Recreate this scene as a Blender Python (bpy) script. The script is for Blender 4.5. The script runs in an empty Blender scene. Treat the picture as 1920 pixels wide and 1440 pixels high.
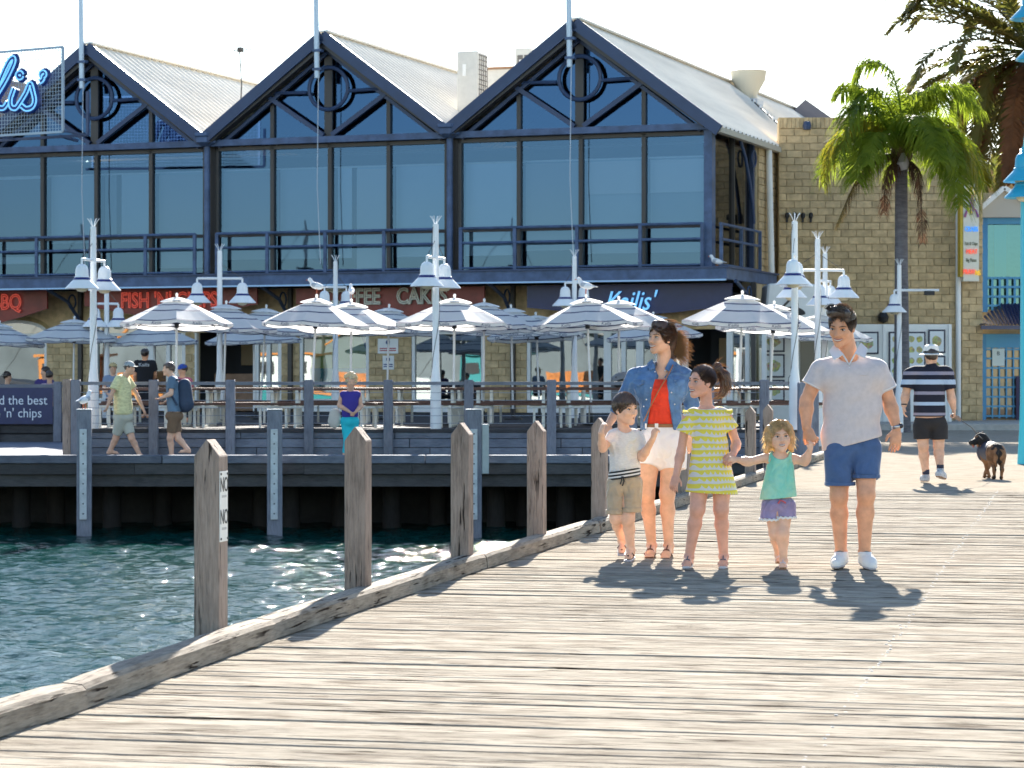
import bpy, bmesh, math, random
import numpy as np
from mathutils import Vector, Matrix, Quaternion

random.seed(7)
rng = np.random.default_rng(7)
R = math.radians
SC = bpy.context.scene
COL = SC.collection

# ------------------------------------------------------------------ camera
F, HZ, EYE = 4800.0, 708.0, 1.35          # focal length / horizon row in photo pixels, eye height
cam_d = bpy.data.cameras.new('camera')
cam = bpy.data.objects.new('camera', cam_d)
COL.objects.link(cam)
cam.location = (0, 0, EYE)
cam.rotation_euler = (R(90), 0, 0)
cam_d.sensor_width = 36
cam_d.lens = 90
cam_d.shift_y = -(720 - HZ) / 1920
cam_d.clip_start = 0.5
cam_d.clip_end = 6000
cam_d.dof.use_dof = True
cam_d.dof.focus_distance = 18.3
cam_d.dof.aperture_fstop = 9.0
SC.camera = cam

# ------------------------------------------------------------------ light
SUN_EL, SUN_AZ = 26.0, 5.0                 # degrees; azimuth clockwise from +Y (the view direction)
w = bpy.data.worlds.new('World')
SC.world = w
w.use_nodes = True
nt = w.node_tree
bg = nt.nodes['Background']
sky = nt.nodes.new('ShaderNodeTexSky')
sky.sky_type = 'NISHITA'
sky.sun_disc = False
sky.sun_elevation = R(SUN_EL)
sky.sun_rotation = R(SUN_AZ)
sky.air_density = 1.0
sky.dust_density = 0.25
sky.ozone_density = 1.0
nt.links.new(sky.outputs[0], bg.inputs[0])
bg.inputs[1].default_value = 0.072
sd = bpy.data.lights.new('sun', 'SUN')
sd.energy = 5.0
sd.angle = R(0.55)
sd.color = (1.0, 0.94, 0.85)
sun = bpy.data.objects.new('sun', sd)
COL.objects.link(sun)
sdir = Vector((math.sin(R(SUN_AZ)) * math.cos(R(SUN_EL)), math.cos(R(SUN_AZ)) * math.cos(R(SUN_EL)), math.sin(R(SUN_EL))))
sun.rotation_euler = sdir.to_track_quat('Z', 'Y').to_euler()
sun.location = (0, 60, 60)
vs = SC.view_settings
vs.view_transform = 'Standard'
vs.look = 'None'
vs.exposure = 2.0
vs.gamma = 1.0
SC.render.engine = 'CYCLES'
cy = SC.cycles
cy.use_denoising = True
cy.max_bounces = 7
cy.diffuse_bounces = 3
cy.glossy_bounces = 4
cy.transmission_bounces = 4
cy.transparent_max_bounces = 12
cy.caustics_reflective = False
cy.caustics_refractive = False
cy.sample_clamp_indirect = 6.0
cy.use_adaptive_sampling = True
cy.adaptive_threshold = 0.015

# ------------------------------------------------------------------ helpers
def PX(u, Y): return (u - 960.0) / F * Y
def PZ(v, Y): return EYE - (v - HZ) / F * Y

def nn(nt, t, **kw):
    n = nt.nodes.new(t)
    for k, v in kw.items():
        setattr(n, k, v)
    return n

MATS = {}
def mat(name, col, rough=0.6, metal=0.0, spec=0.4, var=0.0, vscale=6.0, bump=0.0, bscale=40.0, stretch=None,
        emit=None, estr=0.0, trans=0.0, col2=None, rand=0.0, subs=0.0, alpha=1.0, fold=0.0, fscale=7.0):
    """principled material, optional noise colour variation, bump, object-random tone, translucency"""
    if name in MATS: return MATS[name]
    m = bpy.data.materials.new(name); MATS[name] = m
    m.use_nodes = True
    t = m.node_tree
    b = t.nodes['Principled BSDF']
    L = t.links.new
    c4 = (*col, 1)
    b.inputs['Base Color'].default_value = c4
    b.inputs['Roughness'].default_value = rough
    b.inputs['Metallic'].default_value = metal
    b.inputs['Specular IOR Level'].default_value = spec
    if subs:
        b.inputs['Subsurface Weight'].default_value = subs
        b.inputs['Subsurface Radius'].default_value = (0.02, 0.008, 0.004)
    if emit:
        b.inputs['Emission Color'].default_value = (*emit, 1)
        b.inputs['Emission Strength'].default_value = estr
    if alpha < 1: b.inputs['Alpha'].default_value = alpha
    if var or bump or rand:
        tc = nn(t, 'ShaderNodeTexCoord')
        oi = nn(t, 'ShaderNodeObjectInfo')
        ml = nn(t, 'ShaderNodeMath', operation='MULTIPLY'); ml.inputs[1].default_value = 37.0
        L(oi.outputs['Random'], ml.inputs[0])
        add = nn(t, 'ShaderNodeVectorMath', operation='ADD')
        L(tc.outputs['Object'], add.inputs[0]); L(ml.outputs[0], add.inputs[1])
        mp = nn(t, 'ShaderNodeMapping')
        L(add.outputs[0], mp.inputs[0])
        if stretch: mp.inputs['Scale'].default_value = stretch
    if var or rand:
        no = nn(t, 'ShaderNodeTexNoise'); no.inputs['Scale'].default_value = vscale
        no.inputs['Detail'].default_value = 8; no.inputs['Roughness'].default_value = 0.62
        L(mp.outputs[0], no.inputs[0])
        mx = nn(t, 'ShaderNodeMix', data_type='RGBA')
        c2 = col2 if col2 else tuple(max(0, c * (1 - var)) for c in col)
        c1 = col if col2 else tuple(min(1, c * (1 + var * 0.7)) for c in col)
        mx.inputs[6].default_value = (*c1, 1); mx.inputs[7].default_value = (*c2, 1)
        mr = nn(t, 'ShaderNodeMapRange'); mr.inputs[1].default_value = 0.35; mr.inputs[2].default_value = 0.65
        L(no.outputs[0], mr.inputs[0]); L(mr.outputs[0], mx.inputs[0])
        out = mx.outputs[2]
        if rand:
            hs = nn(t, 'ShaderNodeHueSaturation')
            mr2 = nn(t, 'ShaderNodeMapRange'); mr2.inputs[3].default_value = 1 - rand; mr2.inputs[4].default_value = 1 + rand
            L(oi.outputs['Random'], mr2.inputs[0]); L(mr2.outputs[0], hs.inputs['Value']); L(out, hs.inputs['Color'])
            out = hs.outputs[0]
        L(out, b.inputs['Base Color'])
    else:
        out = None
    if bump:
        nb = nn(t, 'ShaderNodeTexNoise'); nb.inputs['Scale'].default_value = bscale; nb.inputs['Detail'].default_value = 6
        L(mp.outputs[0], nb.inputs[0])
        bp = nn(t, 'ShaderNodeBump'); bp.inputs['Strength'].default_value = bump; bp.inputs['Distance'].default_value = 0.02
        L(nb.outputs[0], bp.inputs['Height']); L(bp.outputs[0], b.inputs['Normal'])
        if fold:       # broad soft creases under the fine weave
            nf = nn(t, 'ShaderNodeTexNoise'); nf.inputs['Scale'].default_value = fscale; nf.inputs['Detail'].default_value = 0.6; nf.inputs['Distortion'].default_value = 1.6
            mf = nn(t, 'ShaderNodeMapping'); mf.inputs['Scale'].default_value = (1.0, 1.0, 0.75); mf.inputs['Rotation'].default_value = (0, 0.5, 0.3)
            L(add.outputs[0], mf.inputs[0]); L(mf.outputs[0], nf.inputs[0])
            bf = nn(t, 'ShaderNodeBump'); bf.inputs['Strength'].default_value = fold; bf.inputs['Distance'].default_value = 0.06
            L(nf.outputs[0], bf.inputs['Height']); L(bf.outputs[0], bp.inputs['Normal'])
    if trans:
        tr = nn(t, 'ShaderNodeBsdfTranslucent'); tr.inputs[0].default_value = c4
        if out: L(out, tr.inputs[0])
        ms = nn(t, 'ShaderNodeMixShader'); ms.inputs[0].default_value = trans
        L(b.outputs[0], ms.inputs[1]); L(tr.outputs[0], ms.inputs[2])
        L(ms.outputs[0], t.nodes['Material Output'].inputs[0])
    return m

def wood(name, light, dark, crack=0.5, scale=1.0, rough=0.8, rand=0.18, axis=0, bump=0.6, spec=0.25, ct=(0.64, 0.70), gt=(0.45, 0.6)):
    """weathered timber: grain runs along the object's local axis"""
    if name in MATS: return MATS[name]
    m = bpy.data.materials.new(name); MATS[name] = m
    m.use_nodes = True
    t = m.node_tree; L = t.links.new; b = t.nodes['Principled BSDF']
    b.inputs['Roughness'].default_value = rough; b.inputs['Specular IOR Level'].default_value = spec
    tc = nn(t, 'ShaderNodeTexCoord'); oi = nn(t, 'ShaderNodeObjectInfo')
    ml = nn(t, 'ShaderNodeMath', operation='MULTIPLY'); ml.inputs[1].default_value = 53.0
    L(oi.outputs['Random'], ml.inputs[0])
    add = nn(t, 'ShaderNodeVectorMath', operation='ADD'); L(tc.outputs['Object'], add.inputs[0]); L(ml.outputs[0], add.inputs[1])
    def mapped(a, o):
        mp = nn(t, 'ShaderNodeMapping'); s = [o * scale] * 3; s[axis] = a * scale
        mp.inputs['Scale'].default_value = s; L(add.outputs[0], mp.inputs[0]); return mp.outputs[0]
    def noise(vec, sc, det=7, ro=0.6):
        n = nn(t, 'ShaderNodeTexNoise'); n.inputs['Scale'].default_value = sc; n.inputs['Detail'].default_value = det
        n.inputs['Roughness'].default_value = ro; L(vec, n.inputs[0]); return n.outputs[0]
    def rng_(v, a, bb, c=0.0, d=1.0):
        r = nn(t, 'ShaderNodeMapRange'); r.inputs[1].default_value = a; r.inputs[2].default_value = bb
        r.inputs[3].default_value = c; r.inputs[4].default_value = d; L(v, r.inputs[0]); return r.outputs[0]
    grain = noise(mapped(3.2, 40), 2.0, 9, 0.68)
    blot = noise(mapped(2.2, 5.0), 1.3, 6)
    cr = noise(mapped(1.7, 26), 1.6, 4, 0.55)
    mx = nn(t, 'ShaderNodeMix', data_type='RGBA')
    mx.inputs[6].default_value = (*light, 1); mx.inputs[7].default_value = (*dark, 1)
    ad = nn(t, 'ShaderNodeMath', operation='ADD'); ad.use_clamp = True
    L(rng_(grain, 0.42, 0.72, 0, 0.6), ad.inputs[0]); L(rng_(blot, 0.45, 0.75, 0, 0.55), ad.inputs[1])
    L(ad.outputs[0], mx.inputs[0])
    ck = rng_(cr, ct[0], ct[1], 0, crack)
    gate = rng_(noise(mapped(1.4, 2.5), 1.1, 2), gt[0], gt[1])
    mk = nn(t, 'ShaderNodeMath', operation='MULTIPLY'); L(ck, mk.inputs[0]); L(gate, mk.inputs[1])
    mx2 = nn(t, 'ShaderNodeMix', data_type='RGBA'); L(mk.outputs[0], mx2.inputs[0]); L(mx.outputs[2], mx2.inputs[6])
    mx2.inputs[7].default_value = (0.03, 0.022, 0.018, 1)
    hs = nn(t, 'ShaderNodeHueSaturation'); L(mx2.outputs[2], hs.inputs['Color'])
    L(rng_(oi.outputs['Random'], 0, 1, 1 - rand, 1 + rand), hs.inputs['Value'])
    L(hs.outputs[0], b.inputs['Base Color'])
    hsum = nn(t, 'ShaderNodeMath', operation='SUBTRACT'); L(grain, hsum.inputs[0]); L(mk.outputs[0], hsum.inputs[1])
    bp = nn(t, 'ShaderNodeBump'); bp.inputs['Strength'].default_value = bump; bp.inputs['Distance'].default_value = 0.012
    L(hsum.outputs[0], bp.inputs['Height']); L(bp.outputs[0], b.inputs['Normal'])
    return m

class MB:
    """collects simple solids; build() links them as ONE mesh object"""
    def __init__(s): s.v = []; s.f = []; s.mi = []; s.M = None
    def add(s, vs, fs, mi=0):
        n = len(s.v)
        if s.M is not None: vs = [tuple(s.M @ Vector(p)) for p in vs]
        s.v += [tuple(p) for p in vs]; s.f += [tuple(i + n for i in f) for f in fs]; s.mi += [mi] * len(fs); return s
    def box(s, lo, hi, mi=0):
        x0, y0, z0 = lo; x1, y1, z1 = hi
        return s.add([(x0,y0,z0),(x1,y0,z0),(x1,y1,z0),(x0,y1,z0),(x0,y0,z1),(x1,y0,z1),(x1,y1,z1),(x0,y1,z1)],
              [(0,3,2,1),(4,5,6,7),(0,1,5,4),(1,2,6,5),(2,3,7,6),(3,0,4,7)], mi)
    def bar(s, a, b, w, h=None, up=(0, 0, 1), mi=0):
        """rectangular bar from a to b; w across, h along up"""
        h = h or w; a = Vector(a); b = Vector(b); d = (b - a).normalized(); up = Vector(up)
        if abs(d.dot(up)) > 0.98: up = Vector((0, 1, 0)) if abs(d.y) < 0.9 else Vector((1, 0, 0))
        r = d.cross(up).normalized() * (w / 2); u = r.cross(d).normalized() * (h / 2)
        p = [a - r - u, a + r - u, a + r + u, a - r + u, b - r - u, b + r - u, b + r + u, b - r + u]
        return s.add(p, [(3,2,1,0),(4,5,6,7),(0,1,5,4),(1,2,6,5),(2,3,7,6),(3,0,4,7)], mi)
    def tube(s, pts, r, n=8, mi=0, cap=True):
        pts = [Vector(p) for p in pts]; rs = r if isinstance(r, (list, tuple)) else [r] * len(pts)
        vs = []; fs = []; up = Vector((0, 0, 1)); ref = None
        for i, p in enumerate(pts):
            d = (pts[min(i + 1, len(pts) - 1)] - pts[max(i - 1, 0)])
            d = d.normalized() if d.length > 1e-9 else Vector((0, 0, 1))
            if ref is None: ref = d.cross(up) if abs(d.z) < 0.95 else d.cross(Vector((1, 0, 0)))
            ref = (ref - d * ref.dot(d)).normalized(); o = d.cross(ref)
            for k in range(n):
                a = 2 * math.pi * k / n
                vs.append(p + (ref * math.cos(a) + o * math.sin(a)) * rs[i])
        for i in range(len(pts) - 1):
            for k in range(n):
                k2 = (k + 1) % n
                fs.append((i*n+k, i*n+k2, (i+1)*n+k2, (i+1)*n+k))
        if cap:
            fs.append(tuple(reversed(range(n)))); fs.append(tuple((len(pts)-1)*n + k for k in range(n)))
        return s.add(vs, fs, mi)
    def lathe(s, prof, c=(0, 0, 0), n=20, mi=None, a0=0.0):
        """profile [(r,z),...]; mi may be a list per band"""
        vs = []; base = len(s.v)
        for (r, z) in prof:
            for k in range(n):
                a = a0 + 2 * math.pi * k / n
                vs.append((c[0] + r * math.cos(a), c[1] + r * math.sin(a), c[2] + z))
        for i in range(len(prof) - 1):
            fs = []
            for k in range(n):
                k2 = (k + 1) % n; fs.append((i*n+k, i*n+k2, (i+1)*n+k2, (i+1)*n+k))
            m = mi[i] if isinstance(mi, (list, tuple)) else (mi or 0)
            if i == 0: s.add(vs, fs, m)
            else:
                s.f += [tuple(q + base for q in f) for f in fs]; s.mi += [m] * len(fs)
        return s
    def prism(s, poly, y0, y1, mi=0):
        """polygon in x,z extruded along y"""
        n = len(poly)
        vs = [(x, y0, z) for x, z in poly] + [(x, y1, z) for x, z in poly]
        fs = [tuple(range(n)), tuple(reversed(range(n, 2*n)))] + [(i, i+n, (i+1) % n + n, (i+1) % n) for i in range(n)]
        return s.add(vs, fs, mi)
    def mesh(s, name, mats, smooth=False, bevel=0.0):
        me = bpy.data.meshes.new(name); me.from_pydata(s.v, [], s.f)
        for m in (mats if isinstance(mats, (list, tuple)) else [mats]): me.materials.append(m)
        me.polygons.foreach_set('material_index', s.mi)
        bm = bmesh.new(); bm.from_mesh(me)
        bmesh.ops.recalc_face_normals(bm, faces=bm.faces)
        if bevel: bmesh.ops.bevel(bm, geom=bm.edges[:], offset=bevel, segments=1, affect='EDGES', profile=0.5)
        bm.to_mesh(me); bm.free()
        if smooth:
            me.polygons.foreach_set('use_smooth', [True] * len(me.polygons))
            if smooth != 'all':
                me.set_sharp_from_angle(angle=R(40))
        me.update(); return me
    def build(s, name, mats, parent=None, loc=(0, 0, 0), rz=0.0, smooth=False, bevel=0.0):
        return link(name, s.mesh(name, mats, smooth, bevel), parent, loc, rz)

def link(name, me, parent=None, loc=(0, 0, 0), rz=0.0):
    o = bpy.data.objects.new(name, me); COL.objects.link(o)
    o.location = loc; o.rotation_euler = (0, 0, rz)
    if parent: o.parent = parent
    return o
def empty(name, loc=(0, 0, 0), rz=0.0, parent=None):
    o = bpy.data.objects.new(name, None); COL.objects.link(o); o.empty_display_size = 0.2
    o.location = loc; o.rotation_euler = (0, 0, rz)
    if parent: o.parent = parent
    return o
def tag(o, label=None, cat=None, group=None, kind=None):
    if label: o['label'] = label
    if cat: o['category'] = cat
    if group: o['group'] = group
    if kind: o['kind'] = kind
    return o
def kids(o): return [c for c in COL.objects if c.parent == o]
def copy_tree(o, parent=None, ch=None):
    c = o.copy(); COL.objects.link(c); c.parent = parent
    for k in list(o.children): copy_tree(k, c)
    return c
TEXTS = {}
def text(name, body, size, m, parent, loc, rot=(R(90), 0, 0), ext=0.01, shear=0.0, bev=0.0, align='CENTER', xs=1.0, off=0.0, outline=False):
    cu = bpy.data.curves.new(name, 'FONT'); cu.body = body; cu.size = size; cu.extrude = ext; cu.shear = shear
    cu.bevel_depth = bev; cu.align_x = align; cu.align_y = 'CENTER'; cu.offset = off; cu.resolution_u = 3
    if outline: cu.fill_mode = 'NONE'; cu.extrude = 0; cu.bevel_depth = bev; cu.bevel_resolution = 1
    cu.materials.append(m)
    key = (body, size, m.name, ext, shear, bev, align, off, outline)
    if key not in TEXTS:
        to = bpy.data.objects.new(name, cu); TEXTS[key] = bpy.data.meshes.new_from_object(to); bpy.data.objects.remove(to)
    o = bpy.data.objects.new(name, TEXTS[key]); COL.objects.link(o); o.location = loc; o.rotation_euler = rot
    o.scale = (xs, 1, 1)
    if parent: o.parent = parent
    return o
ORD = ['first', 'second', 'third', 'fourth', 'fifth', 'sixth', 'seventh', 'eighth', 'ninth', 'tenth', 'eleventh', 'twelfth', 'thirteenth', 'fourteenth']

# ================================================================== SETTING: water, pier, boardwalk, land
PS = 0.2205                                     # pier direction: dX per dY
PA = math.atan(PS)
pd = Vector((math.sin(PA), math.cos(PA), 0)); pn = Vector((math.cos(PA), -math.sin(PA), 0))   # along pier / to the right

M_deck = wood('deck_timber', (0.43, 0.39, 0.325), (0.10, 0.072, 0.052), crack=1.0, axis=0, rand=0.11, bump=0.9, rough=0.8, spec=0.0, ct=(0.585, 0.64), gt=(0.38, 0.52))
M_kerb = wood('kerb_timber', (0.36, 0.315, 0.26), (0.10, 0.078, 0.062), crack=1.0, axis=0, rand=0.06, bump=0.45, spec=0.02, ct=(0.585, 0.63), gt=(0.38, 0.5))
M_post = wood('post_timber', (0.37, 0.285, 0.235), (0.12, 0.088, 0.072), crack=1.0, axis=2, rand=0.10, bump=0.8, ct=(0.60, 0.65), gt=(0.4, 0.52))
M_blue = wood('blue_grey_timber', (0.19, 0.205, 0.245), (0.07, 0.08, 0.11), crack=0.7, axis=0, rand=0.2, bump=0.5)
M_bluev = wood('blue_grey_timber_upright', (0.24, 0.245, 0.28), (0.10, 0.105, 0.135), crack=0.7, axis=2, rand=0.15, bump=0.5)
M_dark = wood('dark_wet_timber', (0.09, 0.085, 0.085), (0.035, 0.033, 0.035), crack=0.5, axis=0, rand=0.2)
M_darkv = wood('dark_pile_timber', (0.035, 0.031, 0.03), (0.015, 0.014, 0.014), crack=0.5, axis=2, rand=0.2)

def water_mat():
    m = bpy.data.materials.new('sea_water'); m.use_nodes = True; t = m.node_tree; L = t.links.new
    b = t.nodes['Principled BSDF']
    b.inputs['Base Color'].default_value = (0.002, 0.036, 0.030, 1)
    b.inputs['Roughness'].default_value = 0.035
    b.inputs['IOR'].default_value = 1.333; b.inputs['Specular IOR Level'].default_value = 0.2
    tc = nn(t, 'ShaderNodeTexCoord'); mp = nn(t, 'ShaderNodeMapping'); mp.inputs['Scale'].default_value = (1, 0.8, 1)
    L(tc.outputs['Object'], mp.inputs[0])
    n = nn(t, 'ShaderNodeTexNoise'); n.inputs['Scale'].default_value = 6.0; n.inputs['Detail'].default_value = 5; n.inputs['Roughness'].default_value = 0.55
    L(mp.outputs[0], n.inputs[0])
    bp = nn(t, 'ShaderNodeBump'); bp.inputs['Strength'].default_value = 0.5; bp.inputs['Distance'].default_value = 0.06
    L(n.outputs[0], bp.inputs['Height']); L(bp.outputs[0], b.inputs['Normal'])
    return m
M_water = water_mat()
WZ = -1.32
def make_water():
    x0, x1, y0, y1, st = -11.0, 5.2, 9.5, 50.0, 0.055
    nx = int((x1 - x0) / st) + 1; ny = int((y1 - y0) / (st * 1.5)) + 1
    xs = np.linspace(x0, x1, nx); ys = np.linspace(y0, y1, ny)
    GX, GY = np.meshgrid(xs, ys, indexing='ij'); H = np.zeros_like(GX)
    for i in range(46):
        lam = float(rng.uniform(0.20, 0.62)) if i < 40 else float(rng.uniform(1.5, 4)); th = float(rng.normal(0.4, 0.75)) + math.pi / 2
        k = 2 * math.pi / lam; ph = float(rng.uniform(0, 6.28))
        H += 0.0046 * lam ** 0.9 * np.sin(k * (GX * math.cos(th) + GY * math.sin(th)) + ph)
    H = np.sign(H) * np.abs(H) + 0.5 * H * np.abs(H) * 8
    edge = np.minimum.reduce([(GX - x0), (x1 - GX), (GY - y0), (y1 - GY)]); H *= np.clip(edge / 0.6, 0, 1)
    V = np.stack([GX.ravel(), GY.ravel(), (H + WZ).ravel()], 1)
    idx = np.arange(nx * ny).reshape(nx, ny)
    Q = np.stack([idx[:-1, :-1].ravel(), idx[1:, :-1].ravel(), idx[1:, 1:].ravel(), idx[:-1, 1:].ravel()], 1)
    B = 1500.0; n = len(V)
    V2 = [(-B, -B, WZ), (B, -B, WZ), (B, y0, WZ), (-B, y0, WZ), (-B, y1, WZ), (x0, y0, WZ), (x0, y1, WZ), (x1, y0, WZ), (B, y1, WZ), (x1, y1, WZ)]
    V = np.concatenate([V, np.array(V2)]); 
    Q = np.concatenate([Q, np.array([(0,1,2,3), (3,5,6,4), (7,2,8,9)]) + n])
    return mesh_np('harbour_water', V, Q, [M_water], smooth=True)
def mesh_np(name, V, Q, mats, smooth=True):
    me = bpy.data.meshes.new(name); nq = len(Q); k = Q.shape[1]
    me.vertices.add(len(V)); me.vertices.foreach_set('co', np.asarray(V, np.float32).ravel())
    me.loops.add(nq * k); me.loops.foreach_set('vertex_index', np.asarray(Q, np.int32).ravel())
    me.polygons.add(nq); me.polygons.foreach_set('loop_start', np.arange(0, nq * k, k, dtype=np.int32))
    for m in mats: me.materials.append(m)
    if smooth: me.polygons.foreach_set('use_smooth', np.ones(nq, bool))
    me.update(); me.validate(); return me
tag(link('harbour_water', make_water()), 'dark green rippled harbour water below the pier', None, None, 'structure')

# land behind the quay
land = MB().add([(-900, 47.6, -0.12), (900, 47.6, -0.12), (900, 4000, -0.12), (-900, 4000, -0.12)], [(0, 1, 2, 3)])
land.add([(-900, 47.6, -0.12), (900, 47.6, -0.12), (900, 47.6, -3), (-900, 47.6, -3)], [(0, 1, 2, 3)])
M_asph = mat('paving_grey', (0.19, 0.19, 0.19), 0.85, var=0.25, vscale=1.2, bump=0.2, bscale=30)
tag(land.build('ground', M_asph), kind='structure')
tag(MB().box((-60, 47.3, -3), (7, 47.55, -0.2)).build('quay_wall', mat('quay_wall', (0.03, 0.03, 0.032), 0.9, var=0.4, vscale=2)), kind='structure')

# ---- the pier: planks are children of the deck
deck = empty('pier_deck', (0, 0, 0)); tag(deck, 'sunlit weathered timber pier deck of cross planks', kind='structure')
KERB_IN = [(-2.62, 6.6), (-1.87, 9.35), (-1.726, 10.42), (-1.481, 11.62), (-1.324, 12.65), (-1.05, 14.0), (-0.816, 15.07), (-0.50, 16.5), (-0.17, 18.1),
           (0.2515, 20.1), (0.894, 22.8), (1.60, 26.0), (2.48, 30.0), (3.38, 34.2), (5.5, 43.9)]
def kerb_x(Y):
    for (xa, ya), (xb, yb) in zip(KERB_IN, KERB_IN[1:]):
        if ya <= Y <= yb: return xa + (xb - xa) * (Y - ya) / (yb - ya)
    return KERB_IN[-1][0] if Y > 30 else KERB_IN[0][0]
plank_meshes = {}
def plank_mesh(L, wd, k):
    key = (round(L, 1), round(wd, 3), k)
    if key in plank_meshes: return plank_meshes[key]
    r = random.Random(hash(key)); n = 9
    vs = []; fs = []
    for i in range(n):
        x = L * i / (n - 1)
        j = r.uniform(-0.004, 0.004); j2 = r.uniform(-0.004, 0.004); dz = r.uniform(-0.002, 0.002)
        vs += [(x, -wd/2 + j, -0.06), (x, -wd/2 + j, -0.004), (x, -wd/2 + 0.005 + j, dz), (x, wd/2 - 0.005 + j2, dz), (x, wd/2 + j2, -0.004), (x, wd/2 + j2, -0.06)]
    for i in range(n - 1):
        for q in range(6): fs.append((i*6+q, i*6+(q+1) % 6, (i+1)*6+(q+1) % 6, (i+1)*6+q))
    fs.append((5,4,3,2,1,0)); fs.append(tuple((n-1)*6+q for q in range(6)))
    m = MB().add(vs, fs).mesh('plank', M_deck); plank_meshes[key] = m; return m
nailmb = MB()
s = 6.2; row = 0
rp = random.Random(3)
while s < 31:
    wd = rp.choice([0.15, 0.16, 0.17, 0.185]); gap = rp.choice([0.003, 0.003, 0.004, 0.005, 0.007, 0.014])
    if rp.random() < 0.07: gap = 0.024
    c = pd * (s + wd / 2)
    # left end under the kerb: intersect with the kerb line
    tt = 0
    for _ in range(6):
        p = c + pn * tt; tt += (kerb_x(p.y) - 0.10 - p.x) / pn.x
    ends = [tt, 0.62 + (0.0 if row % 2 else 0.0), 10.5]
    split = (row * 7) % 5 != 0
    segs = [(tt, 10.5)] if not split else [(tt, 0.0 + 4.2), (4.206, 10.5)]
    if row % 3 == 1: segs = [(tt, 2.0), (2.006, 10.5)]
    if row % 3 == 2 or s > 18: segs = [(tt, 10.5)]
    for (a, b) in segs:
        o = link('plank', plank_mesh(b - a, wd - gap, rp.randrange(4)), deck, c + pn * a + Vector((0, 0, rp.uniform(-0.004, 0.003))))
        o.rotation_euler = (R(rp.uniform(-0.6, 0.6)), 0, -PA)
    for nx in (-0.92, 0.60, 2.3):
        for q in (0.28, 0.72):
            if rp.random() < 0.62:
                p = pd * (s + wd * q) + pn * (nx + rp.uniform(-0.02, 0.02))
                if p.x > kerb_x(p.y) + 0.02: nailmb.lathe([(0.008, -0.006), (0.008, 0.001), (0.005, 0.002), (0.0005, 0.004)], p, 7)
    s += wd; row += 1
M_nail = mat('nail_heads', (0.50, 0.48, 0.45), 0.7)
o = nailmb.build('nail', M_nail, deck); o['kind'] = 'stuff'
# beyond that the planks are too fine to tell apart
e0 = pd * s
far = MB().add([(kerb_x(e0.y) - 0.1, e0.y + 0.25, -0.005), tuple(e0 + pn * 10.5 + Vector((0, 0, -0.005))), (24, 40, -0.005), (24, 66, -0.005), (5.9, 66, -0.005), (5.45, 43.9, -0.005)], [(0, 1, 2, 3, 4, 5)])
far.add([(10, 36, -0.012), (40, 30, -0.012), (40, 66, -0.012), (10, 66, -0.012)], [(0, 1, 2, 3)])
M_far = wood('far_deck_timber', (0.40, 0.355, 0.29), (0.17, 0.14, 0.105), crack=0.7, axis=0, rand=0.0, scale=1.0, rough=0.8, spec=0.0)
tag(far.build('far_pier_deck', M_far), kind='structure')
# substructure of the pier
sub = MB()
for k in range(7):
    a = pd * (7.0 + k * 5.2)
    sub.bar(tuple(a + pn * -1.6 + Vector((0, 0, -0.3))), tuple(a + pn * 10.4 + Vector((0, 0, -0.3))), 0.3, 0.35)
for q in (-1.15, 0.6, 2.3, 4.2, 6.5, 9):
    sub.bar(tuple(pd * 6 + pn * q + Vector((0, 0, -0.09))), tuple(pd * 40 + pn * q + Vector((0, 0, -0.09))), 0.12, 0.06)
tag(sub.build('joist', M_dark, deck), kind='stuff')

# kerb: separate beams butted end to end
kerb = empty('pier_kerb', (0, 0, 0)); tag(kerb, 'long low timber kerb of butted beams along the pier edge', 'kerb')
def beam(a, b, k):
    a = Vector((*a, 0)); b = Vector((*b, 0)); d = (b - a); L = d.length; rot = math.atan2(d.y, d.x); r = random.Random(k)
    n = max(6, int(L / 0.22)); vs = []; fs = []
    wdt, hh, ch = 0.155, 0.108, 0.03
    sec = [(0, 0.004), (0, hh - 0.020), (0.018, hh), (wdt - 0.045, hh + 0.006), (wdt, hh - 0.02), (wdt, 0.004)]
    for i in range(n + 1):
        x = L * i / n
        wob = 0.004 * math.sin(x * 1.3 + k) + r.uniform(-0.001, 0.001); h2 = r.uniform(-0.0015, 0.0015)
        e = 0.008 if i in (0, n) else 0
        for q, (yy, zz) in enumerate(sec):
            vs.append((x, yy + wob * (1 if q < 3 else 0.5) + (e if q in (1, 2) else 0), zz + (h2 if q in (1, 2, 3, 4) else 0) - (e if q in (1, 2, 3, 4) else 0)))
    for i in range(n):
        for q in range(6): fs.append((i*6+q, i*6+(q+1) % 6, (i+1)*6+(q+1) % 6, (i+1)*6+q))
    fs.append((5,4,3,2,1,0)); fs.append(tuple(n*6+q for q in range(6)))
    m = MB().add(vs, fs); o = m.build('beam', M_kerb, kerb, a, rot)
    return o
def kpt(Y): return (kerb_x(Y), Y)
cuts = [6.6, 10.42, 13.2, 18.1, 22.3, 26.4, 30.4, 34.2, 38.6, 43.4]
for k, (a, b) in enumerate(zip(cuts, cuts[1:])):
    mids = [a] + [y for _, y in KERB_IN if a + 0.8 < y < b - 0.8] + [b]
    beam(kpt(a + 0.008), kpt(b - 0.008), k)

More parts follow.
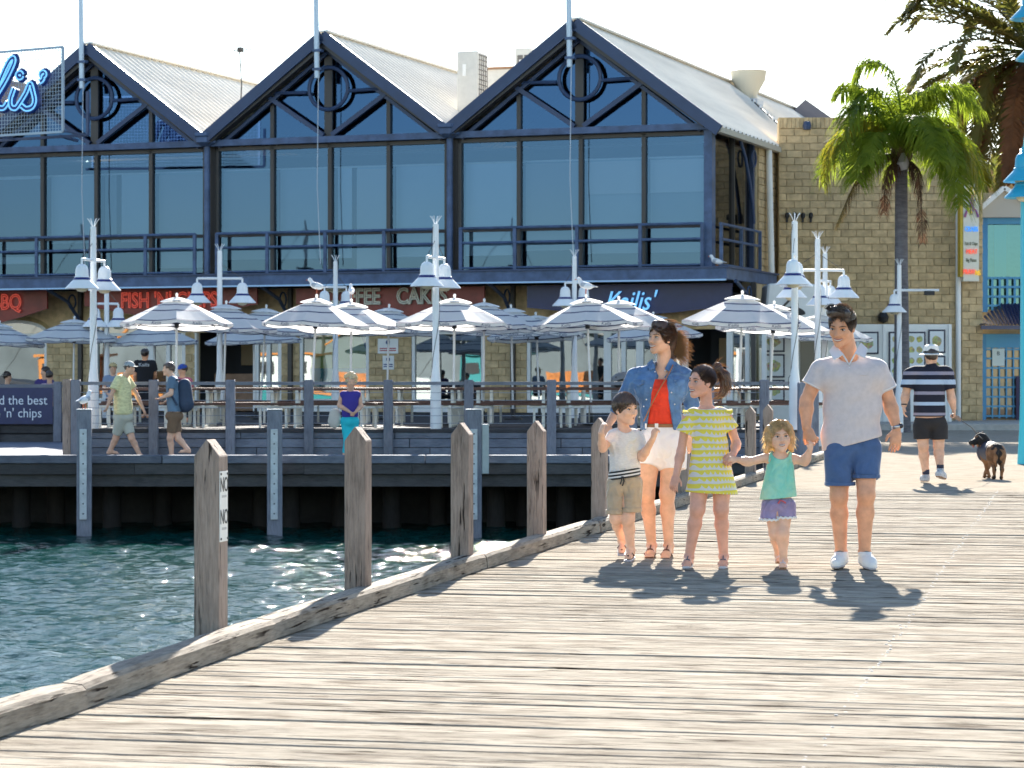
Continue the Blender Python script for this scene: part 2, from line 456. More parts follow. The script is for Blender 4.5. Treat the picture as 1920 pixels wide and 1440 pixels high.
# mooring posts along the outer kerb edge
def post_mesh(H, wd):
    h = wd / 2; top = H; sh = H - 0.085
    m = MB()
    zs = [-1.75, -0.6, 0.0, 0.35, 0.7, sh]; r = random.Random(5)
    vs = []
    for z in zs:
        j = r.uniform(-0.002, 0.002)
        vs += [(-h + j, -h, z), (h + j, -h, z), (h + j, h, z), (-h + j, h, z)]
    fs = []
    for i in range(len(zs) - 1):
        for q in range(4): fs.append((i*4+q, i*4+(q+1) % 4, (i+1)*4+(q+1) % 4, (i+1)*4+q))
    n = (len(zs) - 1) * 4
    vs += [(0, -h, top), (0, h, top)]; a = len(vs) - 2
    fs += [(n, n+1, a), (n+2, n+3, a+1), (n+1, n+2, a+1, a), (n+3, n, a, a+1), (3, 2, 1, 0)]
    return m.add(vs, fs).mesh('mooring_post', M_post, bevel=0.004)
posts = [(395, 12.75, 1.045), (671, 15.25, 1.06), (866, 17.9, 1.037), (1006, 20.3, 1.01), (1124, 22.9, 0.993), (1281, 28.0, 0.985), (1407, 33.6, 0.975), (1440, 35.6, 0.98)]
plab = ['nearest timber mooring post on the pier edge with a white NO sign', 'second nearest timber mooring post on the pier edge, gable-topped',
        'third nearest timber mooring post on the pier edge, gable-topped', 'fourth nearest timber mooring post on the pier edge, split grain',
        'fifth timber mooring post on the pier edge, just behind the small boy', 'timber mooring post half hidden between the mother and the girl in yellow',
        'pale timber mooring post right behind the toddler', 'far timber mooring post seen beside the toddler\'s head']
for i, ((u, Y, H), lb) in enumerate(zip(posts, plab)):
    pt = empty('mooring_post', (PX(u, Y), Y, 0), -PA); tag(pt, lb, 'post', 'timber posts along the pier edge')
    link('shaft', post_mesh(H, 0.132), pt)
    if i == 0:
        M_signw = mat('sign_white', (0.80, 0.78, 0.74), 0.4, var=0.06); M_ink = mat('sign_black', (0.03, 0.03, 0.035), 0.5)
        pl = MB().box((0.068, -0.066, 0.535), (0.072, 0.052, 0.885)).build('warning_sign', M_signw, pt, bevel=0.001)
        for zz, sz, tx in ((0.815, 0.105, 'NO'), (0.76, 0.022, 'FISHING'), (0.655, 0.105, 'NO'), (0.60, 0.022, 'DIVING')):
            if sz > 0.05: text('lettering', tx, sz, M_ink, pl, (0.0735, -0.007, zz), (R(90), 0, R(90)), 0.0006, xs=0.72)
            else: MB().box((0.0722, -0.04, zz - 0.006), (0.0732, 0.03, zz + 0.006)).build('small_print', mat('faded_print', (0.5, 0.48, 0.46)), pl)
        for yy, zz in ((-0.055, 0.55), (0.043, 0.55), (-0.055, 0.872), (0.043, 0.872)):
            MB().lathe([(0.006, 0), (0.006, 0.004), (0.0005, 0.005)], (0, 0, 0), 8).build('screw', M_ink, pl, (0.0722, yy, zz)).rotation_euler = (0, R(90), 0)

# ---- the boardwalk on the far side of the water
BZ, BY = -0.10, 44.0
bw = empty('boardwalk', (0, 0, 0)); tag(bw, 'weathered timber boardwalk along the far side of the water', kind='structure')
r2 = random.Random(11)
MB().box((-30, BY + 0.0, BZ - 0.09), (5.5, BY + 3.6, BZ)).build('walkway', M_blue, bw)
MB().box((-30, 47.6, BZ - 0.09), (-7.95, 60, BZ)).build('walkway', M_blue, bw)
x = -14.0
while x < 5.4:
    L = r2.uniform(3.4, 4.6); x1 = min(5.45, x + L)
    MB().box((0, -0.16, -0.02), (x1 - x - 0.015, 0.16, 0.12)).build('edge_beam', M_blue, bw, (x, BY - 0.02, BZ), bevel=0.01); x = x1
x = -14.0
while x < 5.4:
    x1 = min(5.4, x + r2.uniform(0.9, 1.6))
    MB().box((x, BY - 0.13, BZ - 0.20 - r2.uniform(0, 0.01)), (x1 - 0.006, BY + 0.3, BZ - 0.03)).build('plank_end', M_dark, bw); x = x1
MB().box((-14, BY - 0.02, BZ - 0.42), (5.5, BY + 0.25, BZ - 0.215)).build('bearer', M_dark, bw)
for k, u in enumerate((40, 105, 210, 305, 395, 490, 545, 640, 735, 820, 930, 985, 1060, 1150)):
    Y = (45.3, 46.4)[k % 2]
    MB().lathe([(0.17, -3.2), (0.165, -0.5), (0.16, BZ - 0.2)], (PX(u, Y), Y, 0), 12).build('pile', M_darkv, bw, smooth=True)
# white-stripped fender piles in front of the boardwalk
M_strip = mat('weathered_white_strip', (0.58, 0.60, 0.60), 0.7, var=0.15, vscale=7)
for i, (u, ex, lb) in enumerate(((158, 1, 'blue grey fender pile with a white strip and a gull perched on it'), (515, 0, 'blue grey fender pile with a white strip, left of the blonde woman'),
                                 (888, 2, 'blue grey fender pile with white strip and pale box, behind a gable-topped post'))):
    Y = 43.4
    e = empty('fender_pile', (PX(u, Y), Y, 0), R(8)); tag(e, lb, 'pile', 'fender piles along the boardwalk')
    MB().box((-0.125, -0.125, -2.8), (0.125, 0.125, 0.80)).build('shaft', M_bluev, e, bevel=0.015)
    st = MB().box((-0.075, -0.165, -1.05), (0.045, -0.127, 0.48)).build('rubbing_strip', M_strip, e, bevel=0.006)
    for zz in np.linspace(-0.95, 0.4, 9):
        MB().lathe([(0.014, 0), (0.010, 0.006), (0.0005, 0.007)], (0, 0, 0), 7).build('bolt', M_dark, st, (-0.015, -0.167, float(zz))).rotation_euler = (R(90), 0, 0)
    MB().box((-0.13, -0.13, 0.801), (0.13, 0.13, 0.818)).build('cap', M_strip, e, bevel=0.004)
    if ex == 2: MB().box((0.128, -0.10, -0.28), (0.25, 0.06, 0.56)).build('cable_box', mat('pale_green_box', (0.42, 0.46, 0.45), 0.6, var=0.1), e, bevel=0.01)

# ---- raised terrace with a plank face
TZ, TY = 0.41, 46.75
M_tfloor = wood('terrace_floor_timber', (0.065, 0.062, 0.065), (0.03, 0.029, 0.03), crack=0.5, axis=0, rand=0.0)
ter = empty('terrace', (0, 0, 0)); tag(ter, 'raised restaurant terrace faced with grey timber planks', kind='structure')
TXL, TXR = PX(133, TY), PX(1512, TY)
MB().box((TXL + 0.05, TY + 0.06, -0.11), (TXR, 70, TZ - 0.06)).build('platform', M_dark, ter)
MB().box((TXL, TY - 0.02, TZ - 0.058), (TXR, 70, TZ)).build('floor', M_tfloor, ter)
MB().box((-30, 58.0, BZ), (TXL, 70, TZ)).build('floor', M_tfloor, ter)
for z0, z1 in ((-0.098, 0.065), (0.075, 0.23), (0.24, 0.345)):
    x = TXL
    while x < TXR - 0.1:
        x1 = min(TXR, x + r2.uniform(2.6, 3.4))
        MB().box((0, 0, 0), (x1 - x - 0.012, 0.05, z1 - z0)).build('face_plank', M_blue, ter, (x, TY + r2.uniform(-0.006, 0.006), z0), bevel=0.006); x = x1

# ================================================================== THE GABLED RESTAURANT BUILDING
TH = R(20); CX, CY = 5.15, 65.6
bld = empty('restaurant_building', (CX, CY, 0), -TH)
tag(bld, 'long two-storey restaurant with three blue glazed gables and pale metal roofs', 'building')
def bx(u, y=0.0):
    r = (u - 960) / F
    return (r * (CY + 0.9397 * y) - CX - 0.342 * y) / (0.9397 + 0.342 * r)
def bY(x, y=0.0): return CY - 0.342 * x + 0.9397 * y
def bz(v, x, y=0.0): return EYE - (v - HZ) / F * bY(x, y)
GW = 7.155; ZT, ZA = 7.86, 10.54
M_steel = mat('blue_steel', (0.028, 0.054, 0.125), 0.45, spec=0.5, var=0.12, vscale=2.0)
M_steel2 = mat('blue_steel_fascia', (0.075, 0.12, 0.225), 0.5, spec=0.4, var=0.32, vscale=2.5)
M_mull = mat('bronze_mullion', (0.055, 0.050, 0.048), 0.4, metal=0.2)
M_roof = mat('roof_sheet', (0.82, 0.76, 0.66), 0.8, metal=0.0, spec=0.0, var=0.12, vscale=0.9, stretch=(1, 0.2, 1))
M_white = mat('white_paint', (0.80, 0.80, 0.78), 0.45, var=0.05, vscale=3)
M_block = mat('limestone_block', (0.55, 0.405, 0.225), 0.9, var=0.26, vscale=5, bump=0.5, bscale=25, rand=0.14)
M_mortar = mat('mortar', (0.66, 0.52, 0.32), 0.95, var=0.1, vscale=8)
M_blind = mat('roller_blind', (0.62, 0.68, 0.72), 0.8, rand=0.45, var=0.02, vscale=1)
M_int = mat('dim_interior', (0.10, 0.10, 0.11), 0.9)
def glass_mat(name, tint, refl, fac, rough=0.01):
    m = bpy.data.materials.new(name); m.use_nodes = True; t = m.node_tree; L = t.links.new
    t.nodes.remove(t.nodes['Principled BSDF'])
    tr = nn(t, 'ShaderNodeBsdfTransparent'); tr.inputs[0].default_value = (*tint, 1)
    gl = nn(t, 'ShaderNodeBsdfGlossy'); gl.inputs[0].default_value = (*refl, 1); gl.inputs[1].default_value = rough
    fr = nn(t, 'ShaderNodeLayerWeight'); fr.inputs[0].default_value = 0.35
    mr = nn(t, 'ShaderNodeMapRange'); mr.inputs[3].default_value = fac; mr.inputs[4].default_value = 1.0
    L(fr.outputs['Fresnel'], mr.inputs[0])
    tc = nn(t, 'ShaderNodeTexCoord'); n = nn(t, 'ShaderNodeTexNoise'); n.inputs['Scale'].default_value = 0.6; L(tc.outputs['Object'], n.inputs[0])
    bp = nn(t, 'ShaderNodeBump'); bp.inputs['Strength'].default_value = 0.06; bp.inputs['Distance'].default_value = 0.03
    L(n.outputs[0], bp.inputs['Height']); L(bp.outputs[0], gl.inputs['Normal'])
    mx = nn(t, 'ShaderNodeMixShader'); L(mr.outputs[0], mx.inputs[0]); L(tr.outputs[0], mx.inputs[1]); L(gl.outputs[0], mx.inputs[2])
    L(mx.outputs[0], t.nodes['Material Output'].inputs[0]); MATS[name] = m; return m
M_glass = glass_mat('blue_reflective_glass', (0.62, 0.75, 0.86), (0.10, 0.185, 0.32), 0.36)
M_glassg = glass_mat('dark_gable_glass', (0.20, 0.30, 0.48), (0.06, 0.125, 0.25), 0.5)
M_glass2 = glass_mat('clear_shop_glass', (0.62, 0.72, 0.72), (0.85, 0.95, 0.97), 0.25)
M_glass3 = glass_mat('smoked_glass', (0.35, 0.33, 0.33), (0.6, 0.6, 0.6), 0.12)

def roof_z(dx): return ZA - (ZA - ZT) * abs(dx) / (GW / 2)
RL = 27.0
rb = random.Random(21)
for g in range(3):
    xa = -GW * (g + 0.5); xl, xr = xa - GW / 2, xa + GW / 2
    # ribbed roof slopes
    for sgn in (-1, 1):
        vs = []; fs = []; n = 0; st = 0.40
        ov = 0.28 if (sgn > 0 and g == 0) else 0.0
        dx1 = GW / 2 + ov
        k = int((RL + 0.45) / st)
        for i in range(k + 1):
            y = -0.45 + i * st
            for (yo, dz) in ((0, 0), (st * 0.55, 0), (st * 0.70, 0.05), (st * 0.85, 0.05)):
                for dx in (0.0, dx1):
                    z = ZA + 0.10 - (ZA - ZT) * dx / (GW / 2) + dz
                    vs.append((xa + sgn * dx, y + yo, z))
        m = len(vs) // 2
        for i in range(m - 1): fs.append((2*i, 2*i+1, 2*i+3, 2*i+2))
        MB().add(vs, fs).build('roof_slope', M_roof, bld)
    MB().bar((xa, -0.47, ZA + 0.13), (xa, RL, ZA + 0.13), 0.32, 0.05).build('ridge_cap', M_roof, bld)
    # barge boards + inner rafters
    for sgn in (-1, 1):
        e = GW / 2 - (0.02 if not (sgn > 0 and g == 0) else -0.30)
        ze = ZA - (ZA - ZT) * e / (GW / 2)
        MB().bar((xa, -0.50, ZA + 0.0), (xa + sgn * e, -0.50, ze + 0.0), 0.08, 0.30).build('barge_board', M_steel, bld)
        MB().bar((xa, -0.30, ZA - 0.26), (xa + sgn * (GW/2 - 0.12), -0.30, ZT + 0.02 - 0.10), 0.30, 0.10).build('soffit', M_mull, bld)
        MB().bar((xa, -0.10, ZA - 0.40), (xa + sgn * (GW/2 - 0.3), -0.10, roof_z(GW/2 - 0.3) - 0.40), 0.10, 0.09).build('rafter', M_steel, bld)
    # transom
    MB().bar((xl + 0.1, -0.12, ZT - 0.08), (xr - 0.1, -0.12, ZT - 0.08), 0.22, 0.17).build('transom', M_steel2, bld)
    MB().bar((xl + 0.1, 0.06, ZT - 0.23), (xr - 0.1, 0.06, ZT - 0.23), 0.12, 0.10).build('window_head', M_mull, bld)
    # ring and braces
    rc = (xa + 0.02, -0.12, 9.16); pts = []
    MBr = MB()
    for i in range(29):
        a = 2 * math.pi * i / 28
        pts.append((rc[0] + 0.57 * math.cos(a), rc[1], rc[2] + 0.57 * math.sin(a)))
    MBr.tube(pts, 0.058, 8, cap=False).build('ring', M_steel, bld, smooth=True)
    for sgn in (-1, 1):
        MB().tube([(xa + sgn * 0.62, -0.12, 9.07), (xa + sgn * 1.78, -0.12, 9.10)], 0.05, 8).build('brace', M_steel, bld, smooth=True)
        MB().bar((xa + sgn * 1.80, -0.12, 9.02), (xa + sgn * 0.12, -0.12, ZT + 0.04), 0.11, 0.12).build('brace', M_steel, bld)
    # mullions, panes, blinds
    xs = [xl + 0.14 + (GW - 0.28) * i / 4 for i in range(5)]
    for i in range(5):
        if i in (1, 2, 3):
            top = roof_z(xs[i] - xa) - 0.35
            MB().box((xs[i] - 0.055, 0.0, 4.13), (xs[i] + 0.055, 0.16, top)).build('mullion', M_mull, bld)
        else:
            MB().box((xs[i] - 0.10, 0.0, 4.13), (xs[i] + 0.10, 0.2, ZT - 0.1)).build('mullion', M_mull, bld)
    MB().box((xa - 0.13, -0.06, ZT + 0.0), (xa + 0.10, 0.0, ZA - 0.3)).build('mullion', M_mull, bld)
    for i in range(4):
        a, b = xs[i] + 0.05, xs[i + 1] - 0.05
        tilt = rb.uniform(-0.0025, 0.0025)
        for z0, z1 in ((4.2, 5.22), (5.30, ZT - 0.28)):
            o = MB().add([(a, 0, z0), (b, 0, z0), (b, 0, z1), (a, 0, z1)], [(0, 1, 2, 3)]).build('window_pane', M_glass, bld, (0, 0.09 + rb.uniform(-0.003, 0.003), 0))
            o.rotation_euler = (0, 0, 0)
        MB().box((a, 0.04, 5.21), (b, 0.14, 5.30)).build('glazing_bar', M_mull, bld)
        da, db = a - xa, b - xa
        za, zb = roof_z(da) - 0.42, roof_z(db) - 0.42
        if max(za, zb) > ZT:
            poly = [(a, 0.09, ZT), (b, 0.09, ZT), (b, 0.09, max(ZT + 0.01, zb)), (a, 0.09, max(ZT + 0.01, za))]
            MB().add(poly, [(0, 1, 2, 3)]).build('gable_pane', M_glassg, bld)
        # roller blinds hang inside, some split in two strips
        if (g, i) in ((1, 2), (2, 2)):
            q = a + (b - a) * (0.28 if g == 1 else 0.25)
            spans = [(a, q - 0.02), (q + 0.12, b)]
        else: spans = [(a, b)]
        lw = {(0, 2): (6.15, 0.85), (0, 3): (6.15, 0.85), (1, 2): (4.3, 0.8), (0, 1): (4.7, 0.5), (2, 3): (4.4, 0.55), (1, 0): (4.6, 0.42), (2, 0): (4.8, 0.25)}.get((g, i))
        if lw: MB().box((spans[-1][0] + 0.02, 0.36, lw[0]), (b - 0.02, 0.365, 7.0)).build('roller_blind', mat('blind_tone_%d' % int(lw[1] * 100), (lw[1], lw[1] * 0.98, lw[1] * 0.95), 0.8), bld)
        for (p, q) in spans:
            MB().box((p + 0.01, 0.42, 4.6 if rb.random() < 0.5 else 5.15), (q - 0.01, 0.425, 7.05)).build('roller_blind', M_blind, bld)
    MB().box((xl + 0.2, 0.40, 7.05), (xr - 0.2, 0.47, 7.09)).build('blind_rail', M_white, bld)
    # safety rail outside the glass
    y = -0.30
    for z in (5.29, 4.90, 4.24):
        MB().tube([(xl + 0.32, y, z), (xr - 0.32 if g else xr - 0.18, y, z)], 0.036 if z > 4.5 else 0.028, 8).build('rail', M_steel2, bld, smooth=True)
    for i in range(5):
        xx = xs[i] + (0.2 if i == 0 else -0.2 if i == 4 and g else -0.06 if i == 4 else 0)
        MB().box((xx - 0.045, y - 0.03, 4.13), (xx + 0.045, y + 0.03, 5.30)).build('rail_post', M_steel2, bld)
    # downpipe and rain head in the valley
    if g:
        MB().tube([(xr, -0.22, 4.1), (xr, -0.22, ZT + 0.02)], 0.085, 10).build('downpipe', M_steel2, bld, smooth=True)
        MB().lathe([(0.10, -0.22), (0.30, -0.12), (0.30, 0.02), (0.36, 0.05), (0.36, 0.14), (0.0, 0.14)], (xr, -0.30, ZT + 0.05), 6).build('rain_head', M_steel2, bld)
        MB().box((xr - 0.14, -0.02, 4.13), (xr + 0.14, 0.3, ZT)).build('column', M_mull, bld)
    # flagpole clamped at the apex with its halyard
    MB().tube([(xa - 0.09, -0.62, ZA - 1.15), (xa - 0.11, -0.62, ZA + 0.3), (xa - 0.17, -0.62, ZA + 4.6)], [0.075, 0.072, 0.045], 10).build('flagpole', mat('pale_blue_pole', (0.55, 0.64, 0.72), 0.4, metal=0.2), bld, smooth=True)
    MB().tube([(xa - 0.02, -0.66, ZA - 0.2), (xa - 0.06, -0.68, 6.5), (xa + 0.03, -0.66, 4.4)], 0.012, 6).build('halyard', mat('rope_pale', (0.55, 0.6, 0.66), 0.8), bld)
    for zz in (ZA - 0.45, ZA - 0.95):
        MB().box((xa - 0.20, -0.70, zz), (xa + 0.06, -0.52, zz + 0.07)).build('pole_clamp', M_steel2, bld)
# corner column and return side
MB().box((-0.20, -0.16, 4.13), (0.02, 0.16, ZT + 0.05)).build('column', M_steel2, bld)
MB().bar((0.26, -0.45, ZT - 0.20), (0.26, 8.0, ZT - 0.20), 0.16, 0.14).build('gutter', mat('beige_gutter', (0.50, 0.46, 0.38), 0.5), bld)
M_stl = M_steel
for y0, y1 in ((0.2, 2.0), (2.1, 3.85)):
    MB().add([(-0.05, y0, 4.2), (-0.05, y1, 4.2), (-0.05, y1, ZT - 0.15), (-0.05, y0, ZT - 0.15)], [(0, 1, 2, 3)]).build('window_pane', M_glass3, bld)
MB().box((-0.12, 2.0, 4.13), (0.02, 2.1, ZT - 0.1)).build('mullion', M_mull, bld)
MB().box((-0.12, 3.85, 4.13), (0.06, 4.0, ZT - 0.1)).build('mullion', M_steel, bld)
for z in (5.29, 4.90, 4.24):
    MB().tube([(0.22, -0.1, z), (0.22, 4.0, z)], 0.036, 8).build('rail', M_steel2, bld, smooth=True)
for yy in (0.0, 2.0, 3.95): MB().box((0.18, yy - 0.04, 4.13), (0.26, yy + 0.04, 5.3)).build('rail_post', M_steel2, bld)
pts = [(0.14, 2.2, 7.6), (0.14, 2.7, 7.2), (0.14, 3.2, 6.5), (0.14, 3.5, 5.9), (0.14, 3.6, 5.5)]
MB().tube(pts, 0.05, 8).build('curved_bracket', M_steel, bld, smooth=True)
MB().tube([(0.14, 3.6 + 0.22 * math.cos(a), 7.25 + 0.22 * math.sin(a)) for a in np.linspace(0, 2 * math.pi, 17)], 0.03, 6, cap=False).build('bracket_ring', M_steel, bld, smooth=True)
# fascia ledge over the terrace, with pale drip edge
fm = MB()
fm.box((-28, -0.95, 3.84), (0.62, -0.85, 4.12)); fm.box((0.52, -0.85, 3.84), (0.62, 4.2, 4.12)); fm.box((-28, -0.85, 4.03), (0.52, 0.2, 4.10))
fm.box((0.02, 0.2, 4.03), (0.52, 4.2, 4.10))
fm.build('fascia', M_steel2, bld)
fe = MB(); fe.box((-28, -1.0, 4.12), (0.68, -0.82, 4.165)); fe.box((0.50, -0.82, 4.12), (0.68, 4.25, 4.165)); fe.build('ledge_cap', M_steel, bld)
MB().box((-28, -0.962, 3.80), (0.60, -0.90, 3.842)).build('drip_edge', mat('pale_blue_trim', (0.42, 0.62, 0.85), 0.35), bld)
# interior shell of the upper floor
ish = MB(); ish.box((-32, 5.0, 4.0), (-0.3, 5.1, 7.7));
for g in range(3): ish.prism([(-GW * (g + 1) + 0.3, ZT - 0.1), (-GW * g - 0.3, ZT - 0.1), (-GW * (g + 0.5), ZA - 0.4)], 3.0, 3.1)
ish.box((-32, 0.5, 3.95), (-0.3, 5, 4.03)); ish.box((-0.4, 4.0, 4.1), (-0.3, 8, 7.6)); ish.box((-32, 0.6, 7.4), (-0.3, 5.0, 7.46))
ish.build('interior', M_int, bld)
# solid core behind + left edge of gable
MB().box((-21.75, 0.25, 4.0), (-21.6, 6.0, 10.0)).build('party_wall', M_int, bld)
core = MB(); core.box((-23, 6, 0), (-0.1, RL - 1, ZT - 0.15)); core.build('core_wall', M_block, bld)
# block return wall
def blocks(name, parent, origin, ax, nrm, L, z0, z1, seed, bl=0.42, bh=0.2, skip=None, fin=None):
    """courses of split-face blocks on a mortar backing; every block is a part"""
    r = random.Random(seed); ax = Vector(ax); nrm = Vector(nrm); o0 = Vector(origin); out = []
    gap = 0.012; meshes = {}
    n = int(round((z1 - z0) / bh))
    for c in range(n):
        zc = z0 + c * bh; x = -bl / 2 if c % 2 else 0.0
        while x < L - 0.02:
            a = max(0.0, x); b = min(L, x + bl); x += bl
            if b - a < 0.05 or (skip and skip((a + b) / 2, zc + bh / 2)): continue
            key = round(b - a, 2)
            if key not in meshes:
                meshes[key] = MB().box((gap/2, -0.03, gap/2), (key - gap/2, 0.02, bh - gap/2)).mesh('block', M_block, bevel=0.006)
            o = bpy.data.objects.new('block', meshes[key]); COL.objects.link(o); o.parent = parent
            o.location = o0 + ax * a + nrm * r.uniform(0, 0.008) + Vector((0, 0, zc))
            o.rotation_euler = (0, 0, math.atan2(ax.y, ax.x)); out.append(o)
    return out
MB().box((-0.35, 4.2, 0.0), (0.055, 8.5, ZT - 0.1)).build('return_wall', M_mortar, bld)
blocks('block', bld, (0.085, 4.25, 4.2), (0, 1, 0), (1, 0, 0), 2.9, 0, 3.4, 4)
MB().tube([(0.30, 4.9, 0.4), (0.30, 4.9, 4.0), (0.30, 4.9, 4.3), (0.22, 4.9, ZT - 0.15)], 0.085, 10).build('downpipe', M_white, bld, smooth=True)

# ---- ground floor, set back under the ledge
GY = 1.3
def gx(u): return bx(u, GY)
gf = [  # (u0, u1, kind)
    (-30, 88, 'arch'), (88, 178, 'wall'), (178, 282, 'arch'), (282, 348, 'door'), (348, 366, 'wall'), (366, 478, 'open'), (478, 528, 'door'), (528, 562, 'wall'),
    (562, 692, 'teal'), (692, 772, 'wall'), (772, 908, 'win'), (908, 988, 'wall'), (988, 1138, 'win'), (1138, 1200, 'door'), (1200, 1285, 'win'), (1285, 1366, 'open'), (1366, 1436, 'door')]
zl = 2.62   # lintel height
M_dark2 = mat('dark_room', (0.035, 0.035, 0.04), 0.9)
MB().box((gx(-60), GY + 0.001, zl), (0.0, GY + 0.3, 3.83)).build('lintel_wall', M_block, bld)
for (u0, u1, kd) in gf:
    a, b = gx(u0), gx(u1)
    if kd == 'wall':
        MB().box((a, GY + 0.02, TZ), (b, GY + 0.3, zl)).build('pillar', M_mortar, bld)
        blocks('block', bld, (a, GY, TZ), (1, 0, 0), (0, -1, 0), b - a, 0, zl - TZ, u0 + 100)
        continue
    if kd == 'open':
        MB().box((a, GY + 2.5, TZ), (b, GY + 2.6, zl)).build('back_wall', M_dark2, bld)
        MB().box((a + 0.1, GY + 1.0, TZ), (b - 0.1, GY + 1.6, TZ + 1.05)).build('counter', mat('counter_timber', (0.30, 0.17, 0.10), 0.5, var=0.2), bld)
        for xx in (a, b):
            MB().box((xx - 0.05, GY - 0.02, TZ), (xx + 0.05, GY + 0.12, zl)).build('door_frame', M_white, bld)
        MB().box((a + 0.25, GY + 2.42, TZ + 1.3), (a + 0.75, GY + 2.48, zl - 0.2)).build('wall_panel', mat('warm_panel', (0.32, 0.22, 0.12), 0.6), bld)
        continue
    fr = 0.09 if kd != 'door' else 0.11
    fm = MB(); fm.box((a, GY, TZ), (a + fr, GY + 0.1, zl)); fm.box((b - fr, GY, TZ), (b, GY + 0.1, zl)); fm.box((a + fr, GY, TZ), (b - fr, GY + 0.1, TZ + (0.35 if kd != 'door' else 0.25)))
    fm.box((a + fr, GY, zl - 0.09), (b - fr, GY + 0.1, zl))
    if kd == 'door': fm.box(((a + b) / 2 - 0.06, GY + 0.001, TZ + 0.25), ((a + b) / 2 + 0.06, GY + 0.099, zl - 0.09))
    fm.build('window_frame' if kd != 'door' else 'door_frame', M_white, bld)
    MB().add([(a + fr, GY + 0.06, TZ + 0.25), (b - fr, GY + 0.06, TZ + 0.25), (b - fr, GY + 0.06, zl - 0.09), (a + fr, GY + 0.06, zl - 0.09)], [(0, 1, 2, 3)]).build('shop_pane', M_glass2, bld)
    if kd == 'door':
        MB().tube([((a+b)/2 - 0.1, GY - 0.05, TZ + 0.9), ((a+b)/2 - 0.1, GY - 0.05, TZ + 1.3)], 0.018, 6).build('handle', M_mull, bld)
    if kd == 'teal':
        MB().box((a, GY + 0.5, TZ), (b, GY + 0.53, TZ + 1.25)).build('banner', mat('teal_banner', (0.02, 0.30, 0.34), 0.5), bld)
        MB().add([(a, GY + 0.48, TZ + 1.2), (b - 0.1, GY + 0.48, TZ + 1.2), (b - 0.5, GY + 0.48, zl), (a + 0.4, GY + 0.48, zl)], [(0, 1, 2, 3)]).build('yellow_panel', mat('yellow_panel', (0.55, 0.60, 0.12), 0.5), bld)
        tt = text('lettering', 'HARVEST N', 0.34, mat('pale_lettering', (0.65, 0.75, 0.75)), bld, ((a + b) / 2 + 0.25, GY + 0.47, TZ + 0.78), ext=0.003); tt.scale = (-1, 1, 1)
    if kd == 'arch':
        pts = [((a + b) / 2 + (b - a) / 2 * math.cos(t), GY - 0.02, zl + 0.35 * math.sin(t)) for t in np.linspace(0, math.pi, 17)]
        MB().tube(pts, 0.05, 6).build('arch_frame', M_white, bld)
        am = MB(); am.add([p for p in pts], [tuple(range(17))]); am.build('arch_pane', M_glass2, bld)
        am2 = MB()
        vsr = [((a + b) / 2 + (b - a) / 2 * 1.16 * math.cos(t), GY - 0.008, zl + 0.35 * 1.5 * math.sin(t)) for t in np.linspace(0, math.pi, 17)]
        pin = [((a + b) / 2 + (b - a) / 2 * 1.02 * math.cos(t), GY - 0.008, zl + 0.39 * math.sin(t)) for t in np.linspace(0, math.pi, 17)]
        am2.add(vsr + pin, [(i, i + 1, i + 18, i + 17) for i in range(16)]).build('arch_bricks', mat('arch_brick', (0.36, 0.27, 0.13), 0.9, var=0.2), bld)
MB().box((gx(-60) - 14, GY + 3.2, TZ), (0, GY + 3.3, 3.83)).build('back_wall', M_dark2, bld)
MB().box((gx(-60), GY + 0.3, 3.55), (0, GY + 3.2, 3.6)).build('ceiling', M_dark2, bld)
# steel brackets under the ledge
for u in (100, 500, 925, 1385):
    x = bx(u, -0.3)
    MB().tube([(x, GY - 0.02, 2.4), (x, GY - 0.15, 3.0), (x, 0.5, 3.5), (x, -0.6, 3.8)], 0.05, 8).build('ledge_bracket', M_steel, bld, smooth=True)
    MB().tube([(x, 0.75 + 0.2 * math.cos(t), 3.5 + 0.2 * math.sin(t)) for t in np.linspace(0, 2 * math.pi, 15)], 0.025, 6, cap=False).build('bracket_ring', M_steel, bld, smooth=True)
    MB().box((x - 0.06, GY - 0.14, TZ), (x + 0.06, GY - 0.03, 3.83)).build('steel_post', M_mull, bld)

# ---- signs hanging below the ledge
M_redboard = mat('red_board', (0.24, 0.035, 0.025), 0.35, var=0.3, vscale=1.5)
M_navyboard = mat('navy_board', (0.018, 0.026, 0.11), 0.3, var=0.1)
M_redneon = mat('red_neon', (0.9, 0.15, 0.1), 0.4, emit=(1.0, 0.12, 0.08), estr=0.07)
M_redback = mat('red_letter_side', (0.55, 0.10, 0.07), 0.5)
M_whiteletter = mat('silver_letter', (0.75, 0.74, 0.66), 0.4)
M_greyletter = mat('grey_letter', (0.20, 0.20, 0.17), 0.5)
M_blueneon = mat('blue_neon', (0.3, 0.65, 1.0), 0.4, emit=(0.16, 0.52, 1.0), estr=0.20)
SY = 0.15
def board(name, u0, u1, vt, vb0, vb1, m, label):
    """board with a lower edge that rises to both ends"""
    a, b = bx(u0, SY), bx(u1, SY)
    e = empty(name, (CX + 0.9397 * (a + b) / 2 + 0.342 * SY, CY - 0.342 * (a + b) / 2 + 0.9397 * SY, 0), -TH)
    tag(e, label, 'sign', 'signs below the restaurant ledge')
    h = (b - a) / 2; xm = (a + b) / 2
    zt = bz(vt, xm, SY); z0 = bz(vb0, xm, SY); z1 = bz(vb1, xm, SY)
    MB().prism([(-h, zt), (h, zt), (h, z0), (h * 0.45, (z0 + z1) / 2 - 0.04), (0, z1), (-h * 0.45, (z0 + z1) / 2 - 0.04), (-h, z0)], 0, 0.08).build('board', m, e)
    return e, xm
e, xm = board('sign_board', -95, 88, 545, 580, 606, M_redboard, 'red board with glowing red BBQ letters at the left picture edge')
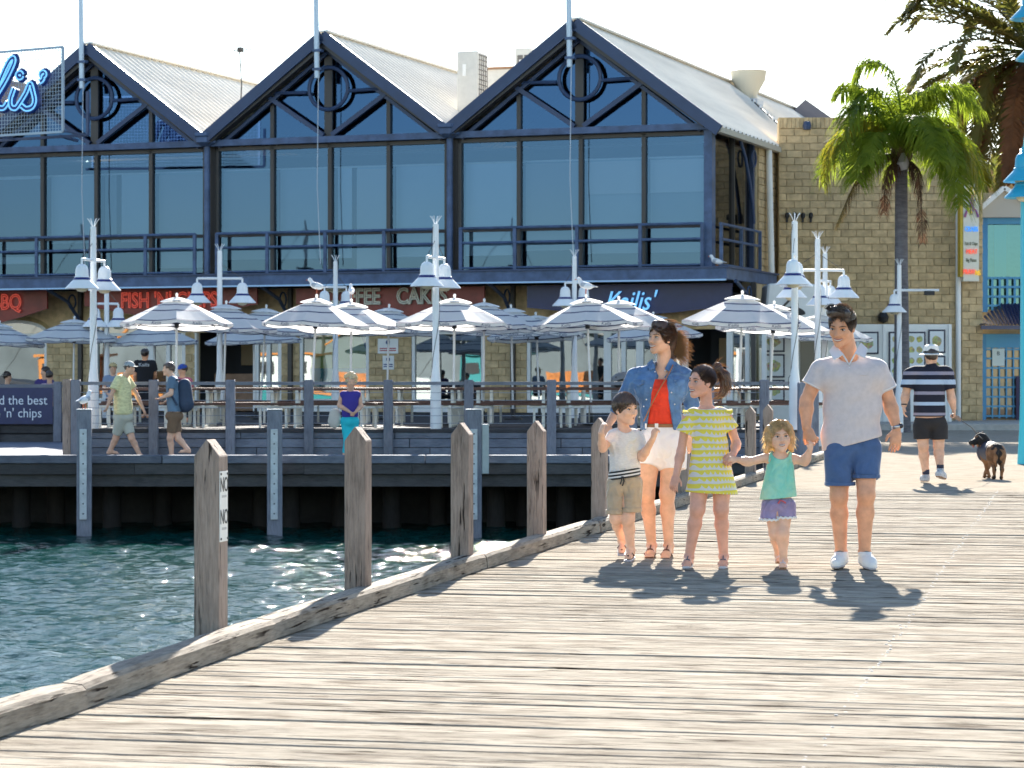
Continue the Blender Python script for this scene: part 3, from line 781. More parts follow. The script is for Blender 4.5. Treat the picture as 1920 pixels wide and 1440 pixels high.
text('lettering', 'BBQ', 0.62, M_redneon, e, (0.33, -0.06, bz(568, xm, SY)), ext=0.02, xs=0.8, outline=True, bev=0.016)
e, xm = board('sign_board', 158, 482, 541, 572, 600, M_redboard, 'red board with glowing red FISH \'N\' CHIPS letters')
text('lettering', "FISH 'N' CHIPS", 0.60, M_redneon, e, (0.0, -0.06, bz(564, xm, SY)), ext=0.02, xs=0.80, outline=True, bev=0.016)
e, xm = board('sign_board', 555, 908, 539, 568, 598, M_redboard, 'dark red board with silver COFFEE CAKES letters')
for wd_, xo in (('COFFEE', -1.08), ('CAKES', 0.98)):
    text('lettering', wd_, 0.60, M_whiteletter, e, (xo, -0.07, bz(557, xm, SY)), ext=0.02, xs=0.82, outline=True, bev=0.022)
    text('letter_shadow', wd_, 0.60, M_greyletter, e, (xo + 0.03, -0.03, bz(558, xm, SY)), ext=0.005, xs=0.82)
e, xm = board('sign_board', 988, 1372, 533, 575, 592, M_navyboard, 'glossy navy board with a light blue neon script name')
text('lettering', "Kailis'", 0.72, M_blueneon, e, (0.05, -0.07, bz(566, xm, SY)), ext=0.02, shear=0.35, xs=0.8)

# ---- big neon script sign on a mesh frame, upper left
SGY = 65.6
sg = empty('rooftop_sign', (PX(118, SGY), SGY, 0), -R(30))
tag(sg, 'large wire mesh sign with light blue neon script letters, upper left corner', 'sign')
M_galv = mat('galvanised_frame', (0.34, 0.42, 0.50), 0.45, metal=0.4)
M_navyletter = mat('navy_letter', (0.012, 0.035, 0.17), 0.35)
zt, zb = PZ(88, SGY), PZ(247, SGY); WL = 5.2
for a, b in (((0, 0, zb), (0, 0, zt)), ((-WL, 0, zb), (-WL, 0, zt)), ((-WL, 0, zt), (0, 0, zt)), ((-WL, 0, zb), (0, 0, zb))):
    MB().bar(a, b, 0.06, 0.06).build('frame', M_galv, sg)
MB().bar((0.32, 0.6, zb - 0.05), (0.32, 0.6, zt - 1.1), 0.07).build('rear_frame', M_steel, sg)
MB().bar((-WL, 0.6, zb - 0.05), (0.32, 0.6, zb - 0.05), 0.07).build('rear_frame', M_steel, sg)
for x in (0.0, -2.4, -WL): MB().bar((x, 0.0, zb + 0.02), (x + 0.3, 0.6, zb - 0.05), 0.05).build('strut', M_steel, sg)
MB().bar((-0.6, 0.6, zb - 0.03), (-0.6, 1.3, zb - 0.1), 0.07).build('support_arm', M_steel, sg)
wm = MB()
for x in np.arange(-WL + 0.1, -0.02, 0.095): wm.bar((x, 0.02, zb), (x, 0.02, zt), 0.011)
for z in np.arange(zb + 0.1, zt, 0.095): wm.bar((-WL, 0.02, z), (0, 0.02, z), 0.011)
o = wm.build('wire_mesh', M_galv, sg); o['kind'] = 'stuff'
cs = math.cos(R(30)) * F / SGY
def sp(px, py):      # sign-plane coordinates from the zoomed lettering
    u = px / 6.0; v = 60 + py / 6.0
    x = (u - 118) / (F / SGY) / (math.cos(R(30)) + math.sin(R(30)) * (u - 960) / F)
    return (x, bz_s(v, x))
def bz_s(v, x): return EYE - (v - HZ) / F * (SGY - x * math.sin(R(30)))
def smooth_line(pts, n=6):
    out = []; P = [np.array(p, float) for p in pts]
    P = [2 * P[0] - P[1]] + P + [2 * P[-1] - P[-2]]
    for i in range(1, len(P) - 2):
        for t in np.linspace(0, 1, n, endpoint=False):
            a, b, c, d = P[i-1], P[i], P[i+1], P[i+2]
            out.append(0.5 * ((2*b) + (-a+c)*t + (2*a-5*b+4*c-d)*t*t + (-a+3*b-3*c+d)*t**3))
    out.append(P[-2]); return out
strokes = [[(-50, 820), (20, 710), (110, 560), (180, 420), (212, 335), (198, 300), (150, 345), (80, 490), (15, 650), (-8, 760), (20, 845), (90, 862), (140, 800)],
           [(212, 640), (172, 760), (178, 845), (230, 862), (285, 790)], [(285, 790), (345, 690), (392, 590), (425, 680), (443, 780), (415, 850), (350, 872), (295, 835)],
           [(275 + 26 * math.cos(a), 495 + 26 * math.sin(a)) for a in np.linspace(0, 6.28, 9)],
           [(535 + 24 * math.cos(a), 485 + 22 * math.sin(a)) for a in np.linspace(2.5, 7.6, 8)] + [(530, 545), (495, 572)],
           [(-400, 820), (-330, 600), (-250, 640), (-300, 840), (-200, 820), (-180, 640), (-200, 840), (-120, 760), (-50, 820)]]
for st in strokes:
    c = smooth_line([sp(*p) for p in st])
    mbk = MB()
    mbk.tube([(p[0], -0.10, p[1]) for p in c], 0.125, 8)
    for i in range(len(mbk.v)): x, y, z = mbk.v[i]; mbk.v[i] = (x, -0.10 + (y + 0.10) * 0.55, z)
    L = mbk.build('letter', M_navyletter, sg, smooth=True)
    T = []
    for i, p in enumerate(c):
        d = np.array(c[min(i+1, len(c)-1)]) - np.array(c[max(i-1, 0)]); d = d / (np.linalg.norm(d) + 1e-9); T.append(np.array((-d[1], d[0])))
    for o in (-0.055, 0.055):
        MB().tube([(p[0] + T[i][0] * o, -0.19, p[1] + T[i][1] * o) for i, p in enumerate(c)], 0.021, 6).build('neon_tube', M_blueneon, L, smooth=True)

# ---- things on the roofs
def to_world(x, y, z=0): return (CX + 0.9397 * x + 0.342 * y, CY - 0.342 * x + 0.9397 * y, z)
M_ac = mat('air_con_case', (0.58, 0.57, 0.53), 0.5, var=0.06)
def ac(name, x, y, z0, w, d, h, label, fan=False):
    e = empty(name, to_world(x, y, z0), -TH); tag(e, label, 'air conditioner')
    MB().box((-w/2, -d/2, 0.12), (w/2, d/2, h)).build('casing', M_ac, e, bevel=0.02)
    MB().box((-w/2 + 0.05, -d/2 + 0.05, -0.4), (w/2 - 0.05, d/2 - 0.05, 0.115)).build('mount', mat('rusty_mount', (0.35, 0.20, 0.12), 0.8), e)
    g = MB()
    for k in range(12): g.bar((w/2 + 0.015, -d/2 + 0.06, 0.2 + (h - 0.3) * k / 11), (w/2 + 0.015, d/2 - 0.06, 0.2 + (h - 0.3) * k / 11), 0.02)
    for k in range(5): g.bar((w/2 + 0.03, -d/2 + 0.08 + (d - 0.16) * k / 4, 0.18), (w/2 + 0.03, -d/2 + 0.08 + (d - 0.16) * k / 4, h - 0.08), 0.015)
    g.build('grille', mat('grille_dark', (0.14, 0.13, 0.12), 0.6), e)
    MB().box((-w * 0.22, -d/2 - 0.03, h * 0.62), (-w * 0.06, -d/2, h * 0.8)).build('control_plate', M_white, e)
    if fan:
        for k in range(3):
            for q in range(2):
                MB().box((-w/2 + 0.08 + q * w * 0.42, -d/2 - 0.012, h * 0.2 + k * h * 0.25), (-w/2 + 0.08 + q * w * 0.42 + w * 0.34, -d/2 - 0.001, h * 0.2 + k * h * 0.25 + h * 0.18)).build('vent', mat('grille_dark', (0.1, 0.1, 0.1)), e)
ac('air_conditioner', -7.9, 3.4, 8.62, 0.62, 0.75, 1.80, 'tall pale air conditioner standing in the roof valley')
ac('air_conditioner', -7.22, 6.0, 9.15, 0.50, 0.6, 1.65, 'air conditioner with dark vents peeping over the right gable', True)
e = empty('roof_box', to_world(-7.9, 6.2, 9.0), -TH); tag(e, 'low white roof box behind the right gable edge', 'roof box')
MB().box((-0.45, -0.4, 0), (0.5, 0.4, 1.25)).build('casing', M_ac, e, bevel=0.02)
MB().box((-0.55, -0.5, 1.252), (0.6, 0.5, 1.30)).build('lid', mat('rusty_mount', (0.35, 0.20, 0.12)), e)
e = empty('tv_antenna', to_world(-15.86, 5.0, 9.0), -TH); tag(e, 'thin television antenna above the left roof valley', 'antenna')
MB().tube([(0, 0, 0), (0.05, 0, 1.0), (-0.02, 0, 2.1)], 0.02, 6).build('mast', M_mull, e)
am = MB(); am.bar((-0.35, 0, 2.05), (0.35, 0.2, 2.05), 0.02)
for k in range(6): am.bar((-0.3 + 0.12 * k, -0.3 + 0.04 * k, 2.06), (-0.3 + 0.12 * k, 0.4 - 0.02 * k, 2.06), 0.012)
am.box((-0.07, -0.05, 1.98), (0.07, 0.1, 2.12)); am.bar((-0.75, 0, 2.0), (0.9, 0, 1.97), 0.008); am.build('elements', M_mull, e)
xv, yv = -2.9, 14.6
e = empty('roof_vent', to_world(xv, yv, roof_z(0.68) + 0.05), -TH); e.scale = (0.85, 0.85, 0.9); tag(e, 'cream funnel-shaped exhaust vent on the right roof', 'roof vent')
MB().lathe([(0.30, -0.5), (0.32, 0.15), (0.62, 0.65), (0.68, 0.98), (0.62, 1.0), (0.0, 0.8)], (0, 0, 0), 20).build('cowl', mat('cream_vent', (0.62, 0.58, 0.47), 0.6), e, smooth=True)
MB().box((-0.45, -0.45, -0.7), (0.45, 0.45, -0.02)).build('flashing', mat('flashing', (0.5, 0.53, 0.58), 0.5), e)
e = empty('string_lights', to_world(0, 0, 0), -TH); tag(e, 'festoon string of bulbs lying down the right roof slope', 'string lights')
pts = []; bm_ = MB()
for t in np.linspace(0, 1, 24):
    dx = 1.0 + 2.4 * t; pts.append((-GW/2 + dx, 13.8 - 3.2 * t, roof_z(dx) + 0.17))
MB().tube(pts, 0.025, 6).build('cable', M_mull, e)
for p in pts[1::3]: MB().lathe([(0.0, -0.09), (0.05, -0.05), (0.05, 0.03), (0.02, 0.09)], p, 8).build('bulb', M_white, e)

# ---- small white notices on the block pillar
M_npr = mat('notice_print_red', (0.45, 0.08, 0.10), 0.6); M_npb = mat('notice_print_blue', (0.04, 0.06, 0.2), 0.6)
for (u0, u1, v0, v1, lb, pm) in ((710, 748, 635, 663, 'larger white notice with red print on the block pillar', M_npr), (719, 740, 667, 693, 'small white notice with dark print on the block pillar', M_npb)):
    x0_, x1_ = gx(u0), gx(u1); xm_ = (x0_ + x1_) / 2
    e = empty('wall_notice', to_world(xm_, GY - 0.06, 0), -TH); tag(e, lb, 'notice')
    za_, zb_ = bz(v1, xm_, GY), bz(v0, xm_, GY); hw = (x1_ - x0_) / 2
    MB().box((-hw, 0, za_), (hw, 0.015, zb_)).build('panel', M_white, e)
    MB().lathe([(0.0, 0.0), (0.06, 0.01), (0.05, 0.02), (0.0, 0.02)], (0, 0, 0), 10).build('emblem', M_npb, e, (0, -0.004, zb_ - 0.10)).rotation_euler = (R(90), 0, 0)
    for k in range(2): MB().box((-hw * 0.8, -0.006, za_ + 0.07 + 0.055 * k), (hw * 0.8, -0.001, za_ + 0.10 + 0.055 * k)).build('print_line', pm, e)

# ================================================================== TERRACE FURNITURE, FENCE, LAMPS, UMBRELLAS
# ---- fence on the terrace edge
M_rail = mat('grey_rail', (0.16, 0.17, 0.20), 0.5, var=0.2, vscale=3)
M_wire = mat('fence_wire', (0.45, 0.47, 0.5), 0.35, metal=0.6)
fe = empty('terrace_fence', (0, 0, 0)); tag(fe, 'grey timber post and wire fence along the terrace edge', 'fence')
FY = TY - 0.09; us = [142, 288, 432, 579, 728, 879, 1034, 1186, 1330, 1433]
fpm = MB().box((-0.085, -0.06, BZ), (0.085, 0.06, 1.31)).mesh('post', M_bluev, bevel=0.012)
for i, u in enumerate(us):
    link('post', fpm, fe, (PX(u, FY), FY, 0))
for a, b in zip(us, us[1:]):
    xa, xb = PX(a, FY) + 0.08, PX(b, FY) - 0.08
    MB().box((xa, FY - 0.02, 1.215), (xb, FY + 0.05, 1.275)).build('rail', M_rail, fe)
    for z in (0.52, 0.66, 0.80, 0.94, 1.08): MB().tube([(xa, FY, z), ((xa+xb)/2, FY, z - 0.006), (xb, FY, z)], 0.0055, 5).build('wire', M_wire, fe)
xa, xb = PX(1433, FY) + 0.08, PX(1500, FY)
MB().box((xa, FY - 0.02, 1.215), (xb, FY + 0.05, 1.275)).build('rail', M_rail, fe)
MB().box((PX(1498, 45.6), 45.55, -0.1), (PX(1535, 45.6), 45.9, 1.27)).build('corner_post', M_bluev, fe, bevel=0.02)
MB().box((PX(118, FY), FY - 0.06, BZ), (PX(133, FY), FY + 0.1, 1.32)).build('post', M_post, fe, bevel=0.012)
# set-back fence with banner at the left
f2 = empty('side_fence', (0, 0, 0)); tag(f2, 'dark set-back fence carrying a navy banner at the left picture edge', 'fence')
Y2 = 57.6
for u in (108, -10): MB().box((PX(u, Y2) - 0.09, Y2 - 0.06, BZ), (PX(u, Y2) + 0.09, Y2 + 0.06, 1.26)).build('post', M_bluev, f2, bevel=0.012)
MB().box((PX(-40, Y2), Y2 - 0.03, 1.12), (PX(133, Y2), Y2 + 0.03, 1.20)).build('rail', M_rail, f2)
for z0 in (-0.1, 0.10, 0.28): MB().box((PX(-60, Y2), Y2 + 0.07, z0), (PX(133, Y2), Y2 + 0.13, z0 + 0.17)).build('board', M_dark, f2)
bn = empty('banner', (PX(45, Y2), Y2 - 0.075, 0)); tag(bn, 'navy banner reading ed the best, h \'n\' chips in white serif type', 'banner')
MB().box((PX(-70, Y2) - PX(45, Y2), 0, PZ(795, Y2)), (PX(100, Y2) - PX(45, Y2), 0.015, PZ(727, Y2))).build('cloth', mat('navy_banner', (0.018, 0.026, 0.10), 0.4, var=0.15), bn)
M_wl = mat('banner_white', (0.75, 0.80, 0.86), 0.5)
text('lettering', 'ed the best', 0.298, M_wl, bn, (0.54, -0.01, PZ(751, Y2)), ext=0.002, align='RIGHT', xs=0.90)
text('lettering', "h 'n' chips", 0.298, M_wl, bn, (0.42, -0.01, PZ(775, Y2)), ext=0.002, align='RIGHT', xs=0.90)

# ---- picnic tables
M_tt = wood('table_timber', (0.145, 0.075, 0.055), (0.055, 0.028, 0.022), crack=0.3, axis=0, rand=0.15, rough=0.55)
M_leg = mat('cream_steel', (0.74, 0.72, 0.64), 0.5, var=0.06)
def make_table():
    e = empty('picnic_table')
    for k in range(4): MB().box((-0.92, -0.37 + 0.19 * k, 0.70), (0.92, -0.37 + 0.19 * k + 0.175, 0.745)).build('tabletop_slat', M_tt, e)
    for s in (-1, 1):
        for k in range(2): MB().box((-0.92, s * 0.72 - 0.14 + 0.145 * k, 0.42), (0.92, s * 0.72 - 0.14 + 0.145 * k + 0.13, 0.46)).build('bench_slat', M_tt, e)
    for x in (-0.62, 0.62):
        m = MB(); m.bar((x, -0.86, 0.395), (x, 0.86, 0.395), 0.06, 0.05); m.bar((x, -0.36, 0.675), (x, 0.36, 0.675), 0.06, 0.05)
        for s in (-1, 1):
            m.bar((x, s * 0.80, 0), (x, s * 0.80, 0.37), 0.05); m.bar((x, s * 0.25, 0.42), (x, s * 0.25, 0.65), 0.06); m.bar((x, s * 0.25, 0), (x, s * 0.25, 0.37), 0.06)
        m.bar((x, -0.85, 0.02), (x, 0.85, 0.02), 0.05, 0.04); m.build('leg_frame', M_leg, e)
        for s in (-1, 1):
            mm = MB(); mm.bar((x - 0.26, s * 0.80, 0.385), (x + 0.26, s * 0.80, 0.385), 0.06, 0.045); mm.bar((x + 0.17 * s, s * 0.80, 0), (x + 0.17 * s, s * 0.80, 0.36), 0.045); mm.build('bench_support', M_leg, e)
    return e
tproto = make_table(); first = True
for r_, (Yt, n, x0, dx) in enumerate(((48.9, 8, -6.9, 1.72), (53.0, 8, -7.4, 1.90))):
    for i in range(n):
        o = tproto if first else copy_tree(tproto); first = False
        o.location = (x0 + dx * i, Yt + (0.15 if i % 2 else -0.1), TZ); o.rotation_euler = (0, 0, R(-3 + 2 * (i % 3)))
        tag(o, f'brown slatted picnic table with cream legs, {"front" if r_ == 0 else "back"} terrace row, {ORD[i]} from the left', 'table', 'picnic tables on the terrace')

# ---- market umbrellas
M_cloth = mat('umbrella_cloth', (0.93, 0.92, 0.89), 0.8, trans=0.45, var=0.03, vscale=4)
M_navy = mat('umbrella_navy', (0.02, 0.03, 0.10), 0.8)
M_pole = mat('umbrella_pole', (0.66, 0.67, 0.68), 0.4, metal=0.2)
M_blk = mat('black_plastic', (0.02, 0.02, 0.022), 0.5)
M_print = mat('navy_print', (0.05, 0.06, 0.14), 0.7)
def make_umbrella(rad):
    e = empty('market_umbrella'); n = 8
    H = 2.42; rise = 0.62 * rad / 1.15
    # canopy rings (r fraction, height fraction, material of the band below)
    rings = [(0.20, 0.80), (0.345, 0.665), (0.385, 0.63), (0.59, 0.43), (0.63, 0.39), (0.965, 0.035), (1.0, 0.0), (1.0, -0.115), (0.998, -0.135)]
    mats_ = [0, 1, 0, 1, 0, 1, 0, 1]
    m = MB(); vs = []
    sub = 4; n = 8
    for (rf, hf) in rings:
        for k in range(n * sub):
            a = R(22.5) + 2 * math.pi * k / (n * sub); q = (k % sub) / sub
            scal = math.cos(math.pi / n) / math.cos(((k % sub) - sub / 2) * math.pi / n / (sub / 2) if False else (q - 0.5) * 2 * math.pi / n)
            sag = 0.03 * math.sin(math.pi * q) * (rf ** 2)
            drop = (-0.02 * math.sin(math.pi * q)) if hf < -0.01 else 0
            r = rad * rf * scal
            vs.append((r * math.cos(a), r * math.sin(a), H + rise * hf * 1.0 - sag * (1 if hf >= 0 else 0.8) + drop))
    N = n * sub
    for i in range(len(rings) - 1):
        fs = [(i*N+k, i*N+(k+1) % N, (i+1)*N+(k+1) % N, (i+1)*N+k) for k in range(N)]
        if i == 0: m.add(vs, fs, mats_[i])
        else: m.f += fs; m.mi += [mats_[i]] * len(fs)
    m.build('canopy', [M_cloth, M_navy], e)
    v = MB(); prof = [(0.015, 0.98), (0.10, 0.95), (0.27, 0.84), (0.30, 0.80)]
    v.lathe([(rad * a, H + rise * b) for a, b in prof], (0, 0, 0), 16, a0=R(22.5)); v.build('vent_cap', M_cloth, e)
    MB().tube([(0, 0, 0), (0, 0, H + rise * 0.97)], 0.024, 10).build('pole', M_pole, e, smooth=True)
    MB().lathe([(0.0, 0.12), (0.03, 0.09), (0.02, 0.0)], (0, 0, H + rise * 0.96), 8).build('finial', M_cloth, e)
    MB().lathe([(0.026, -0.10), (0.05, -0.09), (0.05, 0.04), (0.026, 0.05)], (0, 0, H - 0.02), 10).build('hub', M_blk, e)
    for k in range(n):
        a = R(22.5) + 2 * math.pi * k / n; c, s_ = math.cos(a), math.sin(a)
        rb_ = MB(); rb_.bar((c * 0.03, s_ * 0.03, H + rise * 0.86), (c * rad * 0.97, s_ * rad * 0.97, H - 0.02), 0.016, 0.022)
        rb_.bar((c * 0.04, s_ * 0.04, H - 0.03), (c * rad * 0.5, s_ * rad * 0.5, H + rise * 0.40), 0.012, 0.018); rb_.build('rib', M_blk, e)
    MB().lathe([(0.22, 0.0), (0.22, 0.05), (0.04, 0.07), (0.035, 0.3)], (0, 0, 0), 12).build('base', M_blk, e)
    for k in range(n):
        a = 2 * math.pi * k / n + R(45)
        if math.sin(a) > 0.3: continue
        rr = rad * math.cos(math.pi / n) + 0.004
        text('printed_name', 'Kailis', 0.10, M_print, e, (rr * math.cos(a), rr * math.sin(a), H - 0.072), (R(90), 0, a + R(90)), ext=0.0005, shear=0.3)
    return e
umb = {1: make_umbrella(1.16)}
U = [  # (u, apex v, Y, label)
    (330, 556, 50.2, 'striped umbrella left of the FISH sign lamp, large front row one lit from behind'), (583, 558, 50.2, 'front row umbrella with a gull standing on its top'),
    (850, 558, 50.2, 'front row umbrella just right of the tall lamp post under the CAKES sign'), (1110, 558, 50.2, 'front row umbrella with a gull on top, below the navy sign'),
    (1385, 552, 49.2, 'front row umbrella farthest right, above the girl in yellow'),
    (418, 570, 54.0, 'second row umbrella behind the twin lamp left of centre'), (657, 566, 53.2, 'bright second row umbrella under the COFFEE lettering'), (906, 566, 53.2, 'second row umbrella overlapping right of the CAKES lamp post'),
    (1160, 562, 52.4, 'second row umbrella behind the mother\'s head'), (1442, 570, 52.5, 'second row umbrella beside the right lamp posts'),
    (137, 598, 60.2, 'back row umbrella standing alone above the yellow-shirted man'), (-8, 606, 61.0, 'back row umbrella cut by the left picture edge'),
    (292, 605, 60.4, 'back row umbrella over the standing waiter'), (487, 577, 57.0, 'third row umbrella under the right end of the FISH board'), (725, 576, 57.0, 'third row umbrella between the COFFEE and CAKES words'),
    (962, 577, 57.0, 'third row umbrella right of the CAKES board'), (1012, 590, 60.0, 'rearmost umbrella under the left end of the navy board'), (480, 602, 61.0, 'rearmost umbrella in front of the open doorway'),
    (1235, 590, 57.5, 'rearmost umbrella directly behind the mother\'s hair'), (1530, 590, 57.0, 'rearmost umbrella beside the father\'s head')]
rU = random.Random(4); UO = []
for i, (u, v, Y, lb) in enumerate(U):
    o = umb[1] if i == 0 else copy_tree(umb[1])
    zap = PZ(v, Y); o.location = (PX(u, Y), Y, TZ)
    sc = (zap - TZ) / (2.42 + 0.62); kx = rU.uniform(0.93, 1.03); o.scale = (kx, kx, sc)
    o.rotation_euler = (R(rU.uniform(-3.2, 3.2)), R(rU.uniform(-3.2, 3.2)), R(rU.uniform(-22, 22)))
    UO.append(o); tag(o, lb, 'umbrella', 'striped umbrellas on the terrace')

# ---- white twin-bell lamp posts
M_lampw = mat('lamp_white', (0.82, 0.83, 0.84), 0.35, var=0.03)
M_band = mat('lamp_blue_band', (0.02, 0.03, 0.16), 0.4)
M_bulb = mat('lamp_globe', (0.80, 0.74, 0.55), 0.3, trans=0.3)
BELL = [(0.0, 0.47), (0.05, 0.465), (0.095, 0.43), (0.118, 0.37), (0.125, 0.24), (0.145, 0.225), (0.145, 0.20), (0.17, 0.17), (0.30, 0.035), (0.305, 0.015), (0.28, 0.02), (0.13, 0.16)]
def make_bell(m, band, parent, loc):
    b = MB().lathe(BELL, (0, 0, 0), 20).build('lamp_shade', m, parent, loc, smooth=True)
    if band: MB().lathe([(0.149, 0.222), (0.150, 0.20), (0.168, 0.178)], (0, 0, 0), 20).build('blue_band', band, b, smooth=True)
    MB().lathe([(0.13, 0.12), (0.125, 0.02), (0.08, -0.03), (0.0, -0.045)], (0, 0, 0), 14).build('globe', M_bulb, b, smooth=True)
    MB().tube([(0, 0, 0.46), (0, 0, 0.56)], 0.022, 8).build('hanger', m, b)
    return b
def lamp_post(u, Y, top_v, ang, label, arm=0.5, z0=TZ, taper=True, one=False, name='lamp_post', lz=None):
    H = PZ(top_v, Y) - z0; e = empty(name, (PX(u, Y), Y, z0), R(ang)); tag(e, label, 'lamp post', 'white lamp posts round the terrace')
    MB().tube([(0, 0, 0), (0, 0, H * 0.22), (0, 0, H * 0.30), (0, 0, H * 0.6), (0, 0, H)], [0.105, 0.098, 0.066, 0.062, 0.052], 12).build('pole', M_lampw, e, smooth=True)
    za = H - 0.62
    MB().tube([(-arm, 0, za), (arm, 0, za)], 0.028, 8).build('arm', M_lampw, e, smooth=True)
    for s in ((-1, 1) if not one else (-1,)):
        make_bell(M_lampw, M_band, e, (s * arm, 0, za - 0.56))
        MB().tube([(s * arm, 0, za), (0, 0, za + 0.34)], 0.006, 5).build('stay', M_mull, e)
    g = MB()
    for k in range(6):
        a = 2 * math.pi * k / 6; g.tube([(0.02 * math.cos(a), 0.02 * math.sin(a), H), (0.07 * math.cos(a), 0.07 * math.sin(a), H + 0.10), (0.11 * math.cos(a), 0.11 * math.sin(a), H + 0.15)], 0.006, 4)
    g.build('bird_spikes', M_lampw, e)
    pts = [(0.085 * math.cos(t * 9), 0.085 * math.sin(t * 9), 0.3 + (H - 0.35) * t) for t in np.linspace(0, 1, 60)]
    MB().tube([(p[0] * (1.3 if p[2] < H * 0.26 else 0.85), p[1] * (1.3 if p[2] < H * 0.26 else 0.85), p[2]) for p in pts], 0.005, 4).build('festoon_wire', M_mull, e)
    return e
lamp_post(175, 47.3, 425, 75, 'tall white twin-bell lamp post behind the yellow-shirted man')
lamp_post(200, 60.0, 520, 8, 'smaller white lamp post just right of the tall left one', arm=0.27)
lamp_post(412, 57.0, 470, 4, 'white twin-bell lamp post in front of the CHIPS lettering')
lamp_post(629, 61.5, 490, 25, 'white twin-bell lamp post in front of the word COFFEE', arm=0.28)
lamp_post(817, 47.0, 420, 73, 'tall white twin-bell lamp post in front of the word CAKES')
lamp_post(1077, 59.5, 480, 12, 'white twin-bell lamp post left of the navy script sign', arm=0.22)
lamp_post(1490, 46.2, 415, 80, 'tall white twin-bell lamp post left of the father')
lamp_post(1533, 50.5, 448, 3, 'white twin-bell lamp post directly above the father\'s hair', arm=0.52, z0=0)
lamp_post(1547, 57.0, 475, 60, 'white lamp post behind the one above the father\'s hair', arm=0.3, z0=0)
lj = lamp_post(1686, 63.0, 497, 0, 'white lamp post with one bell and a long arm, by the palm trunk', arm=0.12, z0=0, one=True)
za = PZ(497, 63.0) - 0.62
MB().tube([(0, 0, za), (0.98, 0, za)], 0.032, 8).build('long_arm', M_lampw, lj, smooth=True)
MB().box((0.62, -0.08, za - 0.12), (0.86, 0.08, za - 0.02)).build('floodlight', M_blk, lj)

# ================================================================== RIGHT SIDE: pavement, block building, doors, palms
fp = empty('footpath', (0, 0, 0)); tag(fp, 'pale concrete footpath in front of the block building', kind='structure')
M_conc = mat('concrete_path', (0.36, 0.35, 0.33), 0.85, var=0.15, vscale=1.5, bump=0.1)
MB().box((PX(1512, 66), 66.0, -0.13), (40, 73, 0.16)).build('slab', M_conc, fp, bevel=0.02)
MB().box((PX(1512, 66), 65.85, -0.13), (40, 65.99, 0.165)).build('kerb_stone', mat('kerb_stone', (0.42, 0.40, 0.37), 0.85, var=0.15), fp, bevel=0.02)
WY = 71.0
bb = empty('block_building', (PX(1460, WY), WY, 0)); tag(bb, 'sandy concrete block building with a flat parapet behind the palm', 'building')
L = PX(1797, WY) - PX(1460, WY); ZP = 8.46; z0w = 2.45
MB().box((0, 0.02, 0.16), (L, 0.4, ZP - 0.02)).build('backing_wall', M_mortar, bb)
MB().box((0, 0.41, 0.16), (L - 0.05, 18, ZP - 0.5)).build('core', M_block, bb)
bl = blocks('block', bb, (0, 0, z0w), (1, 0, 0), (0, -1, 0), L, 0, ZP - z0w - 0.21, 77, bl=0.43)
# vertical soldier course on the parapet
sm = MB().box((0.004, -0.045, 0.004), (0.112, 0.38, 0.30)).mesh('coping_block', M_block, bevel=0.005)
for k in range(int(L / 0.116)): link('coping_block', sm, bb, (0.116 * k, 0, ZP - 0.20))
MB().tube([(L - 0.02, -0.10, 0.16), (L - 0.02, -0.10, 8.2)], 0.075, 12).build('downpipe', M_white, bb, smooth=True)
MB().tube([(0.55, -0.06, 2.62), (L - 0.2, -0.06, 2.60)], 0.025, 6).build('conduit', M_white, bb)
for k in range(4):
    q = MB(); q.lathe([(0.045, -0.07), (0.06, -0.02), (0.06, 0.06), (0.02, 0.09)], (0.22 + 0.22 * k, -0.12, PZ(405, WY)), 10); q.box((0.19 + 0.22 * k, -0.09, PZ(405, WY) - 0.18), (0.25 + 0.22 * k, -0.03, PZ(405, WY) - 0.05)); q.build('spotlight', M_blk, bb)
q = MB(); q.lathe([(0.0, -0.12), (0.10, -0.10), (0.12, 0.0), (0.09, 0.12), (0.0, 0.14)], (PX(1512, WY) - PX(1460, WY), -0.15, PZ(237, WY)), 12); q.build('floodlight', M_steel, bb)
q = MB(); q.lathe([(0.0, -0.16), (0.13, -0.1), (0.16, 0.02), (0.10, 0.14), (0.0, 0.16)], (PX(1654, WY) - PX(1460, WY), -0.2, PZ(596, WY)), 12); q.build('horn_speaker', M_blk, bb)
# higher roof behind
e = empty('rear_roof', (0, 0, 0)); tag(e, 'dark metal roof ridge rising behind the block parapet', 'roof')
Yr = 88.0
ra, rbp, rc_ = (PX(1490, Yr), PZ(205, Yr)), (PX(1510, Yr), PZ(186, Yr)), (PX(1575, Yr), PZ(232, Yr))
MB().prism([(ra[0], ra[1]), (rbp[0], rbp[1]), (rc_[0], rc_[1]), (rc_[0], 7.5), (ra[0], 7.5)], Yr, Yr + 6).build('gable', mat('dark_roof', (0.17, 0.16, 0.18), 0.6), e)
# angled pier with side return to the blue doors
pr = empty('corner_pier', (PX(1797, WY) + 0.08, WY - 0.02, 0), R(12)); tag(pr, 'narrow block pier beside the blue doors, below the bright sign', 'wall')
MB().box((0, 0.02, 0.16), (0.62, 1.2, 7.4)).build('backing_wall', M_mortar, pr)
blocks('block', pr, (0.0, 0, 0.18), (1, 0, 0), (0, -1, 0), 0.62, 0, 7.0, 9, bl=0.43)
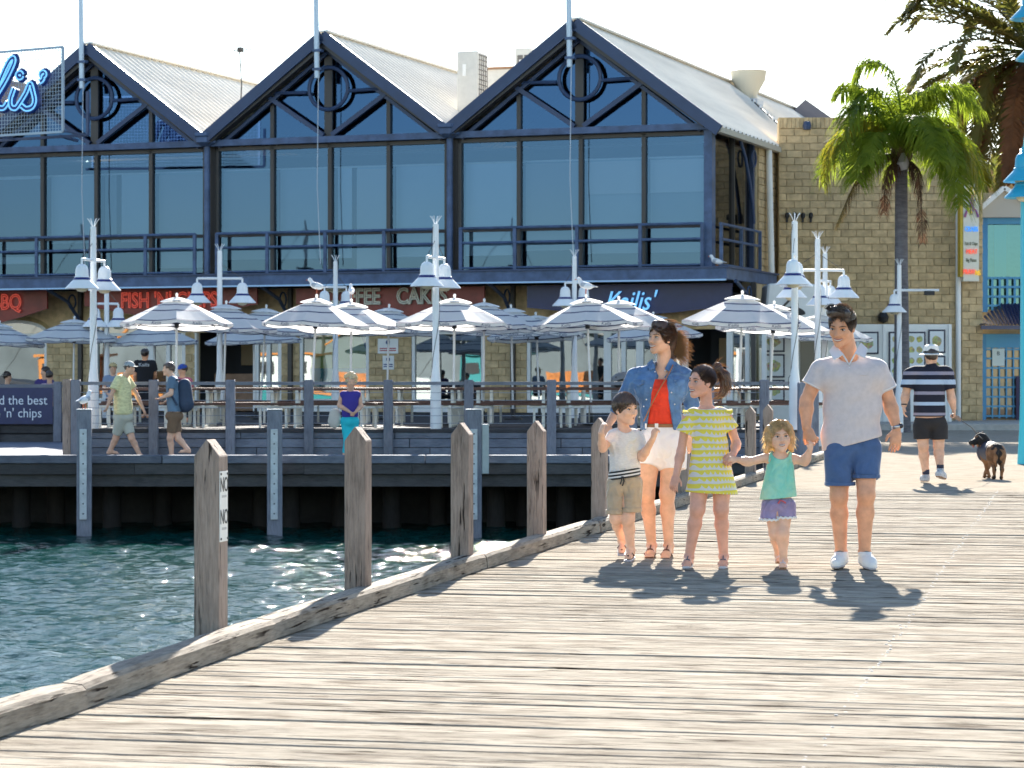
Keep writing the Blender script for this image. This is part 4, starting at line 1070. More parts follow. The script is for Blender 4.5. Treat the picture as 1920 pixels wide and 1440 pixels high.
# bright vertical sign with neon words
vsn = empty('vertical_sign', (PX(1805, 70.4), 70.4, 0), R(6)); tag(vsn, 'tall cream and yellow sign with coloured neon words beside the downpipe', 'sign')
z1s, z0s = PZ(345, 70.4), PZ(527, 70.4)
MB().box((0.02, 0, z0s), (0.46, 0.30, z1s)).build('face_panel', mat('cream_sign', (0.72, 0.70, 0.60), 0.4, var=0.04), vsn)
MB().box((-0.06, 0.02, z0s + 0.12), (0.018, 0.30, z1s)).build('yellow_side', mat('sign_yellow', (0.55, 0.40, 0.04), 0.5), vsn)
def neon(nm, c, s): return mat(nm, c, 0.4, emit=c, estr=s)
M_nr = neon('neon_coral', (1.0, 0.16, 0.10), 0.12); M_nb = neon('neon_sky', (0.10, 0.40, 1.0), 0.12); M_ny = neon('neon_amber', (1.0, 0.62, 0.02), 0.1)
text('lettering', 'CRABS', 0.20, M_nb, vsn, (0.24, -0.03, PZ(430, 70.4)), ext=0.02, xs=0.62)
text('lettering', 'Fish & Chips', 0.13, mat('sign_ink', (0.10, 0.12, 0.06)), vsn, (0.24, -0.01, PZ(457, 70.4)), ext=0.004, xs=0.55)
text('lettering', 'MEAT', 0.18, M_nr, vsn, (0.25, -0.03, PZ(472, 70.4)), ext=0.02, xs=0.7)
text('lettering', 'Big Plates', 0.14, mat('sign_ink', (0.10, 0.12, 0.06)), vsn, (0.24, -0.01, PZ(488, 70.4)), ext=0.004, xs=0.55)
text('lettering', 'PRAW', 0.20, M_nr, vsn, (0.17, -0.03, PZ(510, 70.4)), ext=0.02, xs=0.6)
text('lettering', 'NS', 0.20, M_ny, vsn, (0.42, -0.03, PZ(512, 70.4)), ext=0.02, xs=0.6)
M_cray = mat('crayfish_paint', (0.45, 0.10, 0.10), 0.5, var=0.4, vscale=20, col2=(0.10, 0.10, 0.5))
cr = MB(); zc = PZ(392, 70.4)
cr.tube([(0.25, -0.03, zc + 0.42), (0.24, -0.04, zc + 0.2), (0.25, -0.04, zc), (0.24, -0.03, zc - 0.16)], [0.03, 0.06, 0.055, 0.02], 8)
for s_ in (-1, 1):
    cr.tube([(0.24, -0.03, zc + 0.1), (0.24 + s_ * 0.13, -0.03, zc - 0.05), (0.24 + s_ * 0.19, -0.03, zc - 0.22)], [0.02, 0.025, 0.035], 6)
    cr.tube([(0.24, -0.03, zc + 0.2), (0.24 + s_ * 0.15, -0.03, zc + 0.28)], 0.018, 6); cr.tube([(0.24, -0.03, zc + 0.3), (0.24 + s_ * 0.1, -0.03, zc + 0.42)], 0.014, 6)
cr.build('crayfish_emblem', M_cray, vsn)

# blue shopfront: upper window, balcony trellis, awning, lattice doors
M_bp = mat('bright_blue_paint', (0.035, 0.20, 0.46), 0.4, var=0.08, vscale=2)
M_bp2 = mat('mid_blue_paint', (0.06, 0.27, 0.50), 0.4)
bs = empty('blue_shopfront', (0, 0, 0)); tag(bs, 'bright blue two-storey shopfront with lattice doors at the right edge', 'shopfront')
YS = 72.0; X0, X1 = PX(1832, YS), PX(1990, YS)
def zz(v): return PZ(v, YS)
MB().box((X0, YS + 0.35, 0.16), (X1, YS + 0.5, zz(360))).build('wall', M_mortar, bs)
MB().box((X0, YS, zz(585)), (X0 + 0.30, YS + 0.3, zz(408))).build('frame', M_bp, bs)
MB().box((X0 + 0.30, YS, zz(420)), (X1, YS + 0.3, zz(408))).build('frame', M_bp2, bs)
MB().add([(X0 + 0.3, YS + 0.2, zz(580)), (X1, YS + 0.2, zz(580)), (X1, YS + 0.2, zz(420)), (X0 + 0.3, YS + 0.2, zz(420))], [(0, 1, 2, 3)]).build('window_pane', glass_mat('teal_glass', (0.3, 0.55, 0.62), (0.14, 0.30, 0.36), 0.4), bs)
MB().box((PX(1868, YS), YS + 0.25, zz(520)), (PX(1890, YS), YS + 0.3, zz(420))).build('curtain', mat('pale_teal', (0.35, 0.62, 0.68)), bs)
for k in range(6):
    x = PX(1845 + 14 * k, YS); MB().box((x, YS + 0.02, zz(584)), (x + 0.06, YS + 0.07, zz(520))).build('lattice_bar', M_bp2, bs)
for v in (521, 538, 556, 573): MB().box((PX(1843, YS), YS + 0.01, zz(v) - 0.03), (X1, YS + 0.018, zz(v) + 0.03)).build('lattice_bar', M_bp2, bs)
MB().prism([(X0 - 0.05, zz(408)), (X1, zz(408)), (X1, zz(345)), (PX(1875, YS), zz(362)), (X0 - 0.05, zz(396))], YS - 0.25, YS + 0.3).build('gable_hood', mat('hood_beige', (0.48, 0.44, 0.38), 0.7), bs)
MB().bar((X0 - 0.1, YS - 0.3, zz(400)), (PX(1878, YS), YS - 0.3, zz(354)), 0.3, 0.12).build('hood_trim', M_white, bs)
MB().bar((PX(1878, YS), YS - 0.3, zz(354)), (X1, YS - 0.3, zz(418)), 0.3, 0.12).build('hood_trim', M_white, bs)
M_awn = mat('navy_corrugated', (0.016, 0.022, 0.085), 0.35, spec=0.6)
aw = MB(); n = 26
for k in range(n):
    xa = X0 - 0.12 + (X1 - X0 + 0.1) * k / n; xb = X0 - 0.12 + (X1 - X0 + 0.1) * (k + 1) / n; xm_ = (xa + xb) / 2
    sl = min(1.0, (k + 1) / 9)
    for (p, q, a, b) in ((xa, xm_, 0, 0.05), (xm_, xb, 0.05, 0)):
        aw.add([(p, YS - 1.3, zz(612) + a), (q, YS - 1.3, zz(612) + b), (q, YS - 0.05, zz(612) + b + 0.62 * sl), (p, YS - 0.05, zz(612) + a + 0.62 * sl)], [(0, 1, 2, 3)])
aw.build('awning', M_awn, bs)
MB().box((X0 - 0.12, YS - 1.3, zz(619)), (X1, YS - 1.2, zz(612))).build('awning_edge', M_awn, bs)
MB().box((X0, YS, 0.16), (X0 + 0.26, YS + 0.3, zz(626))).build('door_frame', M_bp, bs)
MB().box((X0 + 0.26, YS, zz(652)), (X1, YS + 0.3, zz(626))).build('door_frame', M_bp2, bs)
dr = MB()
for k in range(6): dr.box((PX(1847 + 13.2 * k, YS), YS + 0.05, 0.2), (PX(1849.5 + 13.2 * k, YS), YS + 0.1, zz(652)))
for v in (655, 672, 690, 708, 726, 744, 762, 780): dr.box((PX(1845, YS), YS + 0.045, zz(v) - 0.025), (X1, YS + 0.052, zz(v) + 0.025))
dr.build('lattice_door', M_bp2, bs)
MB().add([(X0 + 0.2, YS + 0.15, 0.2), (X1, YS + 0.15, 0.2), (X1, YS + 0.15, zz(652)), (X0 + 0.2, YS + 0.15, zz(652))], [(0, 1, 2, 3)]).build('door_pane', M_glass3, bs)
MB().box((PX(1861, YS), YS + 0.02, zz(686)), (PX(1884, YS), YS + 0.04, zz(654))).build('notice', mat('pale_notice', (0.5, 0.62, 0.66)), bs)
text('lettering', 'B', 0.16, M_ink, bs, (PX(1872, YS), YS + 0.015, zz(663)), ext=0.002)
MB().box((PX(1904, YS), YS - 0.12, 0.16), (PX(1916, YS), YS - 0.02, zz(705))).build('open_door_edge', mat('plum', (0.04, 0.03, 0.08)), bs)

# ---- white menu wall
mw = empty('menu_wall', (0, 0, 0)); tag(mw, 'white panelled kiosk wall hung with framed food pictures', 'kiosk')
YM = 69.0
def mx(u): return PX(u, YM)
def mz(v): return PZ(v, YM)
MB().box((mx(1600), YM, 0.16), (mx(1781), YM + 0.25, mz(608))).build('panel', M_white, mw, bevel=0.01)
MB().box((mx(1434), YM, 0.16), (mx(1598), YM + 0.2, mz(628))).build('panel', M_white, mw, bevel=0.01)
MB().box((mx(1500), YM - 0.02, mz(735)), (mx(1540), YM - 0.01, mz(640))).build('door_pane', mat('dim_glass_door', (0.05, 0.06, 0.07), 0.15), mw)
for u in (1600, 1658, 1781): MB().box((mx(u) - 0.04, YM - 0.05, 0.16), (mx(u) + 0.04, YM - 0.003, mz(608))).build('batten', M_white, mw)
M_frame = mat('navy_frame', (0.012, 0.014, 0.045), 0.4)
def food_mat():
    m = bpy.data.materials.new('food_print'); m.use_nodes = True; t = m.node_tree; Lk = t.links.new; b = t.nodes['Principled BSDF']
    tc = nn(t, 'ShaderNodeTexCoord'); v = nn(t, 'ShaderNodeTexVoronoi'); v.inputs['Scale'].default_value = 9; Lk(tc.outputs['Object'], v.inputs[0])
    no = nn(t, 'ShaderNodeTexNoise'); no.inputs['Scale'].default_value = 14; Lk(tc.outputs['Object'], no.inputs[0])
    cr_ = nn(t, 'ShaderNodeValToRGB'); e_ = cr_.color_ramp.elements; e_[0].position = 0.3; e_[0].color = (0.35, 0.12, 0.03, 1); e_[1].position = 0.7; e_[1].color = (0.65, 0.50, 0.08, 1)
    q = e_.new(0.5); q.color = (0.30, 0.38, 0.10, 1)
    Lk(no.outputs[0], cr_.inputs[0]); mm = nn(t, 'ShaderNodeMix', data_type='RGBA'); Lk(cr_.outputs[0], mm.inputs[6]); Lk(v.outputs['Color'], mm.inputs[7]); mm.inputs[0].default_value = 0.18
    Lk(mm.outputs[2], b.inputs['Base Color']); b.inputs['Roughness'].default_value = 0.35; return m
M_food = food_mat(); M_plate = mat('plate_print', (0.70, 0.74, 0.76), 0.4)
rF = random.Random(8)
def picture(u0, u1, v0, v1, nx, ny):
    f = MB().box((mx(u0), YM - 0.05, mz(v1)), (mx(u1), YM - 0.012, mz(v0))).build('picture_frame', M_frame, mw)
    MB().box((mx(u0 + 3), YM - 0.056, mz(v1 - 3)), (mx(u1 - 3), YM - 0.051, mz(v0 + 3))).build('print', M_plate, f)
    for i in range(nx):
        for j in range(ny):
            w_ = (u1 - u0 - 8) / nx; h_ = (v1 - v0 - 8) / ny
            cx = mx(u0 + 4 + w_ * (i + 0.5)); cz = mz(v0 + 4 + h_ * (j + 0.5)); rx = w_ * 0.42 * YM / F; rz = h_ * 0.33 * YM / F
            pts = [(cx + rx * rF.uniform(0.75, 1.05) * math.cos(a), YM - 0.058, cz + rz * rF.uniform(0.75, 1.05) * math.sin(a)) for a in np.linspace(0, 2 * math.pi, 14, endpoint=False)]
            MB().add(pts, [tuple(range(14))]).build('dish', M_food, f)
picture(1666, 1735, 622, 730, 4, 5); picture(1740, 1772, 618, 662, 1, 1); picture(1602, 1647, 622, 664, 1, 1); picture(1428, 1471, 622, 660, 1, 1); picture(1428, 1471, 664, 708, 1, 1); picture(1428, 1471, 712, 752, 1, 1); picture(1740, 1772, 667, 720, 1, 1)
# white rounded canopy with a dark lens-shaped opening
wc = empty('white_canopy', (PX(1520, 66.5), 66.5, 0)); tag(wc, 'white rounded canopy with a dark lens-shaped opening behind the lamp posts', 'canopy')
c = MB(); pts = []
for (u, v) in ((1440, 532), (1500, 528), (1540, 535), (1572, 552), (1582, 580), (1575, 602), (1596, 622), (1440, 628), (1436, 580)): pts.append((PX(u, 66.5) - PX(1520, 66.5), PZ(v, 66.5)))
c.prism(pts, 0, 1.6).build('shell', M_white, wc, bevel=0.05)
lp = [(PX(1484 + 26 * math.cos(a), 66.4) - PX(1520, 66.4), -0.02, PZ(588 + (13 if math.sin(a) < 0 else 4) * math.sin(a) * 1.0 + 0, 66.4)) for a in np.linspace(0, 2 * math.pi, 22, endpoint=False)]
MB().add(lp, [tuple(range(22))]).build('opening', M_blk, wc)
MB().bar((PX(1462, 66.3) - PX(1520, 66.3), -0.15, PZ(580, 66.3)), (PX(1488, 66.3) - PX(1520, 66.3), -0.15, PZ(553, 66.3)), 0.06).build('strut', M_mull, wc)
MB().box((PX(1447, 66.6) - PX(1520, 66.6), 0.5, 0.1), (PX(1452, 66.6) - PX(1520, 66.6), 0.6, PZ(620, 66.6))).build('support_post', M_white, wc)

# far building seen between the palm and the right edge
fb = empty('far_building', (0, 0, 0)); tag(fb, 'sandy block building with grey gutter below the right palm fronds', 'building')
Yf = 80.0
MB().prism([(PX(1830, Yf), 0), (PX(1960, Yf), 0), (PX(1960, Yf), PZ(345, Yf)), (PX(1862, Yf), PZ(308, Yf)), (PX(1830, Yf), PZ(318, Yf))], Yf, Yf + 5).build('wall', M_block, fb)
MB().bar((PX(1858, Yf), Yf - 0.3, PZ(304, Yf)), (PX(1935, Yf), Yf - 0.3, PZ(296, Yf)), 0.8, 0.25).build('gutter', mat('grey_gutter', (0.20, 0.22, 0.26)), fb)

# ---- turquoise lamp column at the right picture edge
M_turq = mat('turquoise_paint', (0.03, 0.36, 0.55), 0.35, var=0.05); M_turq2 = mat('turquoise_column', (0.04, 0.50, 0.62), 0.35)
YT = 40.0
tl = empty('turquoise_lamp_post', (PX(1934, YT), YT, 0)); tag(tl, 'turquoise lamp column with blue bell lamps at the right picture edge', 'lamp post')
MB().tube([(0, 0, 0), (0, 0, 0.5), (0, 0, 1.0), (0, 0, 4.7), (0, 0, 5.3), (0, 0, 8.5)], [0.22, 0.19, 0.175, 0.165, 0.09, 0.08], 14).build('column', M_turq2, tl, smooth=True)
for (u, v) in ((1928, 42), (1938, 118), (1915, 345), (1917, 375)):
    b = make_bell(M_turq, None, tl, (PX(u, YT) - PX(1934, YT) - 0.02, -0.22, PZ(v, YT)))
    MB().tube([(0, 0, 0.45), (0.02, 0.22, 0.52)], 0.03, 8).build('arm', M_turq, b)

# ---- palms
M_leafg = mat('palm_leaf_fresh', (0.30, 0.36, 0.03), 0.5, spec=0.25, trans=0.66, rand=0.0, var=0.35, vscale=1.6, col2=(0.15, 0.22, 0.02))
M_leafy = mat('palm_leaf_yellowing', (0.48, 0.40, 0.025), 0.5, trans=0.62, var=0.3, vscale=1.6, col2=(0.12, 0.13, 0.015))
M_leafb = mat('palm_leaf_dead', (0.22, 0.10, 0.045), 0.7, trans=0.5, var=0.3, vscale=2)
M_leafd = mat('palm_leaf_dark', (0.11, 0.14, 0.025), 0.45, trans=0.5, var=0.4, vscale=1.2, col2=(0.16, 0.12, 0.03))
M_trunk = mat('palm_trunk', (0.15, 0.14, 0.15), 0.9, var=0.35, vscale=4, stretch=(1, 1, 6), bump=0.8, bscale=6)
def frond(pts, leaf, stiff, droop, r, width=0.022, dens=120):
    """rachis through pts with two rows of narrow folded leaflets"""
    P = [Vector(p) for p in smooth3(pts, 10)]
    m = MB(); m.tube(P[::3] + [P[-1]], [0.035 * (1 - 0.85 * i / (len(P[::3]))) for i in range(len(P[::3]))] + [0.005], 5, cap=False)
    total = sum((a - b).length for a, b in zip(P, P[1:])); acc = 0; out = []
    n = dens
    for k in range(n):
        t = 0.12 + 0.88 * k / (n - 1); f = t * (len(P) - 1); i = min(int(f), len(P) - 2); p = P[i].lerp(P[i+1], f - i); d = (P[i+1] - P[i]).normalized()
        side = d.cross(Vector((0, 0, 1)));
        side = side.normalized() if side.length > 0.05 else Vector((1, 0, 0))
        upv = side.cross(d).normalized()
        ln = leaf * (0.45 + 0.75 * math.sin(math.pi * min(1, 0.12 + 0.85 * t))) * r.uniform(0.8, 1.15)
        for s_ in (-1, 1):
            dirv = (side * s_ * r.uniform(0.7, 1.0) + d * r.uniform(0.45, 0.8) + upv * r.uniform(-0.1, stiff)).normalized()
            a = p; b = p + dirv * ln * 0.5 + Vector((0, 0, -droop * ln * 0.12)); c_ = p + dirv * ln * 0.92 + Vector((0, 0, -droop * ln * 0.62 * r.uniform(0.6, 1.3)))
            wv = d * width
            m.add([a - wv * 0.5, a + wv * 0.5, b + wv, b - wv, c_], [(0, 1, 2, 3), (3, 2, 4)])
    return m
def smooth3(pts, n=8):
    P = [np.array(p, float) for p in pts]; P = [2 * P[0] - P[1]] + P + [2 * P[-1] - P[-2]]; out = []
    for i in range(1, len(P) - 2):
        for t in np.linspace(0, 1, n, endpoint=False):
            a, b, c, d = P[i-1], P[i], P[i+1], P[i+2]
            out.append(tuple(0.5 * ((2*b) + (-a+c)*t + (2*a-5*b+4*c-d)*t*t + (-a+3*b-3*c+d)*t**3)))
    out.append(tuple(P[-2])); return out
YP = 63.5
palm = empty('palm_tree', (PX(1690, YP), YP, 0)); tag(palm, 'feathery green palm with grey trunk in front of the block building', 'palm tree')
def pp(u, v, dy=0.0): return (PX(u, YP) - PX(1690, YP), dy, PZ(v, YP))
tz = PZ(305, YP)
MB().tube([(0, 0, 0.0), (0.01, 0, 2.0), (0.0, 0, 4.0), (0.0, 0, tz - 0.3), (0, 0, tz)], [0.24, 0.19, 0.165, 0.155, 0.17], 16).build('trunk', M_trunk, palm, smooth=True)
cm = MB(); cm.lathe([(0.16, -0.1), (0.28, 0.15), (0.24, 0.5), (0.10, 1.0), (0.02, 1.3)], (0, 0, tz), 14); cm.build('crownshaft', mat('crown_fibre', (0.13, 0.075, 0.045), 0.9, var=0.5, vscale=8, bump=0.8), palm, smooth=True)
MB().tube([(0.0, -0.3, tz + 0.2), (-0.02, -0.38, tz - 0.05), (0.02, -0.36, tz - 0.2)], [0.05, 0.16, 0.10], 10).build('seed_pod', mat('pale_pod', (0.45, 0.42, 0.42), 0.6), palm, smooth=True)
MB().tube([pp(1659, 298, -0.5), pp(1648, 315, -0.55), pp(1638, 335, -0.5)], [0.02, 0.08, 0.01], 8).build('spathe', mat('pale_spathe', (0.55, 0.50, 0.47), 0.6), palm, smooth=True)
rP = random.Random(31); base = (1690, 285)
FR = [  # control points in photo pixels with depth; material
    [(1690, 285, 0), (1688, 190, 0.1), (1670, 130, 0.2), (1632, 112, 0.3), (1606, 145, 0.3)], [(1690, 285, 0), (1672, 215, -0.2), (1630, 172, -0.4), (1595, 200, -0.5)],
    [(1690, 285, 0), (1650, 225, 0.5), (1600, 240, 0.9), (1560, 280, 1.1)], [(1690, 290, 0), (1625, 232, -0.3), (1565, 262, -0.5), (1540, 345, -0.6)],
    [(1692, 285, 0), (1710, 205, -0.2), (1765, 160, -0.4), (1830, 205, -0.5)], [(1692, 285, 0), (1735, 190, 0.3), (1795, 152, 0.6), (1835, 190, 0.8)],
    [(1692, 285, 0), (1745, 225, 0.2), (1815, 262, 0.3), (1845, 350, 0.3)], [(1692, 285, 0), (1740, 240, -0.4), (1800, 280, -0.8), (1826, 400, -0.9)],
    [(1692, 290, 0), (1740, 265, -0.5), (1780, 310, -1.0), (1786, 390, -1.2)], [(1692, 290, 0), (1730, 275, -0.7), (1762, 300, -1.3), (1770, 370, -1.6)],
    [(1690, 285, 0), (1700, 200, 0.6), (1720, 165, 1.2), (1745, 190, 1.8)], [(1690, 290, 0), (1640, 255, -0.6), (1600, 290, -1.2), (1590, 345, -1.5)],
    [(1690, 290, 0), (1690, 240, -0.8), (1700, 230, -1.6), (1715, 290, -2.3)], [(1690, 285, 0), (1720, 180, 0.1), (1760, 175, 0.4), (1800, 240, 0.9)],
    [(1692, 285, 0), (1770, 235, 0.5), (1840, 290, 1.0), (1862, 335, 1.2)], [(1690, 285, 0), (1655, 190, 0.5), (1615, 150, 1.0), (1590, 165, 1.3)]]
rG = random.Random(77)
for k in range(9):      # further fronds fill the crown all round
    az = k * 0.698 + rG.uniform(-0.2, 0.2); Lf = rG.uniform(1.5, 2.0); up_ = rG.uniform(20, 95); cu, su = math.cos(az), math.sin(az)
    FR.append([(1690, 285, 0), (1690 + 32 * cu * Lf, 285 - up_ * 0.8, 0.6 * su * Lf), (1690 + 62 * cu * Lf, 285 - up_ * 0.9, 1.1 * su * Lf), (1690 + 82 * cu * Lf, 285 - up_ * 0.2 + 40, 1.45 * su * Lf)])
for i, fr in enumerate(FR):
    mt = M_leafy if i in (3, 7, 14) else M_leafg
    frond([pp(*q) for q in fr], 0.72, 0.35, 1.15, rP).build('frond', mt, palm)
for fr in ([(1688, 295, -0.1), (1650, 295, -0.5), (1600, 340, -0.8), (1560, 425, -0.9)], [(1690, 300, -0.1), (1668, 310, -0.4), (1655, 345, -0.5), (1652, 400, -0.5)], [(1694, 300, -0.1), (1712, 315, -0.4), (1720, 370, -0.5), (1724, 455, -0.5)]):
    frond([pp(*q) for q in fr], 0.30, 0.0, 1.9, rP, dens=70).build('dead_frond', mat('palm_leaf_withered', (0.11, 0.055, 0.03), 0.8, trans=0.25, var=0.3, vscale=2) if fr[0][0] != 1688 else mat('palm_leaf_browning', (0.15, 0.12, 0.02), 0.6, trans=0.4, var=0.5, vscale=1.5, col2=(0.10, 0.055, 0.02)), palm)
# date palm behind, mostly out of frame
YD = 76.0; dc = (1935, 95)
dp = empty('date_palm', (PX(dc[0], YD), YD, 0)); tag(dp, 'large date palm with drooping brown fronds in the top right corner', 'palm tree')
zc = PZ(dc[1], YD)
MB().tube([(0, 0, 0), (0, 0, zc)], [0.45, 0.38], 12).build('trunk', M_trunk, dp, smooth=True)
rD = random.Random(12)
for k in range(92):
    az = rD.uniform(0, 2 * math.pi); el = rD.uniform(-1.1, 1.2); Lf = rD.uniform(3.9, 5.0)
    c_, s_ = math.cos(az), math.sin(az)
    p1 = (c_ * Lf * 0.42 * math.cos(el * 0.7), s_ * Lf * 0.42 * math.cos(el * 0.7), zc + Lf * 0.42 * math.sin(el))
    dr_ = 0.35 if el > 0.3 else 0.75
    p2 = (c_ * Lf * 0.80 * math.cos(el * 0.5) * (0.62 if el < -0.2 else 1), s_ * Lf * 0.8 * math.cos(el * 0.5) * (0.62 if el < -0.2 else 1), zc + Lf * 0.72 * math.sin(el) - dr_ * 0.9)
    p3 = (p2[0] * 1.18, p2[1] * 1.18, p2[2] - dr_ * 1.3)
    mt = M_leafb if el < -0.35 and rD.random() < 0.75 else M_leafd
    frond([(0, 0, zc), p1, p2, p3], 0.42, 0.5, 0.25, rD, width=0.05, dens=90).build('frond' if mt is M_leafd else 'dead_frond', mt, dp)

# ================================================================== FIGURES: implicit surfaces meshed with surface nets
class SDF:
    def __init__(s, lo, hi, h):
        s.h = h; s.lo = np.array(lo, np.float32)
        n = np.ceil((np.array(hi) - np.array(lo)) / h).astype(int) + 1
        s.ax = [(s.lo[i] + h * np.arange(n[i])).astype(np.float32) for i in range(3)]
        s.F = np.full(tuple(n), 0.5, np.float32)
    def sub(s, lo, hi):
        sl = []
        for i in range(3):
            a = int(max(0, math.floor((lo[i] - s.lo[i]) / s.h))); b = int(min(s.F.shape[i], math.ceil((hi[i] - s.lo[i]) / s.h) + 1))
            if b <= a: return None
            sl.append(slice(a, b))
        return tuple(sl)
    def grid(s, sl): return s.ax[0][sl[0]][:, None, None], s.ax[1][sl[1]][None, :, None], s.ax[2][sl[2]][None, None, :]
    def put(s, sl, d, k, op='u'):
        A = s.F[sl]
        if op == 'u':
            hh = np.maximum(k - np.abs(A - d), 0) / k; s.F[sl] = np.minimum(A, d) - hh * hh * k * 0.25
        elif op == 's':
            d = -d; hh = np.maximum(k - np.abs(A - d), 0) / k; s.F[sl] = np.maximum(A, d) + hh * hh * k * 0.25
        else:
            s.F[sl] = np.maximum(A, d)
    def cap(s, a, b, ra, rb=None, k=0.02, op='u', flat=None, inf=0.0, end=False):
        rb = ra if rb is None else rb; ra += inf; rb += inf
        a = np.array(a, np.float32); b = np.array(b, np.float32); m = max(ra, rb) * (max(1.0, 1.0 / flat[1]) if flat and flat[1] > 1 else 1.0) * (flat[1] if flat and flat[1] > 1 else 1) + k + 2 * s.h
        sl = s.sub(np.minimum(a, b) - m, np.maximum(a, b) + m)
        if sl is None: return s
        x, y, z = s.grid(sl); ba = b - a; L2 = float(ba @ ba) + 1e-12
        t = ((x - a[0]) * ba[0] + (y - a[1]) * ba[1] + (z - a[2]) * ba[2]) / L2
        traw = t; t = np.maximum(t, 0) if end else np.clip(t, 0, 1)
        dx = x - a[0] - t * ba[0]; dy = y - a[1] - t * ba[1]; dz = z - a[2] - t * ba[2]
        f = 1.0
        if flat:
            wv, f = np.array(flat[0], np.float32), flat[1]
            c = dx * wv[0] + dy * wv[1] + dz * wv[2]; g = c / f - c
            dx = dx + wv[0] * g; dy = dy + wv[1] * g; dz = dz + wv[2] * g
        d = np.sqrt(dx * dx + dy * dy + dz * dz) - (ra + (rb - ra) * np.clip(t, 0, 1))
        if flat: d = d * min(1.0, (1 + f) / 2)
        if end: d = np.maximum(d, (traw - 1) * math.sqrt(L2))
        s.put(sl, d, k, op); return s
    def ell(s, c, r, M=None, k=0.02, op='u', inf=0.0):
        c = np.array(c, np.float32); r = np.array(r, np.float32) + inf; m = float(r.max()) + k + 2 * s.h
        sl = s.sub(c - m, c + m)
        if sl is None: return s
        x, y, z = s.grid(sl); x = x - c[0]; y = y - c[1]; z = z - c[2]
        if M is not None:
            M = np.array(M, np.float32); X_ = x * M[0, 0] + y * M[1, 0] + z * M[2, 0]; Y_ = x * M[0, 1] + y * M[1, 1] + z * M[2, 1]; Z_ = x * M[0, 2] + y * M[1, 2] + z * M[2, 2]
        else: X_, Y_, Z_ = x, y, z
        k0 = np.sqrt((X_ / r[0])**2 + (Y_ / r[1])**2 + (Z_ / r[2])**2); k1 = np.sqrt((X_ / r[0]**2)**2 + (Y_ / r[1]**2)**2 + (Z_ / r[2]**2)**2) + 1e-6
        s.put(sl, k0 * (k0 - 1) / k1, k, op); return s
    def plane(s, p, n):
        """keep the side opposite to n"""
        x, y, z = s.grid((slice(None),) * 3); n = np.array(n, float) / np.linalg.norm(n)
        s.F = np.maximum(s.F, ((x - p[0]) * n[0] + (y - p[1]) * n[1] + (z - p[2]) * n[2]).astype(np.float32)); return s
    def wrinkle(s, amp, seed, sx=(9, 9, 26), n=7, zlo=-9, zhi=9):
        r = np.random.default_rng(seed); I = np.argwhere(np.abs(s.F) < 0.03)
        P = np.stack([s.ax[i][I[:, i]] for i in range(3)], 1); v = np.zeros(len(P), np.float32)
        for i in range(n):
            kx = r.normal(0, 1, 3) * np.array(sx); ph = r.uniform(0, 6.28); q = r.normal(0, 1, 3) * 5
            v += np.sin(P @ kx + ph + 1.5 * np.sin(P @ q + r.uniform(0, 6)))
        v = v / math.sqrt(n) * amp
        ramp = np.clip((P[:, 2] - zlo) / 0.05, 0, 1) * np.clip((zhi - P[:, 2]) / 0.05, 0, 1)
        s.F[I[:, 0], I[:, 1], I[:, 2]] += v * ramp; return s
    def mesh(s, name, mats, iters=1):
        F_ = s.F; S = F_ < 0; n = np.array(F_.shape)
        def C(o): return tuple(slice(o[i], n[i] - 1 + o[i]) for i in range(3))
        cor = [(i, j, k) for i in (0, 1) for j in (0, 1) for k in (0, 1)]
        cnt = np.zeros(tuple(n - 1), np.int8)
        for o in cor: cnt += S[C(o)]
        ids = np.argwhere((cnt > 0) & (cnt < 8)); N = len(ids)
        idx = np.full(tuple(n - 1), -1, np.int32); idx[ids[:, 0], ids[:, 1], ids[:, 2]] = np.arange(N)
        acc = np.zeros((N, 3), np.float32); c_ = np.zeros(N, np.float32)
        fv = {o: F_[ids[:, 0] + o[0], ids[:, 1] + o[1], ids[:, 2] + o[2]] for o in cor}
        for o in cor:
            for ax_ in range(3):
                if o[ax_]: continue
                p = list(o); p[ax_] = 1; p = tuple(p); f1, f2 = fv[o], fv[p]; m = (f1 < 0) != (f2 < 0); t = f1[m] / (f1[m] - f2[m])
                pos = np.tile(np.array(o, np.float32), (m.sum(), 1)); pos[:, ax_] += t; acc[m] += pos; c_[m] += 1
        V = (ids + acc / c_[:, None]) * s.h + s.lo
        Q = []
        for ax_ in range(3):
            b, c = [(1, 2), (2, 0), (0, 1)][ax_]
            sl0 = [slice(1, -1)] * 3; sl1 = [slice(1, -1)] * 3; sl0[ax_] = slice(0, -1); sl1[ax_] = slice(1, None)
            A, B = S[tuple(sl0)], S[tuple(sl1)]; X_ = np.argwhere(A != B)
            if not len(X_): continue
            base = X_.copy(); base[:, b] += 1; base[:, c] += 1; q = []
            for (db, dc) in ((-1, -1), (0, -1), (0, 0), (-1, 0)):
                g = base.copy(); g[:, b] += db; g[:, c] += dc; q.append(idx[g[:, 0], g[:, 1], g[:, 2]])
            q = np.stack(q, 1); flip = ~A[X_[:, 0], X_[:, 1], X_[:, 2]]; q[flip] = q[flip][:, ::-1]; Q.append(q)
        Q = np.concatenate(Q); Q = Q[(Q >= 0).all(1)]
        for _ in range(iters):
            E = np.concatenate([Q[:, [0, 1]], Q[:, [1, 2]], Q[:, [2, 3]], Q[:, [3, 0]]])
            sm = np.stack([np.bincount(E[:, 0], V[E[:, 1], i], N) + np.bincount(E[:, 1], V[E[:, 0], i], N) for i in range(3)], 1)
            ct = np.bincount(E[:, 0], minlength=N) + np.bincount(E[:, 1], minlength=N); sm = sm / np.maximum(ct, 1)[:, None]
            V = V * 0.5 + sm * 0.5
        return mesh_np(name, V, Q, mats, True)

